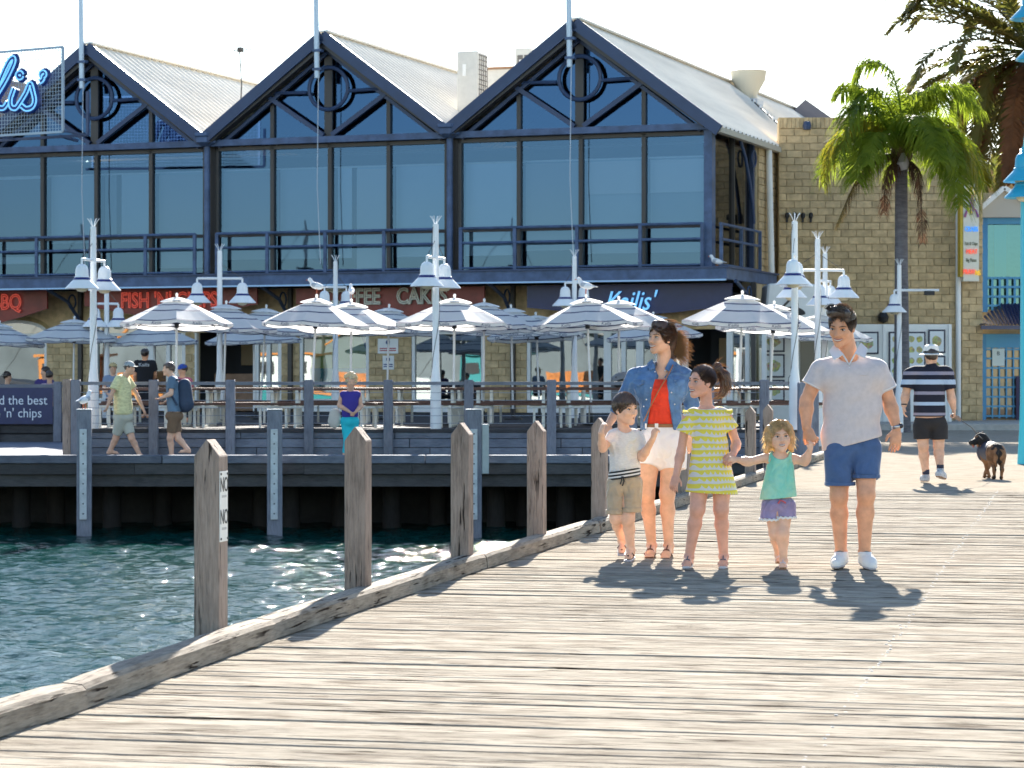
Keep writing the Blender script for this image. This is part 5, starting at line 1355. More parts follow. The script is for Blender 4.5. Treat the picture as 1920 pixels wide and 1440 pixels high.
def unit(v): v = np.array(v, float); return v / (np.linalg.norm(v) + 1e-12)
def head_frame(yaw, pitch=0.0, roll=0.0):
    """columns: right(x), forward(y), up(z). yaw 0 looks at the camera (-Y), positive yaw turns to the viewer's right"""
    Rm = Matrix.Rotation(R(180 + yaw), 3, 'Z') @ Matrix.Rotation(R(pitch), 3, 'X') @ Matrix.Rotation(R(roll), 3, 'Y')
    return np.array(Rm)
def head(S, c, H, M, ear=True, inf=0.0, fem=0.0):
    """a modelled head about the point c, chin to crown H"""
    def P(x, y, z): return np.array(c) + M @ np.array([x, y, z]) * H
    S.ell(P(0, -0.07, 0.125), np.array((0.325, 0.405, 0.375)) * H, M, 0.03)
    S.ell(P(0, 0.10, -0.10), np.array((0.265, 0.285, 0.36)) * H, M, 0.03)
    for sx in (-1, 1):
        S.cap(P(sx * 0.20, -0.02, -0.24), P(sx * 0.06, 0.26, -0.41), 0.085 * H, 0.075 * H, 0.03)
        S.ell(P(sx * 0.155, 0.255, -0.10), np.array((0.10, 0.10, 0.10)) * H, M, 0.03)
        if ear:
            S.ell(P(sx * 0.325, -0.03, -0.03), np.array((0.035, 0.085, 0.125)) * H, M, 0.006)
            S.ell(P(sx * 0.36, -0.005, -0.01), np.array((0.02, 0.045, 0.07)) * H, M, 0.006, 's')
    S.ell(P(0, 0.30, -0.42), np.array((0.085, 0.07, 0.07)) * H, M, 0.02)
    S.cap(P(-0.15, 0.335, 0.10), P(0.15, 0.335, 0.10), 0.04 * H, None, 0.02)
    for sx in (-1, 1): S.ell(P(sx * 0.145, 0.43, 0.02), np.array((0.085, 0.09, 0.06)) * H, M, 0.02, 's')
    S.cap(P(0, 0.36, 0.06), P(0, 0.455, -0.125), 0.026 * H, 0.042 * H, 0.012)
    for sx in (-1, 1): S.ell(P(sx * 0.05, 0.405, -0.14), np.array((0.035, 0.04, 0.03)) * H, M, 0.008)
    S.ell(P(0, 0.365, -0.245), np.array((0.10, 0.05, 0.028)) * H, M, 0.008); S.ell(P(0, 0.355, -0.295), np.array((0.085, 0.05, 0.030)) * H, M, 0.008)
    return P
def blob(name, m, parent, c, r, M, seg=12):
    vs = []; fs = []; n = seg; k = seg // 2
    for i in range(k + 1):
        a = math.pi * i / k
        for j in range(n):
            b = 2 * math.pi * j / n; q = M @ (np.array((math.sin(a) * math.cos(b), math.cos(a), math.sin(a) * math.sin(b))) * np.array(r)); vs.append(tuple(np.array(c) + q))
    for i in range(k):
        for j in range(n): fs.append((i*n+j, i*n+(j+1) % n, (i+1)*n+(j+1) % n, (i+1)*n+j))
    return MB().add(vs, fs).build(name, m, parent, smooth='all')
M_eyew = mat('eye_white', (0.55, 0.52, 0.50), 0.3); M_iris = mat('eye_dark', (0.02, 0.012, 0.008), 0.2); M_lip = mat('lips', (0.36, 0.10, 0.08), 0.4)
M_teeth = mat('teeth', (0.62, 0.58, 0.52), 0.3); M_mouth = mat('mouth_dark', (0.10, 0.02, 0.018), 0.5)
def face(e, P, H, M, brow, smile=True, teeth=True, lipm=None, eye=1.0):
    for sx in (-1, 1):
        w_ = blob('eye', M_eyew, e, P(sx * 0.148, 0.335, 0.015), np.array((0.064, 0.03, 0.022 * eye)) * H, M)
        blob('iris', M_iris, w_, P(sx * 0.148, 0.357, 0.015), np.array((0.024, 0.013, 0.021 * eye)) * H, M)
        MB().tube([P(sx * 0.21, 0.32, 0.035), P(sx * 0.15, 0.372, 0.048), P(sx * 0.085, 0.355, 0.022)], 0.0075 * H, 5).build('eyelashes', M_iris, e)
        MB().tube([P(sx * 0.25, 0.30, 0.095), P(sx * 0.16, 0.378, 0.125), P(sx * 0.06, 0.382, 0.10)], [0.007 * H, 0.014 * H, 0.010 * H], 6).build('eyebrow', brow, e)
    lp = lipm or M_lip
    if teeth:
        pts = []
        MB().tube([P(-0.135, 0.325, -0.235), P(-0.07, 0.385, -0.262), P(0, 0.402, -0.272), P(0.07, 0.385, -0.262), P(0.135, 0.325, -0.235)], [0.008 * H, 0.026 * H, 0.030 * H, 0.026 * H, 0.008 * H], 8).build('teeth', M_teeth, e, smooth=True)
        MB().tube([P(-0.15, 0.315, -0.225), P(-0.07, 0.395, -0.243), P(0, 0.412, -0.248), P(0.07, 0.395, -0.243), P(0.15, 0.315, -0.225)], [0.008 * H, 0.015 * H, 0.017 * H, 0.015 * H, 0.008 * H], 6).build('upper_lip', lp, e, smooth=True)
        MB().tube([P(-0.14, 0.315, -0.24), P(-0.07, 0.38, -0.29), P(0, 0.395, -0.303), P(0.07, 0.38, -0.29), P(0.14, 0.315, -0.24)], [0.007 * H, 0.018 * H, 0.022 * H, 0.018 * H, 0.007 * H], 6).build('lower_lip', lp, e, smooth=True)
    else:
        MB().tube([P(-0.10, 0.345, -0.265), P(0, 0.41, -0.262), P(0.10, 0.345, -0.265)], [0.008 * H, 0.018 * H, 0.008 * H], 6).build('upper_lip', lp, e, smooth=True)
        MB().tube([P(-0.09, 0.345, -0.275), P(0, 0.40, -0.292), P(0.09, 0.345, -0.275)], [0.006 * H, 0.020 * H, 0.006 * H], 6).build('lower_lip', lp, e, smooth=True)
def hand(S, w, d, up_, sz, side=1, curl=0.25, k=0.004, spread=0.25):
    """w wrist, d direction of the fingers, up_ back-of-hand normal; five separate fingers"""
    w = np.array(w, float); d = unit(d); n = unit(np.array(up_) - d * np.dot(up_, d)); l = np.cross(n, d) * side
    pl = 0.088 * sz
    S.cap(w, w + d * pl * 0.45, 0.027 * sz, 0.034 * sz, 0.012, flat=(n, 0.62)); S.cap(w + d * pl * 0.35 - l * 0.012 * sz, w + d * pl * 0.9 - l * 0.016 * sz, 0.028 * sz, 0.026 * sz, 0.01, flat=(n, 0.5))
    S.cap(w + d * pl * 0.35 + l * 0.012 * sz, w + d * pl * 0.9 + l * 0.018 * sz, 0.028 * sz, 0.026 * sz, 0.01, flat=(n, 0.5))
    for i, (o, ln) in enumerate(((-0.033, 0.060), (-0.011, 0.074), (0.011, 0.080), (0.033, 0.070))):
        b = w + d * pl * 0.92 + l * o * sz; dd = unit(d + l * (o * 6 * spread)); ln = ln * sz; c = curl * (1.15 - 0.1 * i)
        p1 = b + (dd * math.cos(c * 0.8) - n * math.sin(c * 0.8)) * ln * 0.45; p2 = p1 + (dd * math.cos(c * 2.2) - n * math.sin(c * 2.2)) * ln * 0.32; p3 = p2 + (dd * math.cos(c * 3.3) - n * math.sin(c * 3.3)) * ln * 0.25
        r_ = 0.0088 * sz
        S.cap(b, p1, r_ * 1.08, r_, k); S.cap(p1, p2, r_, r_ * 0.92, k); S.cap(p2, p3, r_ * 0.92, r_ * 0.8, k)
    tb = w + d * pl * 0.28 + l * 0.026 * sz; t1 = tb + unit(d * 0.75 + l * 0.75 - n * 0.35) * 0.042 * sz; t2 = t1 + unit(d * 0.95 + l * 0.25 - n * 0.3) * 0.034 * sz
    S.cap(tb, t1, 0.0135 * sz, 0.0105 * sz, 0.008); S.cap(t1, t2, 0.0105 * sz, 0.0085 * sz, k)
def leg(S, hip, knee, ankle, r, inf=0.0):
    hip, knee, ankle = map(lambda q: np.array(q, float), (hip, knee, ankle))
    S.cap(hip, knee, r[0], r[1], 0.03, inf=inf)
    d = ankle - knee; back = np.array((0, 0.018, 0)) * r[2] / 0.055
    S.ell(knee + np.array((0, -0.012, 0)), (r[1] * 0.95, r[1] * 0.95, r[1] * 1.15), None, 0.02, inf=inf)
    S.cap(knee, knee + d * 0.32 + back, r[1] * 0.86, r[2], 0.025, inf=inf); S.cap(knee + d * 0.32 + back, ankle, r[2] * 0.98, r[3], 0.025, inf=inf)
    S.ell(ankle + np.array((r[3] * 0.75, 0, 0)), (r[3] * 0.45,) * 3, None, 0.012); S.ell(ankle - np.array((r[3] * 0.75, 0, 0)), (r[3] * 0.45,) * 3, None, 0.012)
def foot(S, ankle, toe, sz, toes=True):
    a = np.array(ankle, float); t = np.array(toe, float); d = t - a; dh = unit((d[0], d[1], 0)); heel = a - dh * 0.035 * sz; heel[2] = a[2] - 0.045 * sz
    S.cap(a, heel, 0.034 * sz, 0.030 * sz, 0.02)
    ball = a + (t - a) * 0.68
    S.cap(a, ball, 0.034 * sz, 0.026 * sz, 0.02); l = np.cross((0, 0, 1), dh)
    S.cap(heel, ball - l * 0.0, 0.028 * sz, 0.024 * sz, 0.02)
    S.cap(ball - l * 0.018 * sz, ball + l * 0.018 * sz, 0.024 * sz, 0.024 * sz, 0.015)
    for i in range(5):
        o = (i - 2) * 0.0145 * sz; S.cap(ball + l * o, t + l * o * 1.05 - dh * abs(i - 1.5) * 0.006 * sz, 0.0115 * sz, 0.0095 * sz, 0.004)
def arm(S, sh, el, wr, r, inf=0.0):
    S.cap(sh, el, r[0], r[1], 0.025, inf=inf); el = np.array(el, float); wr = np.array(wr, float)
    S.cap(el, el + (wr - el) * 0.30, r[1] * 1.0, r[1] * 1.08, 0.02, inf=inf); S.cap(el + (wr - el) * 0.30, wr, r[1] * 1.08, r[2], 0.02, inf=inf)
def strands(paths, r0, m, name, parent, n=3):
    mb = MB()
    for p in paths:
        k = len(p); mb.tube(p, [r0 * (1 - 0.8 * i / (k - 1)) for i in range(k)], n, cap=False)
    return mb.build(name, m, parent, smooth=True)
def scalp(e, P, H, M, m, flow, n=1500, thick=0.045, hairline=0.30, frontr=(0.335, 0.36), zmin=-0.18, steps=4, step=0.10, lift=0.012, r0=0.0028, seed=1, name='combed_strands'):
    """fine locks lying on the head along a combing direction flow(v) given in the head's own axes"""
    r = np.random.default_rng(seed); rad = np.array((0.325 + thick, 0.405 + thick, 0.375 + thick)); paths = []
    while len(paths) < n:
        v = r.normal(0, 1, 3); v /= np.linalg.norm(v); q = v * rad + np.array((0, -0.075, 0.135))
        if q[2] < zmin + 0.45 * (q[1] + 0.2) * 0 or (q[0] / frontr[0]) ** 2 + ((q[1] - 0.46) / frontr[1]) ** 2 + ((q[2] - (hairline - 0.52)) / 0.52) ** 2 < 1.0: continue
        path = []; st = step * r.uniform(0.7, 1.4); jit = r.normal(0, 0.12, 3)
        for k in range(steps):
            path.append(P(*(v * (rad + 0.004 + lift * math.sin(math.pi * (k + 0.5) / steps)) + np.array((0, -0.075, 0.135)))))
            f_ = np.array(flow(v, r)) + jit; f_ = f_ - v * np.dot(f_, v); v = v + unit(f_) * st; v /= np.linalg.norm(v)
        paths.append(path)
    return strands(paths, r0, m, name, e)
class Fig:
    """pixel-measured joints: J(u, v, dy) gives metres in the figure's own frame"""
    def __init__(s, name, label, u, Y, group=None, cat='person', z=0.0):
        s.Y = Y; s.u = u; s.s = Y / F; s.vg = HZ + (EYE - z) * F / Y
        s.e = empty(name, (PX(u, Y), Y, z)); tag(s.e, label, cat, group)
    def J(s, u, v, dy=0.0):
        k = (s.Y + dy) / s.Y
        # keep the photo position when the joint lies nearer or farther than the figure's base
        X_ = (u - 960) / F * (s.Y + dy) - (s.u - 960) / F * s.Y; Z_ = EYE - (v - HZ) / F * (s.Y + dy) - s.e.location.z
        return np.array((X_, dy, Z_))

# ================================================================== THE FAMILY ON THE PIER
M_skinA = mat('skin_tanned', (0.70, 0.345, 0.20), 0.5, spec=0.35, var=0.16, vscale=11, subs=0.03)
M_skinB = mat('skin_warm', (0.70, 0.40, 0.265), 0.5, spec=0.35, var=0.16, vscale=11, subs=0.03)
M_skinC = mat('skin_child', (0.80, 0.48, 0.33), 0.5, spec=0.3, var=0.13, vscale=11, subs=0.03)
def hair_mat(n, c, tr=0.25): return mat(n, c, 0.34, spec=1.0, trans=tr, var=0.35, vscale=30, bump=0.2, bscale=120)
M_hdark = hair_mat('hair_dark_brown', (0.045, 0.026, 0.018)); M_hbrown = hair_mat('hair_brown', (0.10, 0.045, 0.022), 0.4); M_hboy = hair_mat('hair_short_brown', (0.11, 0.062, 0.038)); M_hblond = hair_mat('hair_blonde', (0.74, 0.54, 0.28), 0.5)
M_denimS = mat('shorts_blue', (0.065, 0.12, 0.25), 0.85, fold=0.5, var=0.12, vscale=9, bump=0.15, bscale=120)
M_polo = mat('polo_grey', (0.60, 0.525, 0.51), 0.85, fold=0.32, fscale=5, var=0.06, vscale=30, bump=0.12, bscale=200)
M_trim = mat('polo_trim', (0.72, 0.71, 0.70), 0.8)
M_canvas = mat('white_canvas', (0.78, 0.77, 0.74), 0.7, var=0.05, vscale=20); M_rubber = mat('white_rubber', (0.50, 0.50, 0.53), 0.5); M_sole = mat('dark_sole', (0.07, 0.06, 0.06), 0.7)
M_steelw = mat('watch_steel', (0.35, 0.35, 0.37), 0.25, metal=1.0)
def tip_mat(n, c): return mat(n, c, 0.4, spec=0.8, trans=0.65)  # loose strands lighter than the hair: backlit rim painted into the colour
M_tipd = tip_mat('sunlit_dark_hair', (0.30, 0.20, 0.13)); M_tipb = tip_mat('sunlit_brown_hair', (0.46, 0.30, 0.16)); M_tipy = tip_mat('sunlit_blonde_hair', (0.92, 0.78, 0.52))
GF = 'family walking on the pier'
def hem(S, A, B):
    d = np.array(B) - np.array(A); S.plane(A, (d[2], 0, -d[0])); return S
def hair_cap(P, H, M, c, mat_, e, thick=0.045, hairline=0.30, extra=None, seed=1, wr=0.004, name='hair', back=-0.30, frontr=(0.335, 0.36), h=0.0045):
    c = np.array(c); S = SDF(c - 0.95 * H, c + 0.95 * H, h)
    S.ell(P(0, -0.075, 0.135), np.array((0.325 + thick, 0.405 + thick, 0.375 + thick)) * H, M, 0.01)
    if extra: extra(S, P, H, M)
    S.ell(P(0, 0.46, hairline - 0.52), np.array((frontr[0], frontr[1], 0.52)) * H, M, 0.012, 's')
    n = M @ np.array((0, 0.45, -1.0)); S.plane(P(0, -0.2, back), n) if back is not None else None
    S.wrinkle(wr, seed, (60, 60, 60), 8)
    return link(name, S.mesh(name, [mat_], 1), e)
def shoe(e, heel, toe, ankle, w, m, ms, mt, name='shoe', tall=0.05):
    heel, toe, ankle = (np.array(q, float) for q in (heel, toe, ankle)); lo = np.minimum(heel, toe) - 0.09; hi = np.maximum(np.maximum(heel, toe), ankle) + 0.09
    S = SDF(lo, hi, 0.005); up = np.array((0, 0, 1)); mid = heel + (toe - heel) * 0.62
    S.cap(heel + up * w, mid + up * w * 0.95, w, w * 1.05, 0.02); S.cap(mid + up * w * 0.9, toe + up * w * 0.8 - unit(toe - heel) * w * 0.8, w * 1.05, w * 0.78, 0.02)
    S.cap(heel + up * w + (toe - heel) * 0.1, ankle + up * tall * 0.0, w * 0.95, w * 0.95, 0.02); S.cap(mid + up * w, ankle, w * 0.7, w * 0.9, 0.02)
    n = np.array((0, 0, 1.0)); top = ankle[2]; S.plane((0, 0, top), (0, 0, 1))
    d = unit(toe - heel); dn = unit(np.cross(d, np.cross((0, 0, 1), d)))
    if dn[2] < 0: dn = -dn
    T = SDF(lo, hi, 0.005); T.F = S.F.copy() - 0.004
    S.plane(heel + up * 0.004, -dn)
    o = link(name, S.mesh(name, [m], 1), e)
    T.plane(heel + up * 0.0, -dn); T.plane(heel + dn * 0.028, dn); link('sole', T.mesh('sole', [ms], 0), o)
    T2 = SDF(lo, hi, 0.005); T2.F = S.F.copy() - 0.005; T2.plane(heel, -dn); T2.plane(heel + dn * 0.013, dn); link('tread', T2.mesh('tread', [mt], 0), o)
    # toe cap and laces
    for k in range(4):
        p = mid + (ankle - mid) * (0.18 + 0.2 * k) + np.array((0, -0.0, 0)); l = unit(np.cross((0, 0, 1), d)); q = p + up * (w * 0.95) * (0.55 if k else 0.7) + d * 0.02
        MB().tube([q - l * w * 0.55, q + d * 0.004 + up * 0.008, q + l * w * 0.55], 0.004, 5).build('lace', MATS['grey_letter'], o)
    return o

# ---------------------------------------------------------------- father
f = Fig('person', 'smiling man in pale grey polo shirt and blue shorts, holding the toddler\'s hand', 1598, 18.1, GF); J = f.J; e = f.e
lo, hi = np.array((-0.44, -0.36, -0.02)), np.array((0.42, 0.30, 1.92))
S = SDF(lo, hi, 0.005)
hc = J(1578.5, 613, -0.03); H = 0.258; M = head_frame(-27, -16, -4)
P = head(S, hc, H, M)
S.cap(J(1592, 672, 0.05), hc + M @ np.array((0, -0.16, -0.20)) * H, 0.068, 0.063, 0.03)
S.cap(J(1560, 690, 0.05), J(1628, 690, 0.05), 0.05, 0.05, 0.05); S.cap(J(1568, 710, 0.03), J(1624, 710, 0.03), 0.105, 0.105, 0.05); S.cap(J(1596, 740, 0.02), J(1598, 810, 0.02), 0.135, 0.135, 0.05, flat=((0, 1, 0), 0.72))
S.ell(J(1598, 838), (0.165, 0.11, 0.11), None, 0.04)
arm(S, J(1536, 696, 0.04), J(1512, 752, 0.05), J(1512, 801, -0.02), (0.060, 0.046, 0.032)); arm(S, J(1648, 696, 0.04), J(1667, 752, 0.07), J(1681, 801, 0.0), (0.060, 0.046, 0.032))
hand(S, J(1513, 804, -0.025), (0.35, -0.35, -0.9), (-0.5, -0.7, 0.25), 1.02, side=-1, curl=0.75)
hand(S, J(1681, 805, 0.0), (-0.10, -0.22, -1.0), (0.35, -0.9, 0.2), 1.05, side=-1, curl=0.22)
leg(S, J(1576, 840), J(1573, 930, -0.05), J(1577, 1034, 0.03), (0.092, 0.062, 0.061, 0.040)); leg(S, J(1622, 840), J(1624, 927, -0.10), J(1621, 1034, -0.04), (0.092, 0.062, 0.061, 0.040))
for a_, t_ in ((J(1577, 1036, 0.03), J(1569, 1058, -0.12)), (J(1621, 1036, -0.04), J(1628, 1058, -0.12))): S.cap(a_, t_, 0.033, 0.020, 0.02)
link('body', S.mesh('body', [M_skinA], 1), e)
M_stub = mat('stubble_brow', (0.045, 0.028, 0.02), 0.8)
face(e, P, H, M, M_stub)
def quiff(S, P, H, M):
    S.cap(P(-0.20, 0.24, 0.45), P(0.18, 0.30, 0.49), 0.13 * H, 0.14 * H, 0.03); S.cap(P(0.0, 0.1, 0.48), P(0.10, 0.40, 0.50), 0.12 * H, 0.11 * H, 0.03)
hair_cap(P, H, M, hc, M_hdark, e, 0.035, 0.41, quiff, 3, 0.003, back=-0.16)
pth = []
rh = random.Random(2)
for k in range(420):
    a = rh.uniform(0, 6.28); b = rh.uniform(0.0, 1.0); x, y = 0.33 * b * math.cos(a), -0.05 + 0.40 * b * math.sin(a); zt_ = 0.135 + 0.40 * math.sqrt(max(0, 1 - (x / 0.36) ** 2 - ((y + 0.07) / 0.44) ** 2)); r0 = P(x, y, zt_ - 0.02); d = M @ np.array((rh.uniform(-0.3, 0.3), rh.uniform(0.1, 0.7), 0.8)) * H
    pth.append([r0, r0 + d * 0.10, r0 + d * rh.uniform(0.13, 0.24) + M @ np.array((0, 0.03, 0)) * H])
strands(pth, 0.0028, M_tipd, 'hair_tips', e)
scalp(e, P, H, M, M_hdark, lambda v, r: (0.25 * v[0], 0.9 * (v[2] > 0.25) - 0.35 * (v[2] <= 0.25), -0.9 * (v[2] <= 0.25)), 1500, 0.038, 0.41, seed=2, zmin=-0.12)
fq = []
for k in range(500):
    x_ = rh.uniform(-0.24, 0.26); y_ = rh.uniform(0.0, 0.34); r0 = P(x_, y_, 0.50 + 0.06 * math.sin(3 * x_ + 1) - 0.16 * max(0, y_ - 0.12)); d = M @ np.array((0.35 + rh.uniform(-0.3, 0.3), rh.uniform(0.5, 0.9), rh.uniform(0.35, 0.75))) * H; fq.append([r0, r0 + d * 0.09, r0 + d * rh.uniform(0.14, 0.22)])
strands(fq, 0.0035, M_hdark, 'quiff_strands', e)
# polo shirt
S = SDF(lo, hi, 0.005); Y62 = ((0, 1, 0), 0.64)
S.cap(J(1597, 735, 0.02), J(1598, 850, 0.0), 0.205, 0.215, 0.04, flat=Y62); S.cap(J(1566, 706, 0.02), J(1628, 706, 0.02), 0.125, 0.125, 0.04)
S.cap(J(1546, 697, 0.045), J(1638, 697, 0.045), 0.074, 0.074, 0.05)
for u_ in (1544, 1640): S.cap(J(1592, 672, 0.055), J(u_, 692, 0.045), 0.052, 0.068, 0.03)
S.cap(J(1538, 695, 0.04), J(1523, 724, 0.045), 0.076, 0.080, 0.03, end=True); S.cap(J(1646, 695, 0.04), J(1661, 731, 0.06), 0.076, 0.080, 0.03, end=True)
S.wrinkle(0.0065, 5, (13, 10, 17), 6, zhi=1.46)
hem(S, J(1540, 848, -0.1), J(1652, 819, -0.1)); S.plane(J(1590, 640), (0, 0, 1))
S.cap(J(1589, 640, 0.02), J(1591, 668, 0.0), 0.078, 0.066, 0.01, 's'); S.cap(J(1591, 660, -0.06), J(1592, 682, -0.13), 0.055, 0.012, 0.01, 's')
link('polo_shirt', S.mesh('polo_shirt', [M_polo], 2), e)
def slab(name, pts, m, th=0.006):
    pts = [Vector(p) for p in pts]; n = (pts[1] - pts[0]).cross(pts[-1] - pts[0]).normalized() * th; k = len(pts)
    MB().add([p - n * 0.5 for p in pts] + [p + n * 0.5 for p in pts], [tuple(range(k)), tuple(reversed(range(k, 2*k)))] + [(i, (i+1) % k, (i+1) % k + k, i + k) for i in range(k)]).build(name, m, e, bevel=0.001)
M_coll = mat('polo_collar', (0.74, 0.69, 0.70), 0.85)
slab('collar', [J(1565, 646, 0.01), J(1581, 664, -0.065), J(1564, 675, -0.095), J(1555, 659, -0.03)], M_coll, 0.012)
slab('collar', [J(1614, 643, 0.01), J(1603, 662, -0.065), J(1622, 671, -0.095), J(1626, 654, -0.03)], M_coll, 0.012)
MB().tube([J(1555, 659, -0.04), J(1564, 675, -0.105), J(1581, 664, -0.075)], 0.004, 5).build('collar_trim', M_trim, e); MB().tube([J(1626, 654, -0.04), J(1622, 671, -0.105), J(1603, 662, -0.075)], 0.004, 5).build('collar_trim', M_trim, e)
MB().tube([J(1580, 664, -0.046), J(1587, 675, -0.068), J(1592, 684, -0.086), J(1598, 673, -0.062), J(1604, 662, -0.042)], 0.006, 6).build('placket', M_trim, e)
for v in (689, 695): blob('button', M_trim, e, J(1592, v, -0.098), (0.005, 0.003, 0.005), np.eye(3), 8)
MB().tube([J(1612, 703, -0.116), J(1626, 704, -0.108), J(1636, 703, -0.09)], 0.0025, 4).build('pocket_edge', M_polo, e)
def ring(name, c, ax_, r_, m, th=0.004):
    ax_ = unit(ax_); p = unit(np.cross(ax_, (0.2, 1, 0.1))); q = np.cross(ax_, p); MB().tube([np.array(c) + (p * math.cos(a) + q * math.sin(a)) * r_ for a in np.linspace(0, 2 * math.pi, 25)], th, 5, cap=False).build(name, m, e)
ring('sleeve_trim', J(1523.5, 723, 0.045), J(1523, 724) - J(1538, 695), 0.081, M_trim); ring('sleeve_trim', J(1660.5, 730, 0.06), J(1661, 731) - J(1646, 695), 0.081, M_trim)
# shorts
S = SDF((-0.3, -0.26, 0.5), (0.3, 0.24, 1.1), 0.005)
S.cap(J(1576, 842), J(1575, 911, -0.035), 0.118, 0.104, 0.02, end=True); S.cap(J(1622, 842), J(1623, 897, -0.06), 0.116, 0.098, 0.02, end=True); S.ell(J(1598, 835), (0.185, 0.125, 0.10), None, 0.03)
S.wrinkle(0.003, 9, (14, 10, 20), 7); S.cap(J(1600, 868, -0.12), J(1601, 915, -0.10), 0.004, 0.018, 0.02, 's', flat=((0, 1, 0), 8)); S.plane(J(1598, 815), (0, 0, 1)); link('shorts', S.mesh('shorts', [M_denimS], 2), e)
for (c_, r_, v) in ((J(1575, 907, -0.033), 0.106, 0), (J(1623, 893, -0.058), 0.100, 0)):
    MB().lathe([(r_, -0.012), (r_ + 0.004, -0.008), (r_ + 0.004, 0.012), (r_, 0.014)], c_, 28).build('turned_cuff', M_denimS, e, smooth=True)
shoe(e, J(1579, 1058, 0.06), J(1566, 1069, -0.20), J(1577.5, 1034, 0.02), 0.046, M_canvas, M_rubber, M_sole); shoe(e, J(1621, 1060, 0.02), J(1637, 1072, -0.22), J(1621, 1034, -0.04), 0.046, M_canvas, M_rubber, M_sole)
wt = MB().lathe([(0.036, -0.011), (0.039, -0.006), (0.039, 0.006), (0.036, 0.011)], (0, 0, 0), 20).build('watch_strap', M_steelw, e, J(1681, 800, 0.0), smooth=True); wt.rotation_euler = (0, R(-14), 0)
blob('watch_dial', mat('watch_face', (0.02, 0.02, 0.03), 0.2), wt, (0.028, -0.024, 0), (0.018, 0.012, 0.019), np.eye(3))

# ---------------------------------------------------------------- mother
f = Fig('person', 'smiling woman in open denim shirt, red top and white shorts, hair blowing', 1238, 19.3, GF); J = f.J; e = f.e
lo, hi = np.array((-0.48, -0.40, -0.02)), np.array((0.34, 0.34, 1.82)); S = SDF(lo, hi, 0.005)
hc = J(1240, 634, 0.0); H = 0.236; M = head_frame(-52, 2, -4); P = head(S, hc, H, M)
S.cap(J(1243, 694, 0.04), hc + M @ np.array((0, -0.18, -0.22)) * H, 0.052, 0.049, 0.03)
S.cap(J(1208, 704, 0.03), J(1270, 704, 0.03), 0.05, 0.05, 0.05); S.cap(J(1222, 730, 0.0), J(1256, 730, 0.0), 0.088, 0.088, 0.05); S.cap(J(1239, 750), J(1240, 800), 0.118, 0.122, 0.05, flat=((0, 1, 0), 0.7)); S.ell(J(1241, 838), (0.165, 0.115, 0.12), None, 0.04)
arm(S, J(1190, 706, 0.04), J(1165, 758, 0.06), J(1141, 796, -0.10), (0.048, 0.037, 0.027)); arm(S, J(1285, 706, 0.04), J(1300, 765, 0.08), J(1296, 820, 0.06), (0.048, 0.037, 0.027))
hand(S, J(1141, 797, -0.11), (-0.35, -0.35, -0.85), (-0.4, -0.8, 0.4), 0.92, side=1, curl=0.45); hand(S, J(1296, 820, 0.06), (-0.1, -0.3, -0.9), (0.3, -0.9, 0.1), 0.92, side=-1, curl=0.5)
leg(S, J(1216, 850), J(1213, 927, -0.04), J(1222, 1022, 0.02), (0.092, 0.057, 0.054, 0.034)); leg(S, J(1262, 850), J(1251, 927, -0.05), J(1254, 1022, -0.02), (0.092, 0.057, 0.054, 0.034))
foot(S, J(1222, 1024, 0.02), J(1217, 1044, -0.16), 0.92); foot(S, J(1254, 1024, -0.02), J(1247, 1046, -0.17), 0.92)
link('body', S.mesh('body', [M_skinB], 1), e); face(e, P, H, M, mat('brow_brown', (0.05, 0.03, 0.02), 0.8))
def mhair(S, P, H, M):
    S.cap(P(0.0, -0.30, 0.1), P(0.02, -0.42, -0.45), 0.26 * H, 0.20 * H, 0.05); S.cap(P(0, -0.38, -0.2), P(0.0, -0.56, -0.55), 0.17 * H, 0.09 * H, 0.05); S.cap(P(-0.1, 0.12, 0.44), P(0.12, 0.18, 0.42), 0.13 * H, 0.12 * H, 0.04)
hair_cap(P, H, M, hc, M_hbrown, e, 0.055, 0.28, mhair, 4, 0.0025, back=None, frontr=(0.36, 0.50))
rh = random.Random(5); pth = []
for k in range(700):
    a = rh.uniform(-0.9, 0.9); z0_ = rh.uniform(-0.5, 0.25); r0 = P(math.sin(a) * 0.28, -0.28 - 0.20 * math.cos(a), z0_); Lh = rh.uniform(0.05, 0.15) * (1.0 if z0_ < 0.0 else 0.7)
    g = np.array((1.0, rh.uniform(-0.2, 0.35), rh.uniform(-0.95, 0.10) - 0.45 * (0.3 - z0_)));  g = unit(g)
    pth.append([r0, r0 + g * Lh * 0.4 + np.array((0, 0, 0.012)), r0 + g * Lh * 0.75 + np.array((0.01, 0, rh.uniform(-0.02, 0.02))), r0 + g * Lh + np.array((0.02, 0, rh.uniform(-0.03, 0.035)))])
for k in range(180):
    x, y = rh.uniform(-0.3, 0.3), rh.uniform(-0.35, 0.2); zt_ = 0.14 + 0.42 * math.sqrt(max(0.05, 1 - (x / 0.37) ** 2 - ((y + 0.07) / 0.46) ** 2)); r0 = P(x, y, zt_ - 0.01); g = M @ np.array((rh.uniform(-0.3, 0.3), -1, 0.25)); pth.append([r0, r0 + g * 0.035 + np.array((0, 0, 0.006)), r0 + g * 0.07])
strands(pth, 0.0026, M_tipb, 'hair_strands', e)
scalp(e, P, H, M, M_hbrown, lambda v, r: (0.6 * v[0], -1.0, -0.35 if v[2] < 0.5 else 0.1), 1700, 0.062, 0.28, (0.36, 0.50), seed=3, zmin=-0.4, step=0.13)
M_red = mat('red_top', (0.72, 0.045, 0.015), 0.75, fold=0.5, fscale=10, var=0.1, vscale=10, bump=0.1, bscale=90)
S = SDF((-0.24, -0.24, 0.9), (0.24, 0.22, 1.55), 0.005)
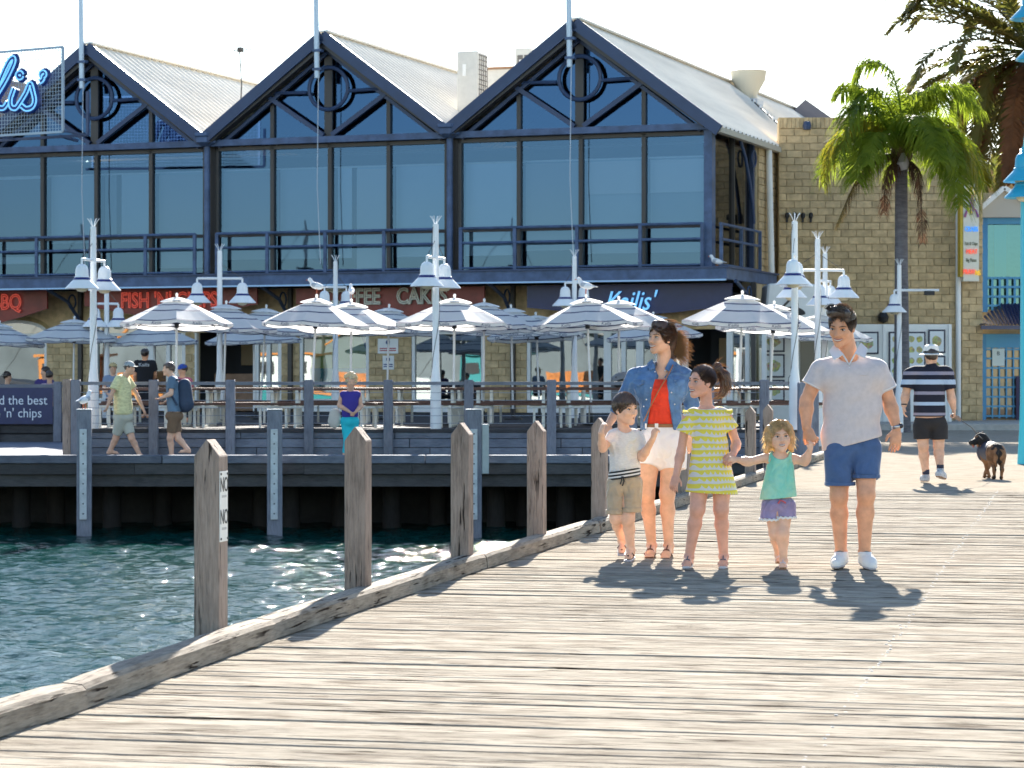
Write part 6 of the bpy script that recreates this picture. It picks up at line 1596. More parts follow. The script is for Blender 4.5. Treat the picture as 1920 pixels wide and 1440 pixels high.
S.cap(J(1222, 730), J(1256, 730), 0.100, 0.100, 0.05); S.cap(J(1239, 740), J(1240, 802), 0.128, 0.134, 0.05, flat=((0, 1, 0), 0.74)); S.cap(J(1215, 708, 0.02), J(1264, 708, 0.02), 0.058, 0.058, 0.04)
for u in (1226, 1254): S.ell(J(u, 738, -0.042), (0.052, 0.05, 0.055), None, 0.03)
S.wrinkle(0.003, 7, (12, 8, 26), 7); S.plane(J(1240, 797), (0, 0, -1)); S.ell(J(1242, 690, -0.06), (0.085, 0.10, 0.085), None, 0.01, 's'); S.plane(J(1240, 711), (0, 0, 1)); link('red_top', S.mesh('red_top', [M_red], 2), e)
M_wsh = mat('white_shorts', (0.80, 0.76, 0.76), 0.8, fold=0.4, fscale=9, var=0.03, vscale=8, bump=0.1, bscale=60)
S = SDF((-0.26, -0.22, 0.55), (0.28, 0.24, 1.08), 0.005)
S.ell(J(1241, 832), (0.172, 0.125, 0.15), None, 0.04); S.cap(J(1217, 848), J(1214, 873, -0.02), 0.100, 0.098, 0.03, end=True); S.cap(J(1263, 850), J(1263, 880, -0.02), 0.104, 0.100, 0.03, end=True); S.cap(J(1240, 798), J(1240, 840), 0.138, 0.165, 0.04, flat=((0, 1, 0), 0.75))
S.wrinkle(0.0022, 8, (10, 8, 18), 6); S.plane(J(1240, 796), (0, 0, 1)); S.cap(J(1237, 862, -0.15), J(1236.5, 885, -0.13), 0.010, 0.014, 0.01, 's'); link('white_shorts', S.mesh('white_shorts', [M_wsh], 2), e)
M_belt = mat('tan_belt', (0.24, 0.11, 0.045), 0.5)
bl_ = MB().lathe([(0.139, -0.012), (0.142, -0.010), (0.142, 0.012), (0.139, 0.014)], (0, 0, 0), 32).build('belt', M_belt, e, J(1240, 798), smooth=True); bl_.scale = (1, 0.78, 1)
for u in (1211, 1283): MB().box((-0.007, -0.004, -0.018), (0.007, 0.004, 0.02)).build('belt_loop', M_wsh, e, J(u, 799, -0.085))
MB().box((-0.013, -0.005, -0.014), (0.013, 0.005, 0.016)).build('buckle', M_trim, e, J(1231, 798, -0.113))
# open denim shirt: inflated torso and sleeves with the front cut away
M_denim = mat('denim_shirt', (0.095, 0.19, 0.36), 0.85, fold=0.6, fscale=10, var=0.28, vscale=9, bump=0.2, bscale=140)
S = SDF(lo, hi, 0.005)
S.cap(J(1216, 726, 0.01), J(1262, 726, 0.01), 0.122, 0.122, 0.05); S.cap(J(1205, 704, 0.035), J(1273, 704, 0.035), 0.072, 0.072, 0.05); S.cap(J(1239, 745, 0.01), J(1240, 812, 0.01), 0.155, 0.168, 0.05, flat=((0, 1, 0), 0.80)); S.cap(J(1228, 690, 0.04), J(1258, 690, 0.04), 0.06, 0.06, 0.04)
S.cap(J(1191, 706, 0.04), J(1166, 758, 0.06), 0.068, 0.058, 0.03); S.cap(J(1166, 758, 0.06), J(1156, 772, 0.0), 0.058, 0.056, 0.03, end=True); S.cap(J(1285, 706, 0.04), J(1299, 766, 0.08), 0.068, 0.060, 0.03, end=True)
S.wrinkle(0.0042, 12, (12, 10, 24), 8); S.plane(J(1240, 806), (0, 0, -1)); S.plane(J(1240, 678), (0, 0, 1))
# wedge opening (front only)
for a_, b_, r0_, r1_ in ((J(1240, 690, -0.14), J(1238, 740, -0.16), 0.042, 0.068), (J(1238, 740, -0.16), J(1238, 830, -0.16), 0.068, 0.125)): S.cap(a_, b_, r0_, r1_, 0.006, 's', flat=((0, 1, 0), 2.0))
S.cap(J(1243, 660, 0.0), J(1243, 692, 0.0), 0.068, 0.062, 0.01, 's'); S.cap(J(1243, 684, -0.06), J(1240, 712, -0.11), 0.045, 0.050, 0.006, 's', flat=((0, 1, 0), 1.6)); link('denim_shirt', S.mesh('denim_shirt', [M_denim], 2), e)
slab('collar', [J(1223, 673, 0.02), J(1229, 690, -0.035), J(1218, 695, -0.06), J(1213, 682, -0.01)], M_denim, 0.008); slab('collar', [J(1257, 671, 0.02), J(1247, 692, -0.035), J(1259, 699, -0.06), J(1267, 681, -0.01)], M_denim, 0.008)
for (u, v) in ((1228, 697), (1220, 727), (1212, 749), (1207, 762), (1199, 782), (1247, 695), (1254, 710), (1259, 736), (1265, 758)): blob('snap_button', M_trim, e, J(u, v, -0.058 - 0.064 * min(1, max(0, (v - 695) / 32))), (0.006, 0.004, 0.006), np.eye(3), 8)
for (u0, u1) in ((1187, 1208), (1264, 1284)):
    slab('pocket_flap', [J(u0, 712, -0.075 if u0 < 1240 else -0.105), J(u1, 712, -0.105 if u0 < 1240 else -0.075), J(u1, 719, -0.112 if u0 < 1240 else -0.082), J((u0 + u1) / 2, 724, -0.108), J(u0, 719, -0.082 if u0 < 1240 else -0.112)], M_denim, 0.006)
slab('sleeve_cuff', [J(1148, 764, -0.055), J(1164, 776, -0.06), J(1160, 781, -0.06), J(1144, 770, -0.055)], M_denim, 0.02)
MB().tube([J(1262, 684, -0.03), J(1256, 697, -0.075), J(1238, 727, -0.128), J(1218, 765, -0.125), J(1207, 790, -0.10)], 0.0045, 6).build('bag_strap', mat('tan_leather', (0.36, 0.15, 0.06), 0.5), e)
M_sand = mat('brown_sandal', (0.10, 0.034, 0.016), 0.5)
def sandal(e, ankle, toe, sz, m, ms, strap=None, name='sandal'):
    a = np.array(ankle, float); t = np.array(toe, float); d = unit((t - a) * np.array((1, 1, 0))); l = np.cross((0, 0, 1), d); heel = a - d * 0.05 * sz; pts = []
    rz_ = np.array((0, 0, 1.0)); hz = min(heel[2], t[2])
    o = empty(name, (0, 0, 0), 0, e)
    vs = []; tz_ = t[2] - 0.018 * sz; az_ = a[2] - 0.088 * sz
    for q, w_ in ((0.0, 0.5), (0.12, 0.85), (0.4, 0.85), (0.75, 1.12), (0.95, 0.95), (1.06, 0.5)):
        c_ = heel + (t - heel) * q; zq = az_ + (tz_ - az_) * q
        for s_ in (-1, 1): vs.append((*(c_ + l * s_ * 0.037 * sz * w_)[:2], zq))
    k = len(vs) // 2; top = [(x, y, z + 0.016) for x, y, z in vs]; fs = []
    for i in range(k - 1): fs += [(2*i, 2*i+1, 2*i+3, 2*i+2), (2*k+2*i, 2*k+2*i+2, 2*k+2*i+3, 2*k+2*i+1), (2*i, 2*i+2, 2*k+2*i+2, 2*k+2*i), (2*i+1, 2*k+2*i+1, 2*k+2*i+3, 2*i+3)]
    fs += [(0, 2*k, 2*k+1, 1), (2*k-2, 2*k-1, 4*k-1, 4*k-2)]
    MB().add(vs + top, fs).build('sole', ms, o)
    ball = a + (t - a) * 0.66
    MB().tube([ball - l * 0.043 * sz - rz_ * 0.015 * sz, ball + rz_ * 0.030 * sz - l * 0.012, ball + rz_ * 0.030 * sz + l * 0.012, ball + l * 0.043 * sz - rz_ * 0.015 * sz], 0.012 * sz, 6).build('toe_strap', m, o)
    MB().lathe([(0.036 * sz, -0.009), (0.041 * sz, -0.007), (0.041 * sz, 0.009), (0.036 * sz, 0.011)], a + np.array((0, 0, 0.004)), 18).build('ankle_strap', strap or m, o, smooth=True)
    MB().tube([a + d * 0.036 * sz + rz_ * 0.004, (a + ball) / 2 + rz_ * 0.036 * sz, ball + rz_ * 0.032 * sz], 0.006 * sz, 6).build('instep_strap', m, o)
sandal(e, J(1222, 1024, 0.02), J(1217, 1044, -0.16), 0.92, M_sand, M_sand); sandal(e, J(1254, 1024, -0.02), J(1247, 1046, -0.17), 0.92, M_sand, M_sand)

# ---------------------------------------------------------------- boy
f = Fig('person', 'small boy in pale tee and khaki drawstring shorts under the mother\'s arm', 1172, 19.0, GF); J = f.J; e = f.e
lo, hi = np.array((-0.26, -0.34, -0.02)), np.array((0.30, 0.30, 1.28)); S = SDF(lo, hi, 0.0045)
hc = J(1173, 767, -0.05); H = 0.222; M = head_frame(38, -4, 3); P = head(S, hc, H, M)
S.cap(J(1170, 808, -0.02), hc + M @ np.array((0, -0.18, -0.24)) * H, 0.042, 0.042, 0.025)
S.cap(J(1156, 818, -0.02), J(1190, 818, -0.02), 0.042, 0.042, 0.04); S.cap(J(1171, 830, -0.02), J(1171, 885, -0.02), 0.092, 0.10, 0.04, flat=((0, 1, 0), 0.75)); S.ell(J(1171, 903, -0.02), (0.105, 0.085, 0.08), None, 0.03)
arm(S, J(1148, 820, -0.02), J(1130, 841, -0.10), J(1127, 812, -0.20), (0.034, 0.028, 0.022)); arm(S, J(1197, 820, -0.02), J(1204, 858, -0.06), J(1224, 823, -0.18), (0.034, 0.028, 0.022))
hand(S, J(1127, 811, -0.20), (0.25, 0.15, 1.0), (-0.8, -0.55, 0.1), 0.62, side=1, curl=0.6, k=0.003); hand(S, J(1225, 821, -0.18), (0.3, -0.1, 1.0), (-0.6, -0.7, 0.1), 0.62, side=1, curl=0.75, k=0.003)
leg(S, J(1157, 912, -0.02), J(1155, 972, -0.06), J(1166, 1014, 0.14), (0.066, 0.045, 0.040, 0.027)); leg(S, J(1184, 912, -0.02), J(1178, 973, -0.08), J(1183, 1031, -0.04), (0.066, 0.045, 0.042, 0.028))
foot(S, J(1166, 1016, 0.14), J(1166, 1036, 0.03), 0.68); foot(S, J(1183, 1032, -0.04), J(1177, 1047, -0.16), 0.70)
link('body', S.mesh('body', [M_skinC], 1), e); face(e, P, H, M, mat('brow_light', (0.12, 0.07, 0.045), 0.8), teeth=False, eye=1.1)
hair_cap(P, H, M, hc, M_hboy, e, 0.04, 0.27, None, 6, 0.004, back=-0.14)
pth = []; rh = random.Random(9)
for k in range(320):
    a = rh.uniform(0, 6.28); b = rh.uniform(0, 1); x, y = 0.34 * b * math.cos(a), -0.06 + 0.40 * b * math.sin(a); zt_ = 0.135 + 0.41 * math.sqrt(max(0, 1 - (x / 0.365) ** 2 - ((y + 0.07) / 0.445) ** 2)); r0 = P(x, y, zt_ - 0.01); d = M @ np.array((rh.uniform(-0.5, 0.5), rh.uniform(-0.1, 0.8), 0.6)) * H; pth.append([r0, r0 + d * 0.05, r0 + d * 0.09])
strands(pth, 0.002, M_tipd, 'hair_tips', e)
scalp(e, P, H, M, M_hboy, lambda v, r: (0.2, 0.8 if v[2] > 0.3 else 0.0, -0.7), 1500, 0.045, 0.27, seed=4, zmin=-0.10)
M_tee = mat('oatmeal_tee', (0.72, 0.68, 0.64), 0.85, fold=0.5, fscale=10, var=0.10, vscale=45, stretch=(1, 1, 4), bump=0.1, bscale=120)
S = SDF(lo, hi, 0.0045); S.cap(J(1171, 828, -0.02), J(1171, 895, -0.02), 0.108, 0.116, 0.04, flat=((0, 1, 0), 0.80)); S.cap(J(1155, 818, -0.02), J(1190, 818, -0.02), 0.054, 0.054, 0.04)
S.cap(J(1150, 820, -0.02), J(1139, 833, -0.06), 0.050, 0.050, 0.02, end=True); S.cap(J(1196, 820, -0.02), J(1202, 846, -0.045), 0.050, 0.050, 0.02, end=True); S.wrinkle(0.003, 14, (14, 10, 24), 7)
hem(S, J(1143, 889, -0.1), J(1200, 880, -0.1)); S.cap(J(1172, 790, -0.03), J(1172, 806, -0.04), 0.052, 0.05, 0.008, 's'); S.plane(J(1171, 798), (0, 0, 1)); link('tee_shirt', S.mesh('tee_shirt', [M_tee], 2), e)
M_khaki = mat('khaki_shorts', (0.46, 0.36, 0.25), 0.85, fold=0.5, fscale=11, var=0.10, vscale=8, bump=0.15, bscale=90)
S = SDF((-0.22, -0.24, 0.2), (0.22, 0.2, 0.75), 0.0045); S.ell(J(1171, 903, -0.02), (0.118, 0.098, 0.085), None, 0.03); S.cap(J(1157, 908, -0.02), J(1154, 964, -0.05), 0.080, 0.066, 0.02, end=True); S.cap(J(1185, 908, -0.02), J(1184, 960, -0.06), 0.080, 0.070, 0.02, end=True); S.wrinkle(0.0035, 15, (14, 10, 18), 7); S.cap(J(1169, 925, -0.1), J(1169, 972, -0.08), 0.003, 0.013, 0.015, 's', flat=((0, 1, 0), 8)); S.plane(J(1171, 893), (0, 0, 1)); link('shorts', S.mesh('shorts', [M_khaki], 2), e)
for (c_, r_) in ((J(1154, 960, -0.05), 0.069), (J(1184, 956, -0.06), 0.073)): MB().lathe([(r_, -0.016), (r_ + 0.004, -0.012), (r_ + 0.004, 0.016), (r_, 0.02)], c_, 24).build('turned_cuff', M_khaki, e, smooth=True)
for k, (dz, m_) in enumerate(((0, M_blk), (0.0125, M_trim), (0.025, M_blk), (0.0375, M_trim), (0.05, M_blk))):
    q = MB().lathe([(0.117, 0), (0.121, 0.001), (0.121, 0.0115), (0.117, 0.0125)], (0, 0, 0), 30).build('waistband', m_, e, J(1171, 896, -0.02) + np.array((0, 0, dz)), smooth=True); q.scale = (1, 0.85, 1); q.rotation_euler = (0, R(-9), 0)
MB().tube([J(1166, 893, -0.125), J(1165, 901, -0.128), J(1163, 908, -0.122)], 0.004, 5).build('drawstring', M_blk, e); MB().tube([J(1168, 893, -0.125), J(1170, 902, -0.128), J(1167, 911, -0.122)], 0.005, 5).build('drawstring', M_blk, e)
M_ff = mat('flip_flop', (0.10, 0.035, 0.03), 0.6)
for a_, t_, sz in ((J(1166, 1016, 0.14), J(1166, 1036, 0.03), 0.68), (J(1183, 1032, -0.04), J(1177, 1047, -0.16), 0.70)):
    a_ = np.array(a_); t_ = np.array(t_); d = unit((t_ - a_) * np.array((1, 1, 0.4))); l = unit(np.cross((0, 0, 1), d)); c_ = a_ + (t_ - a_) * 0.9
    o = MB().bar(a_ - d * 0.03 + np.array((0, 0, -0.062)), t_ + d * 0.012 + np.array((0, 0, -0.018)), 0.062, 0.014, up=tuple(np.cross(l, d))).build('flip_flop', M_rubber, e, bevel=0.004)
    for s_ in (-1, 1): MB().tube([c_ + np.array((0, 0, 0.012)), a_ + (t_ - a_) * 0.5 + l * s_ * 0.02 + np.array((0, 0, 0.008)), a_ + (t_ - a_) * 0.32 + l * s_ * 0.031 + np.array((0, 0, -0.02))], 0.006, 6).build('thong', M_ff, o)

# ---------------------------------------------------------------- girl
f = Fig('person', 'girl with a ponytail in yellow and white scalloped dress', 1330, 18.2, GF); J = f.J; e = f.e
lo, hi = np.array((-0.32, -0.36, -0.02)), np.array((0.30, 0.30, 1.48)); S = SDF(lo, hi, 0.0045)
hc = J(1315, 716, -0.02); H = 0.222; M = head_frame(-56, 0, -4); P = head(S, hc, H, M)
S.cap(J(1325, 768, 0.02), hc + M @ np.array((0, -0.18, -0.24)) * H, 0.044, 0.042, 0.025); S.cap(J(1303, 777, 0.02), J(1350, 777, 0.02), 0.042, 0.042, 0.04); S.cap(J(1328, 790), J(1332, 850), 0.092, 0.092, 0.04, flat=((0, 1, 0), 0.72)); S.ell(J(1334, 880), (0.12, 0.09, 0.09), None, 0.03)
arm(S, J(1288, 782, 0.02), J(1277, 846, 0.02), J(1268, 890, -0.05), (0.036, 0.030, 0.023)); arm(S, J(1364, 782, 0.02), J(1381, 832, 0.04), J(1375, 851, -0.08), (0.036, 0.030, 0.023))
hand(S, J(1268, 891, -0.05), (-0.28, -0.25, -1.0), (-0.5, -0.85, 0.1), 0.80, side=1, curl=0.32, k=0.003); hand(S, J(1375, 851, -0.085), (-0.45, -0.3, -0.55), (-0.1, -0.8, 0.5), 0.78, side=-1, curl=0.7, k=0.003)
leg(S, J(1314, 890), J(1308, 953, -0.06), J(1292, 1044, -0.02), (0.078, 0.052, 0.048, 0.031)); leg(S, J(1354, 890), J(1352, 955, -0.04), J(1357, 1043, 0.02), (0.078, 0.052, 0.048, 0.031))
foot(S, J(1292, 1045, -0.02), J(1286, 1062, -0.16), 0.80); foot(S, J(1357, 1044, 0.02), J(1355, 1062, -0.13), 0.80)
M_skinG = mat('skin_girl', (0.72, 0.37, 0.26), 0.5, spec=0.3, var=0.13, vscale=11, subs=0.03)
link('body', S.mesh('body', [M_skinG], 1), e); face(e, P, H, M, mat('brow_girl', (0.07, 0.04, 0.03), 0.8), teeth=True)
hair_cap(P, H, M, hc, hair_mat('hair_girl', (0.085, 0.045, 0.028)), e, 0.03, 0.34, None, 7, 0.003, back=-0.26, frontr=(0.35, 0.50))
M_hpony = hair_mat('hair_ponytail', (0.13, 0.055, 0.026), 0.45)
S = SDF(hc + np.array((-0.05, -0.1, -0.32)), hc + np.array((0.26, 0.22, 0.18)), 0.0045)
pc = [P(0, -0.42, 0.36), J(1345, 690, 0.06), J(1357, 704, 0.06), J(1361, 722, 0.06), J(1355, 738, 0.06), J(1338, 748, 0.05)]
for (a_, b_, r0_, r1_) in zip(pc, pc[1:], (0.020, 0.032, 0.038, 0.034, 0.022), (0.032, 0.038, 0.034, 0.022, 0.006)): S.cap(a_, b_, r0_, r1_, 0.02)
S.wrinkle(0.005, 3, (80, 80, 20), 8); link('ponytail', S.mesh('ponytail', [M_hpony], 1), e)
MB().tube([P(0.06 * math.cos(a), -0.40, 0.34 + 0.06 * math.sin(a)) for a in np.linspace(0, 6.28, 13)], 0.007, 6, cap=False).build('hair_tie', M_hdark, e)
pth = []; rh = random.Random(13); Pc = smooth3(pc, 6)
for k in range(300):
    i = rh.randrange(0, len(Pc) - 7); o_ = np.array((rh.gauss(0, 0.016), rh.gauss(0, 0.016), rh.gauss(0, 0.014))); pth.append([np.array(Pc[i + q]) + o_ * (1 + 0.35 * q / 2) for q in (0, 2, 4, 6)])
for k in range(120):
    x, y = rh.uniform(-0.3, 0.3), rh.uniform(-0.35, 0.25); zt_ = 0.14 + 0.40 * math.sqrt(max(0.05, 1 - (x / 0.36) ** 2 - ((y + 0.07) / 0.44) ** 2)); r0 = P(x, y, zt_ - 0.015); g = M @ np.array((rh.uniform(-0.5, 0.5), rh.uniform(-1, 0.3), 0.5)); pth.append([r0, r0 + g * 0.018, r0 + g * 0.032])
strands(pth, 0.002, M_tipb, 'hair_strands', e)
scalp(e, P, H, M, MATS['hair_girl'], lambda v, r: tuple(np.array((0, -0.75, 0.62)) - 0.2 * v), 1500, 0.035, 0.34, (0.35, 0.50), seed=5, zmin=-0.22, step=0.13, lift=0.006)
def scallop_mat():
    m = bpy.data.materials.new('scalloped_dress'); m.use_nodes = True; t = m.node_tree; Lk = t.links.new; b = t.nodes['Principled BSDF']; b.inputs['Roughness'].default_value = 0.85
    tc = nn(t, 'ShaderNodeTexCoord'); no = nn(t, 'ShaderNodeTexNoise'); no.inputs['Scale'].default_value = 5; Lk(tc.outputs['Object'], no.inputs[0])
    va = nn(t, 'ShaderNodeVectorMath', operation='MULTIPLY_ADD'); va.inputs[1].default_value = (0.035,) * 3; Lk(no.outputs['Color'], va.inputs[0]); Lk(tc.outputs['Object'], va.inputs[2])
    sx = nn(t, 'ShaderNodeSeparateXYZ'); Lk(va.outputs[0], sx.inputs[0])
    def mth(op, a, b_=None, cl=False):
        n = nn(t, 'ShaderNodeMath', operation=op); n.use_clamp = cl
        for i, q in enumerate((a, b_)):
            if q is None: continue
            if isinstance(q, (int, float)): n.inputs[i].default_value = q
            else: Lk(q, n.inputs[i])
        return n.outputs[0]
    zf = mth('FRACT', mth('DIVIDE', sx.outputs[2], 0.0475)); xf = mth('ABSOLUTE', mth('SUBTRACT', mth('FRACT', mth('DIVIDE', mth('ADD', sx.outputs[0], sx.outputs[1]), 0.036)), 0.5))
    edge = mth('ADD', mth('MULTIPLY', mth('MULTIPLY', xf, xf), 1.9), 0.30); yes = mth('GREATER_THAN', zf, edge)
    mx_ = nn(t, 'ShaderNodeMix', data_type='RGBA'); mx_.inputs[6].default_value = (0.78, 0.76, 0.74, 1); mx_.inputs[7].default_value = (0.88, 0.75, 0.10, 1); Lk(yes, mx_.inputs[0]); Lk(mx_.outputs[2], b.inputs['Base Color'])
    tr = nn(t, 'ShaderNodeBsdfTranslucent'); Lk(mx_.outputs[2], tr.inputs[0]); ms = nn(t, 'ShaderNodeMixShader'); ms.inputs[0].default_value = 0.2; Lk(b.outputs[0], ms.inputs[1]); Lk(tr.outputs[0], ms.inputs[2]); Lk(ms.outputs[0], t.nodes['Material Output'].inputs[0])
    return m
M_dress = scallop_mat(); S = SDF(lo, hi, 0.0045)
S.cap(J(1328, 788), J(1331, 838), 0.108, 0.118, 0.03, flat=((0, 1, 0), 0.78)); S.cap(J(1331, 836), J(1334, 950), 0.122, 0.205, 0.03, flat=((0, 1, 0), 0.74)); S.cap(J(1304, 777, 0.02), J(1350, 777, 0.02), 0.052, 0.052, 0.04)
for (a_, b_, r0_, r1_) in ((J(1297, 779, 0.02), J(1283, 812, 0.02), 0.050, 0.066), (J(1357, 779, 0.02), J(1369, 806, 0.03), 0.050, 0.068)): S.cap(a_, b_, r0_, r1_, 0.02, end=True)
S.wrinkle(0.0032, 17, (26, 14, 9), 8); hem(S, J(1288, 923, -0.1), J(1380, 928, -0.1)); S.ell(J(1324, 757, 0.0), (0.095, 0.09, 0.045), None, 0.008, 's'); S.plane(J(1324, 760), (0, 0, 1)); link('dress', S.mesh('dress', [M_dress], 2), e)
fl = MB(); q_ = []
for (cu, cv, sgn) in ((1287, 778, -1), (1366, 776, 1)):
    n_ = 16; vs = []
    for i in range(n_):
        t_ = i / (n_ - 1); a = math.pi * (0.05 + 0.9 * t_)
        ip = J(cu - sgn * 6, cv, 0.02) + np.array((0.0, 0.055 * math.cos(a), 0.03 * math.sin(a))); op = ip + np.array((sgn * (0.045 + 0.008 * math.sin(i * 2.4)), 0.03 * math.cos(a), 0.012 * math.sin(a) - 0.012 + 0.008 * math.cos(i * 2.4))); vs += [tuple(ip), tuple(op)]
    fl.add(vs, [(2*i, 2*i+1, 2*i+3, 2*i+2) for i in range(n_ - 1)])
fl.build('sleeve_ruffle', M_dress, e, smooth='all')
M_green = mat('teal_strap', (0.02, 0.20, 0.17), 0.5); M_sgrey = mat('grey_sandal', (0.12, 0.11, 0.12), 0.5)
sandal(e, J(1292, 1045, -0.02), J(1286, 1062, -0.16), 0.80, M_sgrey, M_rubber, M_green); sandal(e, J(1357, 1044, 0.02), J(1355, 1062, -0.13), 0.80, M_sgrey, M_rubber, M_green)

# ---------------------------------------------------------------- toddler
f = Fig('person', 'blonde toddler in mint green top and lilac shorts holding two hands', 1464, 18.1, GF); J = f.J; e = f.e
lo, hi = np.array((-0.40, -0.32, -0.02)), np.array((0.27, 0.28, 1.10)); S = SDF(lo, hi, 0.004)
hc = J(1462.5, 818, -0.04); H = 0.205; M = head_frame(4, -3, 3); P = head(S, hc, H, M)
for sx in (-1, 1): S.ell(P(sx * 0.16, 0.22, -0.17), np.array((0.12, 0.11, 0.12)) * H, M, 0.02)
S.cap(J(1463, 853, -0.01), hc + M @ np.array((0, -0.15, -0.26)) * H, 0.036, 0.038, 0.02); S.cap(J(1446, 861), J(1481, 861), 0.034, 0.034, 0.03); S.cap(J(1464, 875), J(1459, 925), 0.082, 0.092, 0.04, flat=((0, 1, 0), 0.82)); S.ell(J(1459, 945), (0.10, 0.085, 0.065), None, 0.03)
arm(S, J(1437, 858, 0.0), J(1404, 866, 0.0), J(1382, 862, -0.06), (0.033, 0.028, 0.020)); arm(S, J(1489, 860, 0.0), J(1509, 866, -0.02), J(1519, 843, -0.07), (0.033, 0.028, 0.020))
hand(S, J(1382, 862, -0.06), (-1.0, -0.2, 0.15), (0.1, -0.9, 0.4), 0.50, side=1, curl=0.7, k=0.0025); hand(S, J(1519, 843, -0.07), (0.15, -0.2, 1.0), (0.5, -0.8, 0.1), 0.50, side=1, curl=0.7, k=0.0025)
leg(S, J(1447, 950), J(1453, 1000, 0.0), J(1460, 1040, 0.18), (0.058, 0.040, 0.036, 0.025)); leg(S, J(1472, 950), J(1468, 1000, -0.05), J(1469, 1050, -0.02), (0.060, 0.041, 0.038, 0.026))
foot(S, J(1460, 1042, 0.18), J(1461, 1054, 0.08), 0.6); foot(S, J(1469, 1051, -0.02), J(1467, 1065, -0.12), 0.62)
link('body', S.mesh('body', [M_skinC], 1), e); face(e, P, H, M, mat('brow_blonde', (0.30, 0.17, 0.09), 0.8), teeth=True, eye=1.35)
def thair(S, P, H, M):
    for sx in (-1, 1): S.cap(P(sx * 0.33, -0.12, 0.2), P(sx * 0.43, -0.16, -0.50), 0.10 * H, 0.10 * H, 0.08)
    S.cap(P(0, -0.32, 0.1), P(0, -0.34, -0.40), 0.26 * H, 0.24 * H, 0.05)
hair_cap(P, H, M, hc, M_hblond, e, 0.05, 0.32, thair, 8, 0.005, back=None, frontr=(0.335, 0.42), h=0.004)
pth = []; rh = random.Random(15)
for k in range(420):
    sx = rh.choice((-1, 1)); r0 = P(sx * rh.uniform(0.26, 0.40), rh.uniform(-0.40, 0.0), rh.uniform(-0.1, 0.35)); g = np.array((-sx * 0.0 + rh.uniform(-0.55, 0.25) if sx > 0 else rh.uniform(-0.1, 0.4), 0, 0)); out = M @ np.array((sx * rh.uniform(-0.05, 0.30), rh.uniform(-0.3, 0.1), -1.0)); out = unit(out)
    Lh = rh.uniform(0.05, 0.13); pth.append([r0, r0 + out * Lh * 0.5 + M @ np.array((sx * 0.01, 0, 0)), r0 + out * Lh + M @ np.array((sx * rh.uniform(-0.01, 0.03), 0, rh.uniform(0, 0.02)))])
strands(pth, 0.002, M_tipy, 'hair_strands', e)
scalp(e, P, H, M, M_hblond, lambda v, r: (0.8 * np.sign(v[0] + 0.12), 0.1, -1.0), 1500, 0.055, 0.32, (0.335, 0.42), seed=6, zmin=-0.4, step=0.13)
M_mint = mat('mint_top', (0.55, 0.86, 0.60), 0.85, fold=0.5, fscale=13, trans=0.15, var=0.5, vscale=5, col2=(0.26, 0.74, 0.58), bump=0.25, bscale=160)
S = SDF(lo, hi, 0.004); S.cap(J(1463, 868), J(1459, 950), 0.092, 0.140, 0.03, flat=((0, 1, 0), 0.80)); S.cap(J(1450, 857), J(1477, 857), 0.040, 0.040, 0.02); S.wrinkle(0.0034, 19, (38, 16, 6), 8)
hem(S, J(1428, 938, -0.1), J(1490, 932, -0.1)); S.ell(J(1464, 846, -0.03), (0.062, 0.10, 0.060), None, 0.006, 's'); S.cap(J(1431, 856, -0.1), J(1431, 856, 0.12), 0.042, 0.042, 0.006, 's'); S.cap(J(1495, 858, -0.1), J(1495, 858, 0.12), 0.042, 0.042, 0.006, 's'); link('top', S.mesh('top', [M_mint], 1), e)
for u in (1442, 1484): MB().tube([J(u, 866, -0.075), J(u + (2 if u < 1460 else -2), 852, -0.03), J(u + (3 if u < 1460 else -3), 850, 0.03)], 0.006, 6).build('shoulder_strap', M_mint, e)
M_lil = mat('lilac_shorts', (0.32, 0.26, 0.42), 0.85, fold=0.5, fscale=14, var=0.15, vscale=12, bump=0.15, bscale=90)
S = SDF((-0.2, -0.2, 0.2), (0.2, 0.2, 0.62), 0.004); S.ell(J(1459, 945), (0.112, 0.098, 0.07), None, 0.03); S.cap(J(1446, 950), J(1443, 974, -0.01), 0.070, 0.070, 0.02, end=True); S.cap(J(1473, 950), J(1473, 970, -0.01), 0.070, 0.072, 0.02, end=True); S.wrinkle(0.0025, 20, (18, 10, 16), 6); S.cap(J(1458, 960, -0.08), J(1458, 980, -0.08), 0.004, 0.012, 0.01, 's', flat=((0, 1, 0), 8)); link('shorts', S.mesh('shorts', [M_lil], 1), e)
for (c_, r_) in ((J(1443, 974, -0.01), 0.072), (J(1473, 970, -0.01), 0.074)):
    pts = [(c_[0] + r_ * math.cos(a), c_[1] + r_ * math.sin(a), c_[2] + 0.005 * math.sin(a * 14)) for a in np.linspace(0, 2 * math.pi, 60)]; MB().tube(pts, 0.008, 5, cap=False).build('lace_hem', M_canvas, e)
MB().tube([J(1459, 944, -0.10), J(1463, 938, -0.108), J(1469, 940, -0.108), J(1473, 943, -0.10)], 0.006, 6).build('bow', mat('coral_bow', (0.55, 0.10, 0.12), 0.7), e)
M_whs = mat('white_sandal', (0.62, 0.55, 0.55), 0.6); M_gum = mat('gum_sole', (0.26, 0.13, 0.06), 0.6)
sandal(e, J(1460, 1042, 0.18), J(1461, 1054, 0.08), 0.62, M_whs, M_gum); sandal(e, J(1469, 1051, -0.02), J(1467, 1065, -0.12), 0.64, M_whs, M_gum)

# ================================================================== OTHER PEOPLE, DOG, GULLS
GO = 'other people on the waterfront'
def simple_head(S, P_): pass
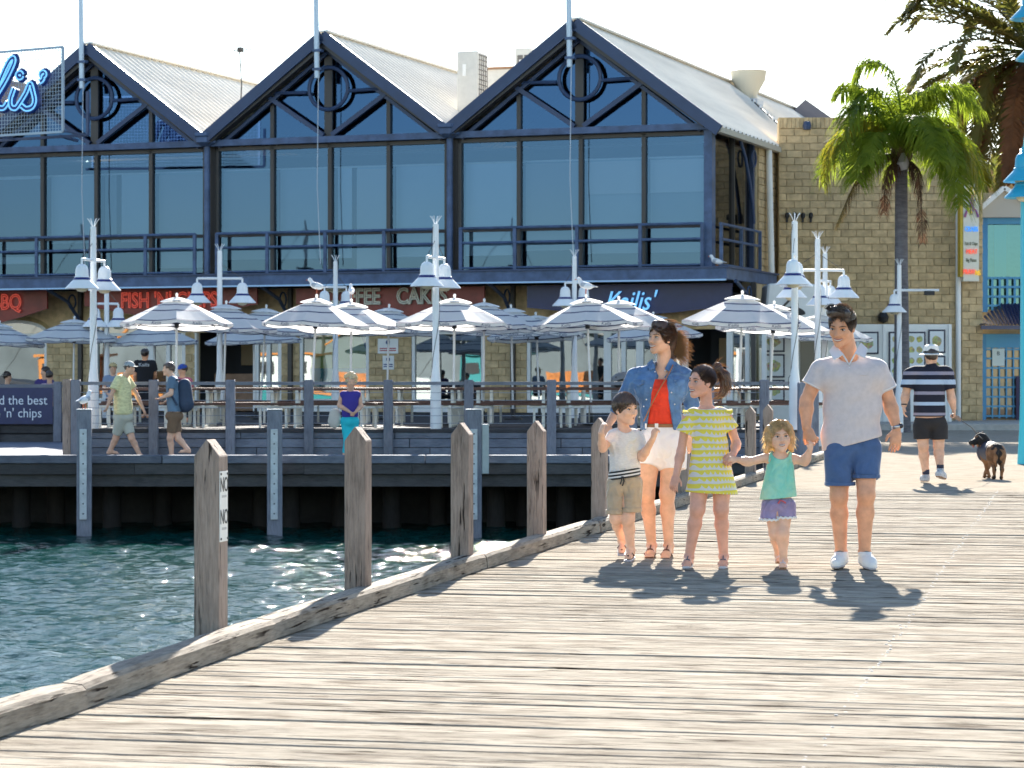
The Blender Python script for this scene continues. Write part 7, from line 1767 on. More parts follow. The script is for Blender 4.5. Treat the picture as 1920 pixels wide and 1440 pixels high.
# ---- man in striped shirt, seen from behind
f = Fig('person', 'man in white hat and navy striped shirt walking away with a dog leash', 1746, 32.9, GO); J = f.J; e = f.e
lo, hi = np.array((-0.42, -0.3, -0.02)), np.array((0.36, 0.36, 1.82)); S = SDF(lo, hi, 0.007)
hc = J(1746, 668, 0.0); H = 0.235; M = head_frame(180, 0, 0); P = head(S, hc, H, M)
S.cap(J(1746, 692), hc + np.array((0, 0, -0.06)), 0.066, 0.062, 0.03); S.cap(J(1722, 698), J(1768, 698), 0.07, 0.07, 0.05); S.cap(J(1742, 720), J(1743, 775), 0.17, 0.185, 0.05, flat=((0, 1, 0), 0.8)); S.ell(J(1744, 790), (0.19, 0.14, 0.13), None, 0.04)
arm(S, J(1706, 702), J(1698, 740, 0.02), J(1695, 760, -0.03), (0.062, 0.05, 0.036)); arm(S, J(1777, 702), J(1783, 742, 0.02), J(1788, 765, 0.02), (0.062, 0.05, 0.036))
hand(S, J(1695, 761, -0.03), (-0.05, -0.15, -1), (-1, 0.1, 0), 1.0, side=1, curl=0.35, k=0.005); hand(S, J(1788, 766, 0.02), (0.15, 0.15, -1), (1, 0, 0.1), 1.0, side=-1, curl=0.8, k=0.005)
leg(S, J(1729, 800), J(1731, 836, -0.01), J(1736, 888, 0.02), (0.10, 0.068, 0.066, 0.042)); leg(S, J(1760, 800), J(1760, 836, 0.0), J(1763, 878, -0.12), (0.10, 0.068, 0.066, 0.042))
link('body', S.mesh('body', [M_skinB], 1), e)
hair_cap(P, H, M, hc, M_hdark, e, 0.03, 0.30, None, 2, 0.003, back=-0.20, h=0.007)
def stripe_mat(name, bands, base):
    """horizontal cloth stripes: bands [(z0,z1,colour)] in the wearer's frame"""
    m = bpy.data.materials.new(name); m.use_nodes = True; t = m.node_tree; b = t.nodes['Principled BSDF']; b.inputs['Roughness'].default_value = 0.85
    tc = nn(t, 'ShaderNodeTexCoord'); sx = nn(t, 'ShaderNodeSeparateXYZ'); t.links.new(tc.outputs['Object'], sx.inputs[0]); mr = nn(t, 'ShaderNodeMapRange'); mr.inputs[1].default_value = 0.8; mr.inputs[2].default_value = 1.6; t.links.new(sx.outputs[2], mr.inputs[0])
    cr_ = nn(t, 'ShaderNodeValToRGB'); cr_.color_ramp.interpolation = 'CONSTANT'; t.links.new(mr.outputs[0], cr_.inputs[0]); el = cr_.color_ramp.elements; el[0].color = (*base, 1); el[1].position = 0.999; el[1].color = (*base, 1)
    for z0_, z1_, c_ in bands:
        q = el.new((z0_ - 0.8) / 0.8); q.color = (*c_, 1); q = el.new((z1_ - 0.8) / 0.8); q.color = (*base, 1)
    t.links.new(cr_.outputs[0], b.inputs['Base Color']); return m
zz_ = lambda v: float(J(1746, v)[2])
grey, pale = (0.28, 0.26, 0.33), (0.42, 0.52, 0.66)
M_stripe = stripe_mat('striped_shirt', [(zz_(779), zz_(774), grey), (zz_(760), zz_(754), pale), (zz_(740), zz_(734), grey), (zz_(721), zz_(712), pale), (zz_(703), zz_(697), grey)], (0.008, 0.009, 0.022))
S = SDF(lo, hi, 0.007); S.cap(J(1742, 718), J(1743, 784), 0.195, 0.205, 0.05, flat=((0, 1, 0), 0.82)); S.cap(J(1716, 698), J(1772, 698), 0.085, 0.085, 0.05); S.cap(J(1706, 702), J(1701, 728), 0.085, 0.088, 0.03, end=True); S.cap(J(1777, 702), J(1781, 730), 0.085, 0.088, 0.03, end=True); S.cap(J(1746, 686), J(1746, 700), 0.075, 0.08, 0.03)
S.wrinkle(0.004, 3, (10, 8, 18), 6); S.plane(J(1743, 781), (0, 0, -1)); S.plane(J(1746, 680), (0, 0, 1)); link('striped_shirt', S.mesh('striped_shirt', [M_stripe], 1), e)
M_bsh = mat('black_shorts', (0.022, 0.02, 0.022), 0.8, var=0.2); S = SDF((-0.3, -0.3, 0.45), (0.3, 0.3, 1.0), 0.007); S.ell(J(1744, 790), (0.205, 0.155, 0.14), None, 0.03); S.cap(J(1729, 800), J(1730, 823), 0.12, 0.115, 0.02, end=True); S.cap(J(1760, 800), J(1761, 824), 0.12, 0.112, 0.02, end=True); S.plane(J(1744, 776), (0, 0, 1)); link('shorts', S.mesh('shorts', [M_bsh], 1), e)
ht = empty('hat', tuple(J(1746, 664)), 0, e); MB().lathe([(0.095, 0.0), (0.155, -0.012), (0.158, -0.005), (0.10, 0.012), (0.098, 0.05), (0.088, 0.105), (0.05, 0.125), (0.0, 0.112)], (0, 0, 0), 26).build('crown_and_brim', mat('white_straw', (0.78, 0.77, 0.73), 0.7, var=0.05), ht, smooth=True); MB().lathe([(0.102, 0.010), (0.104, 0.014), (0.101, 0.040), (0.097, 0.042)], (0, 0, 0), 26).build('hat_band', M_blk, ht, smooth=True)
M_sneak = mat('grey_sneaker', (0.45, 0.46, 0.48), 0.7, var=0.4, vscale=30)
shoe(e, J(1737, 903, 0.0), J(1729, 903, 0.26), J(1736, 889, 0.03), 0.045, M_sneak, M_rubber, M_gum); shoe(e, J(1760, 895, -0.20), J(1772, 900, 0.02), J(1763, 878, -0.12), 0.045, M_sneak, M_rubber, M_gum)
for c_ in (J(1736, 885, 0.02), J(1763, 876, -0.12)): MB().lathe([(0.044, -0.03), (0.047, -0.02), (0.047, 0.03), (0.043, 0.034)], c_, 16).build('sock', mat('navy_sock', (0.03, 0.035, 0.06), 0.9), e, smooth=True)
MB().lathe([(0.038, -0.008), (0.041, 0), (0.038, 0.008)], J(1695, 758, -0.03), 16).build('wristband', M_blk, e, smooth=True)
ls = empty('dog_leash', tuple(J(1788, 780, 0.04) + np.array(e.location))); tag(ls, 'retractable leash handle with cord from the man\'s hand to the dog', 'leash')
MB().bar((-0.02, 0, 0.02), (0.10, 0.06, -0.05), 0.035, 0.05).build('handle', mat('leash_grip', (0.25, 0.17, 0.13), 0.5), ls, bevel=0.01)
MB().tube([(0.10, 0.06, -0.05), (0.3, 0.35, -0.16), (0.50, 1.0, -0.27), (0.62, 1.35, -0.33)], 0.006, 5).build('cord', M_blk, ls)

# ---- dog, back three-quarter view, head turned to the left
f = Fig('dog', 'tan and black dog in a dark vest, seen from behind with head turned left', 1862, 34.1, None, 'dog'); J = f.J; e = f.e
lo, hi = np.array((-0.42, -0.35, -0.02)), np.array((0.25, 0.75, 0.66)); S = SDF(lo, hi, 0.006)
S.ell(J(1868, 851, -0.08), (0.115, 0.14, 0.13), None, 0.05); S.cap(J(1867, 848, -0.05), J(1852, 846, 0.42), 0.115, 0.125, 0.06, flat=((0, 0, 1), 1.05)); S.ell(J(1850, 848, 0.45), (0.115, 0.15, 0.15), None, 0.05)
S.cap(J(1850, 840, 0.46), J(1842, 826, 0.47), 0.105, 0.085, 0.05); S.ell(J(1839, 823, 0.46), (0.095, 0.08, 0.082), None, 0.03); S.cap(J(1832, 827, 0.43), J(1822, 830, 0.38), 0.052, 0.040, 0.03)
for du in (-3, 4): S.cap(J(1839 + du, 815, 0.54), J(1838 + du * 1.2, 811, 0.55), 0.028, 0.012, 0.015); S.cap(J(1838 + du * 1.2, 811, 0.55), J(1834 + du * 1.4, 813, 0.52), 0.013, 0.008, 0.01)
for (u0, u1, u2, u3, dy) in ((1861, 1860, 1865, 1862, -0.10), (1876, 1878, 1879, 1877, -0.12)):   # hind legs: thigh, knee forward, hock back, paw
    S.cap(J(u0, 855, dy + 0.02), J(u1, 866, dy + 0.13), 0.075, 0.05, 0.03); S.cap(J(u1, 866, dy + 0.13), J(u2, 880, dy - 0.03), 0.042, 0.027, 0.02); S.cap(J(u2, 880, dy - 0.03), J(u2 - 1, 895, dy + 0.0), 0.025, 0.020, 0.015); S.cap(J(u2 - 1, 895.5, dy + 0.0), J(u3, 896, dy + 0.09), 0.024, 0.022, 0.012)
for (u0, u2, dy) in ((1847, 1854, 0.40), (1858, 1846, 0.44)):
    S.cap(J(u0, 858, dy), J((u0 + u2) / 2, 876, dy + 0.03), 0.05, 0.03, 0.03); S.cap(J((u0 + u2) / 2, 876, dy + 0.03), J(u2, 892.2, dy), 0.028, 0.021, 0.015); S.cap(J(u2, 892.5, dy), J(u2 - 1, 893, dy + 0.06), 0.024, 0.02, 0.012)
tp = [J(1869, 843, -0.2), J(1868, 853, -0.26), J(1867, 865, -0.26), J(1868, 874, -0.23)]
for a_, b_, r0_, r1_ in zip(tp, tp[1:], (0.03, 0.027, 0.022), (0.027, 0.022, 0.012)): S.cap(a_, b_, r0_, r1_, 0.02)
S.wrinkle(0.004, 4, (40, 40, 40), 8)
me = S.mesh('body', [mat('dog_fur', (0.22, 0.11, 0.05), 0.8, var=0.45, vscale=9, bump=0.6, bscale=90), mat('dog_black_fur', (0.016, 0.013, 0.012), 0.8, bump=0.6, bscale=90)], 1)
co = np.empty(len(me.vertices) * 3, np.float32); me.vertices.foreach_get('co', co); co = co.reshape(-1, 3)
pc_ = np.empty(len(me.polygons) * 3, np.float32); me.polygons.foreach_get('center', pc_); pc_ = pc_.reshape(-1, 3); xr = J(1868, 850)[0]
jag = 0.02 * np.sin(pc_[:, 2] * 60) + 0.015 * np.sin(pc_[:, 1] * 45)
blackm = ((np.abs(pc_[:, 0] - xr + 0.004) < 0.034 + jag) & (pc_[:, 1] < 0.0)) | ((pc_[:, 2] > J(1868, 838)[2] + jag) & (pc_[:, 1] < 0.4)) | (pc_[:, 0] < J(1826, 828)[0] + jag * 0.5) | (pc_[:, 2] > J(1838, 817, 0.5)[2]) | ((pc_[:, 1] > 0.1) & (pc_[:, 0] > J(1842, 850, 0.4)[0]) & (pc_[:, 2] > J(1850, 862, 0.4)[2] + jag))
me.polygons.foreach_set('material_index', blackm.astype(np.int32)); link('body', me, e)
S = SDF(lo, hi, 0.006); S.cap(J(1864, 847, 0.06), J(1852, 846, 0.42), 0.128, 0.135, 0.05); S.ell(J(1850, 848, 0.45), (0.125, 0.10, 0.155), None, 0.05); S.plane(J(1860, 850, 0.03), (0.1, -1, 0.1)); S.plane(J(1850, 864, 0.2), (0, 0, -1)); link('vest', S.mesh('vest', [mat('dog_vest', (0.022, 0.026, 0.05), 0.6)], 1), e)
q = MB().lathe([(0.082, -0.012), (0.088, 0), (0.082, 0.012)], (0, 0, 0), 18).build('collar', mat('red_collar', (0.4, 0.03, 0.03), 0.6), e, J(1846, 832, 0.50), smooth=True); q.rotation_euler = (R(-20), R(-35), 0)
MB().tube([J(1826, 832, 0.45), J(1825, 836, 0.44), J(1825.5, 839, 0.44)], [0.012, 0.018, 0.010], 6).build('tongue', mat('tongue', (0.45, 0.12, 0.12), 0.4), e, smooth=True)

# ---- people on the boardwalk and terrace
def walker(name, label, u, Y, z, skin, headp, H, yaw, neck, shL, shR, elL, wrL, elR, wrR, hip, knL, anL, knR, anR, shirt, shorts, hem_v, cuff, hairm, h=0.011, hat=None, sleeve=0.42, fat=1.0, legwear_len=0.9, feet=True, torso=(0.135, 0.14), toe=(1, 0)):
    """walking bystander from measured joints"""
    f = Fig(name, label, u, Y, GO, z=z); J = f.J; e = f.e; pts = [J(*q) for q in (headp, shL, shR, elL, wrL, elR, wrR, hip, knL, anL, knR, anR)]
    lo = np.min(pts, 0) - 0.25; hi = np.max(pts, 0) + 0.25; lo[2] = max(lo[2], -0.03)
    S = SDF(lo, hi, h); hc = J(*headp); M = head_frame(*yaw); P = head(S, hc, H, M)
    S.cap(J(*neck), hc + np.array((0, 0, -0.06)), 0.058, 0.055, 0.03); a, b = J(*shL), J(*shR); m = (a + b) / 2; hp = J(*hip)
    ax_ = unit((b - a) * np.array((1, 1, 0))) if np.linalg.norm((b - a)[:2]) > 0.05 else np.array((0, 1.0, 0)); fl = np.cross(ax_, (0, 0, 1))
    def torso_(S_, i):
        S_.cap(a * 0.75 + m * 0.25, b * 0.75 + m * 0.25, 0.055, None, 0.05, inf=i); S_.cap(m + np.array((0, 0, -0.12)), hp + np.array((0, 0, 0.12)), torso[0], torso[1], 0.05, flat=(fl, 0.78), inf=i); 
    torso_(S, 0); S.ell(hp, (0.15 * fat, 0.13, 0.12), None, 0.04)
    arm(S, a, J(*elL), J(*wrL), (0.048 * fat, 0.038, 0.028)); arm(S, b, J(*elR), J(*wrR), (0.048 * fat, 0.038, 0.028))
    for w_, el_ in ((wrL, elL), (wrR, elR)):
        d = unit(J(*w_) - J(*el_)); hand(S, J(*w_), d, np.cross(d, (0.3, 1, 0.1)), 0.95, 1, 0.4, 0.006)
    off = ax_ * 0.07
    leg(S, hp - off, J(*knL), J(*anL), (0.085 * fat, 0.058, 0.055, 0.038)); leg(S, hp + off, J(*knR), J(*anR), (0.085 * fat, 0.058, 0.055, 0.038))
    if feet:
        for a_ in (anL, anR): t_ = J(*a_) + np.array((toe[0] * 0.17, toe[1] * 0.17, -0.055)); foot(S, J(*a_), t_, 0.9)
    link('body', S.mesh('body', [skin], 1), e)
    S = SDF(lo, hi, h); torso_(S, 0.022)
    if sleeve:
        for s_, el_ in ((a, J(*elL)), (b, J(*elR))): S.cap(s_, s_ + (el_ - s_) * sleeve * 1.6, 0.07 * fat, 0.072 * fat, 0.03, end=True)
    S.wrinkle(0.004, 3, (10, 10, 20), 6); S.plane(J(u, hem_v), (0, 0, -1)); S.plane(J(*neck) + np.array((0, 0, 0.03)), (0, 0, 1)); link('shirt', S.mesh('shirt', [shirt], 1), e)
    S = SDF(lo, hi, h); S.ell(hp, (0.165 * fat, 0.145, 0.12), None, 0.03)
    for s_, k_, a_ in ((hp - off, J(*knL), J(*anL)), (hp + off, J(*knR), J(*anR))):
        if cuff <= 1: S.cap(s_, s_ + (k_ - s_) * cuff, 0.10 * fat, 0.088, 0.02, end=True)
        else: S.cap(s_, k_, 0.098 * fat, 0.072, 0.02); S.cap(k_, k_ + (a_ - k_) * (cuff - 1), 0.072, 0.058, 0.02, end=True)
    S.plane(J(u, hem_v - 3), (0, 0, 1)); link('shorts' if cuff <= 1 else 'trousers', S.mesh('shorts', [shorts], 1), e)
    if hairm: hair_cap(P, H, M, hc, hairm, e, 0.05, 0.27, None, 4, 0.006, back=-0.15, h=0.009)
    return f, P, H, M
M_yel = mat('yellow_check_shirt', (0.74, 0.68, 0.36), 0.85, var=0.25, vscale=14, stretch=(1, 1, 3)); M_kh2 = mat('stone_shorts', (0.50, 0.49, 0.40), 0.85, var=0.08)
BWZ = BZ
f, P, H, M = walker('person', 'man in grey cap, yellow shirt and stone shorts striding along the boardwalk', 240, 45.6, BWZ, M_skinB, (243, 690, 0), 0.225, (60, -6, 0), (236, 703, 0), (222, 712, -0.16), (236, 710, 0.16), (209, 740, -0.25), (202, 760, -0.3), (255, 738, 0.2), (268, 766, 0.15), (231, 782, 0),
   (217, 822, 0.05), (206, 845, 0.05), (247, 822, -0.03), (262, 853, -0.03), M_yel, M_kh2, 777, 0.80, M_hdark, fat=1.15, torso=(0.17, 0.18))
cp = empty('cap', (0, 0, 0), 0, f.e); S = SDF(np.array(P(0, 0, 0)) - 0.25, np.array(P(0, 0, 0)) + 0.25, 0.007); S.ell(P(0, -0.05, 0.16), np.array((0.40, 0.47, 0.40)) * H, M, 0.01); S.plane(P(0, 0, 0.16), M @ np.array((0, 0, -1.0))); S.ell(P(0, 0.45, 0.17), np.array((0.30, 0.32, 0.035)) * H, M, 0.01); link('crown_and_peak', S.mesh('cap', [mat('grey_cap', (0.36, 0.38, 0.38), 0.8)], 1), cp)
M_bt = mat('faded_blue_tee', (0.13, 0.21, 0.30), 0.85, var=0.2); M_br = mat('brown_shorts', (0.20, 0.125, 0.075), 0.85, var=0.15)
f, P, H, M = walker('person', 'young man with a navy backpack and brown shorts walking left on the boardwalk', 325, 45.9, BWZ, M_skinC, (316, 692, 0), 0.235, (-70, 0, 0), (322, 706, 0), (322, 713, -0.17), (326, 713, 0.17), (321, 738, -0.2), (305, 745, -0.25), (330, 740, 0.2), (312, 752, 0.1), (327, 780, 0),
   (319, 822, 0), (322, 853, 0.03), (334, 822, 0.05), (352, 843, 0.05), M_bt, M_br, 772, 0.72, M_hboy, toe=(-1, 0))
S = SDF(f.J(333, 775, -0.2) - 0.05, f.J(365, 705, 0.2) + 0.05, 0.009); S.cap(f.J(346, 724), f.J(348, 758), 0.13, 0.15, 0.04, flat=((0, 1, 0), 0.95)); S.wrinkle(0.006, 3, (14, 14, 14), 5); link('backpack', S.mesh('backpack', [mat('navy_backpack', (0.035, 0.055, 0.095), 0.7, var=0.2)], 1), f.e)
for dy in (-0.12, 0.12): MB().tube([f.J(338, 712, dy), f.J(324, 712, dy * 1.3), f.J(318, 735, dy * 1.4), f.J(332, 760, dy * 1.4)], 0.022, 6).build('backpack_strap', MATS['navy_backpack'], f.e)
M_purp = mat('purple_top', (0.05, 0.035, 0.26), 0.8); M_aqua = mat('turquoise_trousers', (0.02, 0.50, 0.58), 0.8, var=0.06)
f, P, H, M = walker('person', 'curly blonde woman in purple singlet and turquoise trousers with a cream bag', 656, 45.5, BWZ, M_skinB, (658, 715, -0.02), 0.235, (8, -18, 0), (657, 730, 0), (641, 741, 0), (673, 741, 0), (636, 760, 0.0), (654, 771, -0.17), (677, 762, 0.0), (667, 772, -0.17), (656, 790, 0),
   (652, 828, -0.03), (645, 862, 0.05), (662, 828, 0.0), (663, 862, 0.0), M_purp, M_aqua, 784, 1.62, None, sleeve=0, toe=(-0.2, -1), torso=(0.13, 0.125))
S = SDF(f.J(640, 735, -0.2) - 0.05, f.J(675, 692, 0.2) + 0.05, 0.008); rh = random.Random(3)
for k in range(60):
    a = rh.uniform(0, 6.28); el = rh.uniform(-0.5, 1.5); p = P(0.42 * math.cos(a) * math.cos(el), -0.12 + 0.40 * math.sin(a) * math.cos(el), 0.10 + 0.46 * math.sin(el))
    if (np.linalg.inv(M) @ (p - np.array(P(0, 0, 0))))[1] > 0.22 * H and el < 0.9: continue
    S.ell(p, (0.032,) * 3, None, 0.02)
S.wrinkle(0.006, 3, (70, 70, 70), 8); link('hair', S.mesh('hair', [mat('hair_platinum', (0.68, 0.58, 0.38), 0.6, trans=0.3, var=0.25, vscale=40)], 0), f.e)
bagm = mat('cream_canvas_bag', (0.55, 0.51, 0.44), 0.85, var=0.08); S = SDF(f.J(612, 810, -0.15), f.J(650, 755, 0.25), 0.009); S.cap(f.J(628, 776, 0.05), f.J(627, 790, 0.05), 0.10, 0.12, 0.04, flat=((0, 1, 0), 0.5)); link('shoulder_bag', S.mesh('bag', [bagm], 1), f.e)
MB().tube([f.J(634, 768, 0.05), f.J(640, 745, 0.02), f.J(645, 738, 0.03)], 0.010, 6).build('bag_strap', bagm, f.e)
M_black = mat('black_tee', (0.012, 0.012, 0.016), 0.85); M_blackp = mat('dark_trousers', (0.02, 0.02, 0.024), 0.85)
f, P, H, M = walker('person', 'waiter in a black printed tee seen from behind at the tables', 272, 55.0, TZ, M_skinA, (272, 664, 0), 0.235, (175, 0, 0), (272, 676, 0), (257, 682, 0), (287, 682, 0), (253, 705, 0), (256, 722, 0.15), (291, 702, 0.05), (288, 716, 0.2), (272, 722, 0),
   (268, 750, 0), (268, 778, 0), (277, 750, 0), (277, 778, 0), M_black, M_blackp, 722, 1.95, M_hdark, h=0.013, fat=1.1, toe=(0, 1), torso=(0.16, 0.15))
text('shirt_print', 'Kailis', 0.11, mat('shirt_print', (0.55, 0.58, 0.62)), f.e, f.J(270, 684, -0.17), ext=0.001)
def seated(label, u, v, Y, shirt, hairm, yaw, cap=None):
    """diner on a bench; legs hidden under the table"""
    f, P, H, M = walker('person', label, u, Y, TZ, M_skinB, (u, v, 0), 0.23, yaw, (u, v + 13, 0), (u - 13, v + 20, 0), (u + 13, v + 20, 0), (u - 16, v + 40, -0.05), (u - 8, v + 50, -0.25), (u + 16, v + 40, -0.05), (u + 8, v + 50, -0.25), (u, v + 60, 0.05),
        (u - 8, v + 61, -0.38), (u - 8, v + 92, -0.4), (u + 8, v + 61, -0.38), (u + 8, v + 92, -0.4), shirt, M_blackp, v + 60, 1.9, hairm, h=0.014, toe=(0, -1))
    if cap:
        S = SDF(np.array(P(0, 0, 0)) - 0.25, np.array(P(0, 0, 0)) + 0.25, 0.009); S.ell(P(0, -0.05, 0.16), np.array((0.40, 0.47, 0.40)) * H, M, 0.01); S.plane(P(0, 0, 0.16), M @ np.array((0, 0, -1.0))); S.ell(P(0, 0.45, 0.17), np.array((0.30, 0.32, 0.04)) * H, M, 0.01); link('cap', S.mesh('cap', [cap], 1), f.e)
    return f
seated('seated diner in blue cap and pink shirt behind the backpack man', 342, 694, 52.2, mat('pink_shirt', (0.50, 0.14, 0.20), 0.85, var=0.25, vscale=12), M_hdark, (-40, -8, 0), mat('blue_cap', (0.02, 0.07, 0.35), 0.7))
seated('dark-haired diner in a purple top, seated at the left behind the banner', 84, 697, 59.5, mat('purple_tee', (0.06, 0.04, 0.16), 0.85), M_hdark, (-60, -5, 0))
seated('diner in a pale striped top with brown hair, seen from behind at left', 93, 705, 58.6, mat('pale_pink_tee', (0.50, 0.36, 0.40), 0.85, var=0.3, vscale=20), M_hdark, (170, 0, 0))
seated('diner in a black top at the far left edge', 14, 706, 60.5, M_black, M_hdark, (120, 0, 0))
seated('diner in a straw hat behind the yellow-shirted man', 212, 690, 57.0, mat('grey_blue_tee', (0.22, 0.28, 0.38), 0.85), M_hdark, (20, 0, 0), mat('straw_hat', (0.50, 0.38, 0.18), 0.8))

# ---- gulls
M_gw = mat('gull_white', (0.80, 0.80, 0.80), 0.7); M_gg = mat('gull_grey', (0.42, 0.45, 0.50), 0.7); M_gr = mat('gull_red', (0.5, 0.10, 0.04), 0.5)
def gull(loc, ang, label, sc=1.0):
    e = empty('seagull', loc, R(ang)); tag(e, label, 'seagull', 'seagulls')
    S = SDF((-0.26, -0.12, 0.02), (0.24, 0.12, 0.36), 0.007)
    S.ell((0, 0, 0.155), (0.13, 0.062, 0.066), np.array(Matrix.Rotation(R(-14), 3, 'Y')), 0.02); S.cap((0.08, 0, 0.19), (0.125, 0, 0.265), 0.045, 0.034, 0.03); S.ell((0.14, 0, 0.28), (0.043, 0.034, 0.036), None, 0.015); S.cap((-0.09, 0, 0.145), (-0.22, 0, 0.13), 0.045, 0.012, 0.03, flat=((0, 0, 1), 0.5))
    link('body', S.mesh('body', [M_gw], 1), e)
    for s_ in (-1, 1):
        S = SDF((-0.26, -0.13, 0.05), (0.16, 0.13, 0.26), 0.007); S.cap((0.06, s_ * 0.048, 0.175), (-0.20, s_ * 0.02, 0.135), 0.045, 0.010, 0.02, flat=((0, 1, 0), 0.42)); link('wing', S.mesh('wing', [M_gg], 1), e)
        MB().tube([(0.0, s_ * 0.025, 0.10), (0.005, s_ * 0.028, 0.0)], 0.007, 5).build('leg', M_gr, e)
    MB().tube([(0.175, 0, 0.277), (0.20, 0, 0.272), (0.218, 0, 0.262)], [0.012, 0.009, 0.002], 6).build('beak', M_gr, e)
    e.scale = (sc,) * 3
def apex(i):
    o = UO[i]; return Matrix.LocRotScale(o.location, o.rotation_euler, o.scale) @ Vector((0, 0, 3.135))
gull(apex(1), 178, 'seagull standing on the umbrella left of the COFFEE sign', 1.0)
gull(apex(6), 100, 'seagull standing on the umbrella in front of the COFFEE lettering', 1.0)
gull(apex(3), 170, 'seagull standing on the umbrella beside the navy script sign', 1.05)
gull((PX(1343, 65.3), 65.0, PZ(505, 65.0) + 0.03), 170, 'seagull standing on the building ledge at its right corner', 1.1)
gull((PX(158, 43.4), 43.4, 0.82), 60, 'seagull perched on the fender pile at the left', 1.0)

# ---- orca-shaped bin by the doors, half hidden behind the mother
ob = empty('orca_bin', (PX(1168, 52.0), 52.0, TZ)); tag(ob, 'grey and black fish-mouth bin with white teeth behind the mother\'s arm', 'bin')
S = SDF((-0.32, -0.4, -0.02), (0.34, 0.4, 1.12), 0.012); S.cap((0, 0, 0.1), (0, 0, 0.75), 0.22, 0.24, 0.05); S.ell((0.02, -0.05, 0.86), (0.27, 0.30, 0.20), None, 0.05); S.ell((0.0, -0.34, 0.80), (0.22, 0.12, 0.11), None, 0.01, 's'); S.plane((0, 0, 0), (0, 0, -1)); link('body', S.mesh('body', [mat('bin_grey', (0.16, 0.18, 0.21), 0.4)], 1), ob)
blob('mouth', M_blk, ob, (0.0, -0.24, 0.80), (0.20, 0.03, 0.095), np.eye(3))
for k in range(8): MB().lathe([(0.014, 0), (0.0005, -0.04)], (-0.14 + 0.04 * k, -0.27, 0.875 - 0.6 * (k - 3.5) ** 2 * 0.0035), 6).build('tooth', M_teeth, ob)
for s_ in (-1, 1): blob('eye', M_blk, ob, (s_ * 0.15, -0.24, 0.95), (0.02, 0.02, 0.02), np.eye(3), 8)

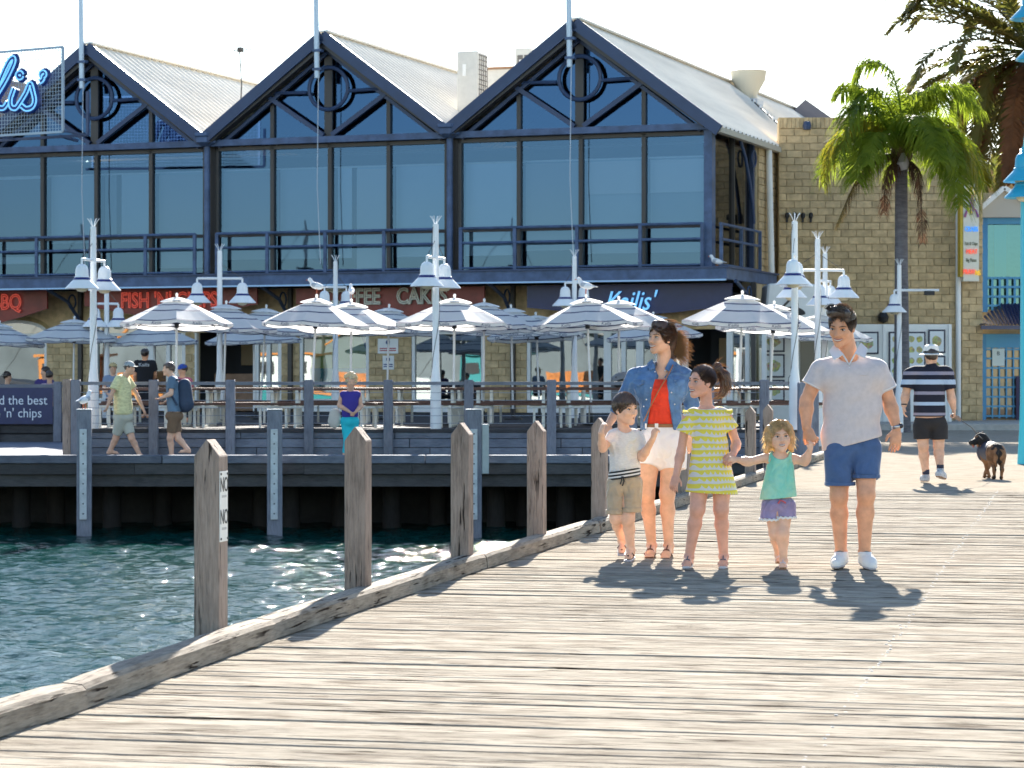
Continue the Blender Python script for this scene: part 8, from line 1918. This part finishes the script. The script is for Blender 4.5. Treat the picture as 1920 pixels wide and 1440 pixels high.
# ---- fishing boats and an added dark shed across the harbour, left of the frame: the shop windows mirror them
def boat(x, y, ang, hullc, cabinc, label, trim):
    e = empty('fishing_boat', (x, y, WZ), R(ang)); tag(e, label, 'boat', 'fishing boats moored across the harbour')
    st = []; Lb = 12.0
    for t in np.linspace(0, 1, 11):
        w_ = 1.9 * (1 - max(0, (t - 0.55) / 0.45) ** 2) + 0.02; zt_ = 1.5 + 1.3 * t ** 2; xx = -6 + Lb * t
        st.append([(xx, -w_ * 0.5, -0.5), (xx, -w_, 0.5), (xx, -w_ * 1.04, zt_), (xx, w_ * 1.04, zt_), (xx, w_, 0.5), (xx, w_ * 0.5, -0.5)])
    vs = [p for r_ in st for p in r_]; fs = []
    for i in range(10):
        for q in range(5): fs.append((i*6+q, i*6+q+1, (i+1)*6+q+1, (i+1)*6+q))
    fs.append((0, 1, 2, 3, 4, 5)); MB().add(vs, fs).build('hull', hullc, e, smooth=True)
    MB().bar((-6, -1.98, 1.62), (1.5, -2.0, 1.95), 0.12, 0.18).build('gunwale', trim, e)
    cb = MB().box((-1.0, -1.3, 1.5), (2.6, 1.3, 4.0)).build('cabin', cabinc, e, bevel=0.1)
    for k in range(3): MB().box((-0.7 + 1.1 * k, -1.33, 2.9), (0.1 + 1.1 * k, -1.305, 3.6)).build('cabin_window', M_blk, cb)
    MB().box((-1.3, -1.5, 4.0), (2.9, 1.5, 4.15)).build('cabin_roof', trim, cb)
    MB().tube([(-1.2, 0, 1.5), (-1.2, 0, 12.0)], [0.12, 0.06], 8).build('mast', M_mull, e)
    MB().tube([(-1.2, 0, 4.6), (-5.5, 0, 7.2)], 0.07, 8).build('boom', trim, e); MB().tube([(-1.2, -1.2, 9.2), (-1.2, 1.2, 9.2)], 0.06, 8).build('crosstree', M_mull, e)
    MB().tube([(-1.2, 0, 11.6), (5.8, 0, 2.8)], 0.02, 5).build('stay', M_mull, e); MB().tube([(-1.2, 0, 11.6), (-5.8, 0, 1.9)], 0.02, 5).build('stay', M_mull, e)
    MB().box((-5.0, -1.2, 1.7), (-2.6, 1.2, 3.0)).build('deck_gear', mat('orange_gear', (0.55, 0.17, 0.03), 0.6, var=0.4), e)
Mh = [mat('hull_white', (0.75, 0.75, 0.72), 0.4), mat('hull_teal', (0.03, 0.25, 0.26), 0.4), mat('hull_dark', (0.05, 0.05, 0.06), 0.5), mat('trim_orange', (0.6, 0.2, 0.03), 0.5)]
boat(-41, 1, 160, Mh[2], Mh[0], 'dark fishing boat mirrored in the right shop windows', Mh[3]); boat(-53, 6, 158, Mh[0], Mh[1], 'white fishing boat with teal cabin mirrored in the shop windows', Mh[1])
boat(-65, 11, 156, Mh[1], Mh[0], 'teal fishing boat mirrored in the middle shop windows', Mh[3]); boat(-78, 17, 155, Mh[2], Mh[3], 'dark fishing boat with orange cabin mirrored at left', Mh[3])
hs_ = empty('reflection_shed', (-105, -18, -0.5), R(155)); tag(hs_, 'long grey unseen shed added to darken the window reflections', 'shed')  # unseen shed, added so the shop windows reflect something dark
MB().box((-70, 0, -2), (70, 14, 5.2)).build('wall', mat('shed_wall', (0.16, 0.18, 0.19), 0.8, var=0.3, vscale=0.2), hs_); MB().prism([(-71, 5.2), (71, 5.2), (68, 7.0), (-68, 7.0)], -0.5, 14.5).build('roof', mat('shed_roof', (0.22, 0.21, 0.2), 0.7), hs_)
for k in range(12): MB().box((-64 + 11 * k, 13.9, -1.5), (-58 + 11 * k, 14.05, 3.6)).build('roller_door', Mh[k % 3], hs_)
# fabric sheen
for n_ in ('polo_grey', 'denim_shirt', 'shorts_blue', 'red_top', 'white_shorts', 'oatmeal_tee', 'khaki_shorts', 'mint_top', 'lilac_shorts', 'skin_tanned', 'skin_warm', 'skin_child', 'skin_girl', 'hair_dark_brown', 'hair_brown', 'hair_short_brown', 'hair_blonde', 'hair_ponytail'):
    b_ = MATS[n_].node_tree.nodes['Principled BSDF']; b_.inputs['Sheen Weight'].default_value = 0.1 if 'skin' in n_ or 'hair' in n_ else 0.5; b_.inputs['Sheen Roughness'].default_value = 0.3
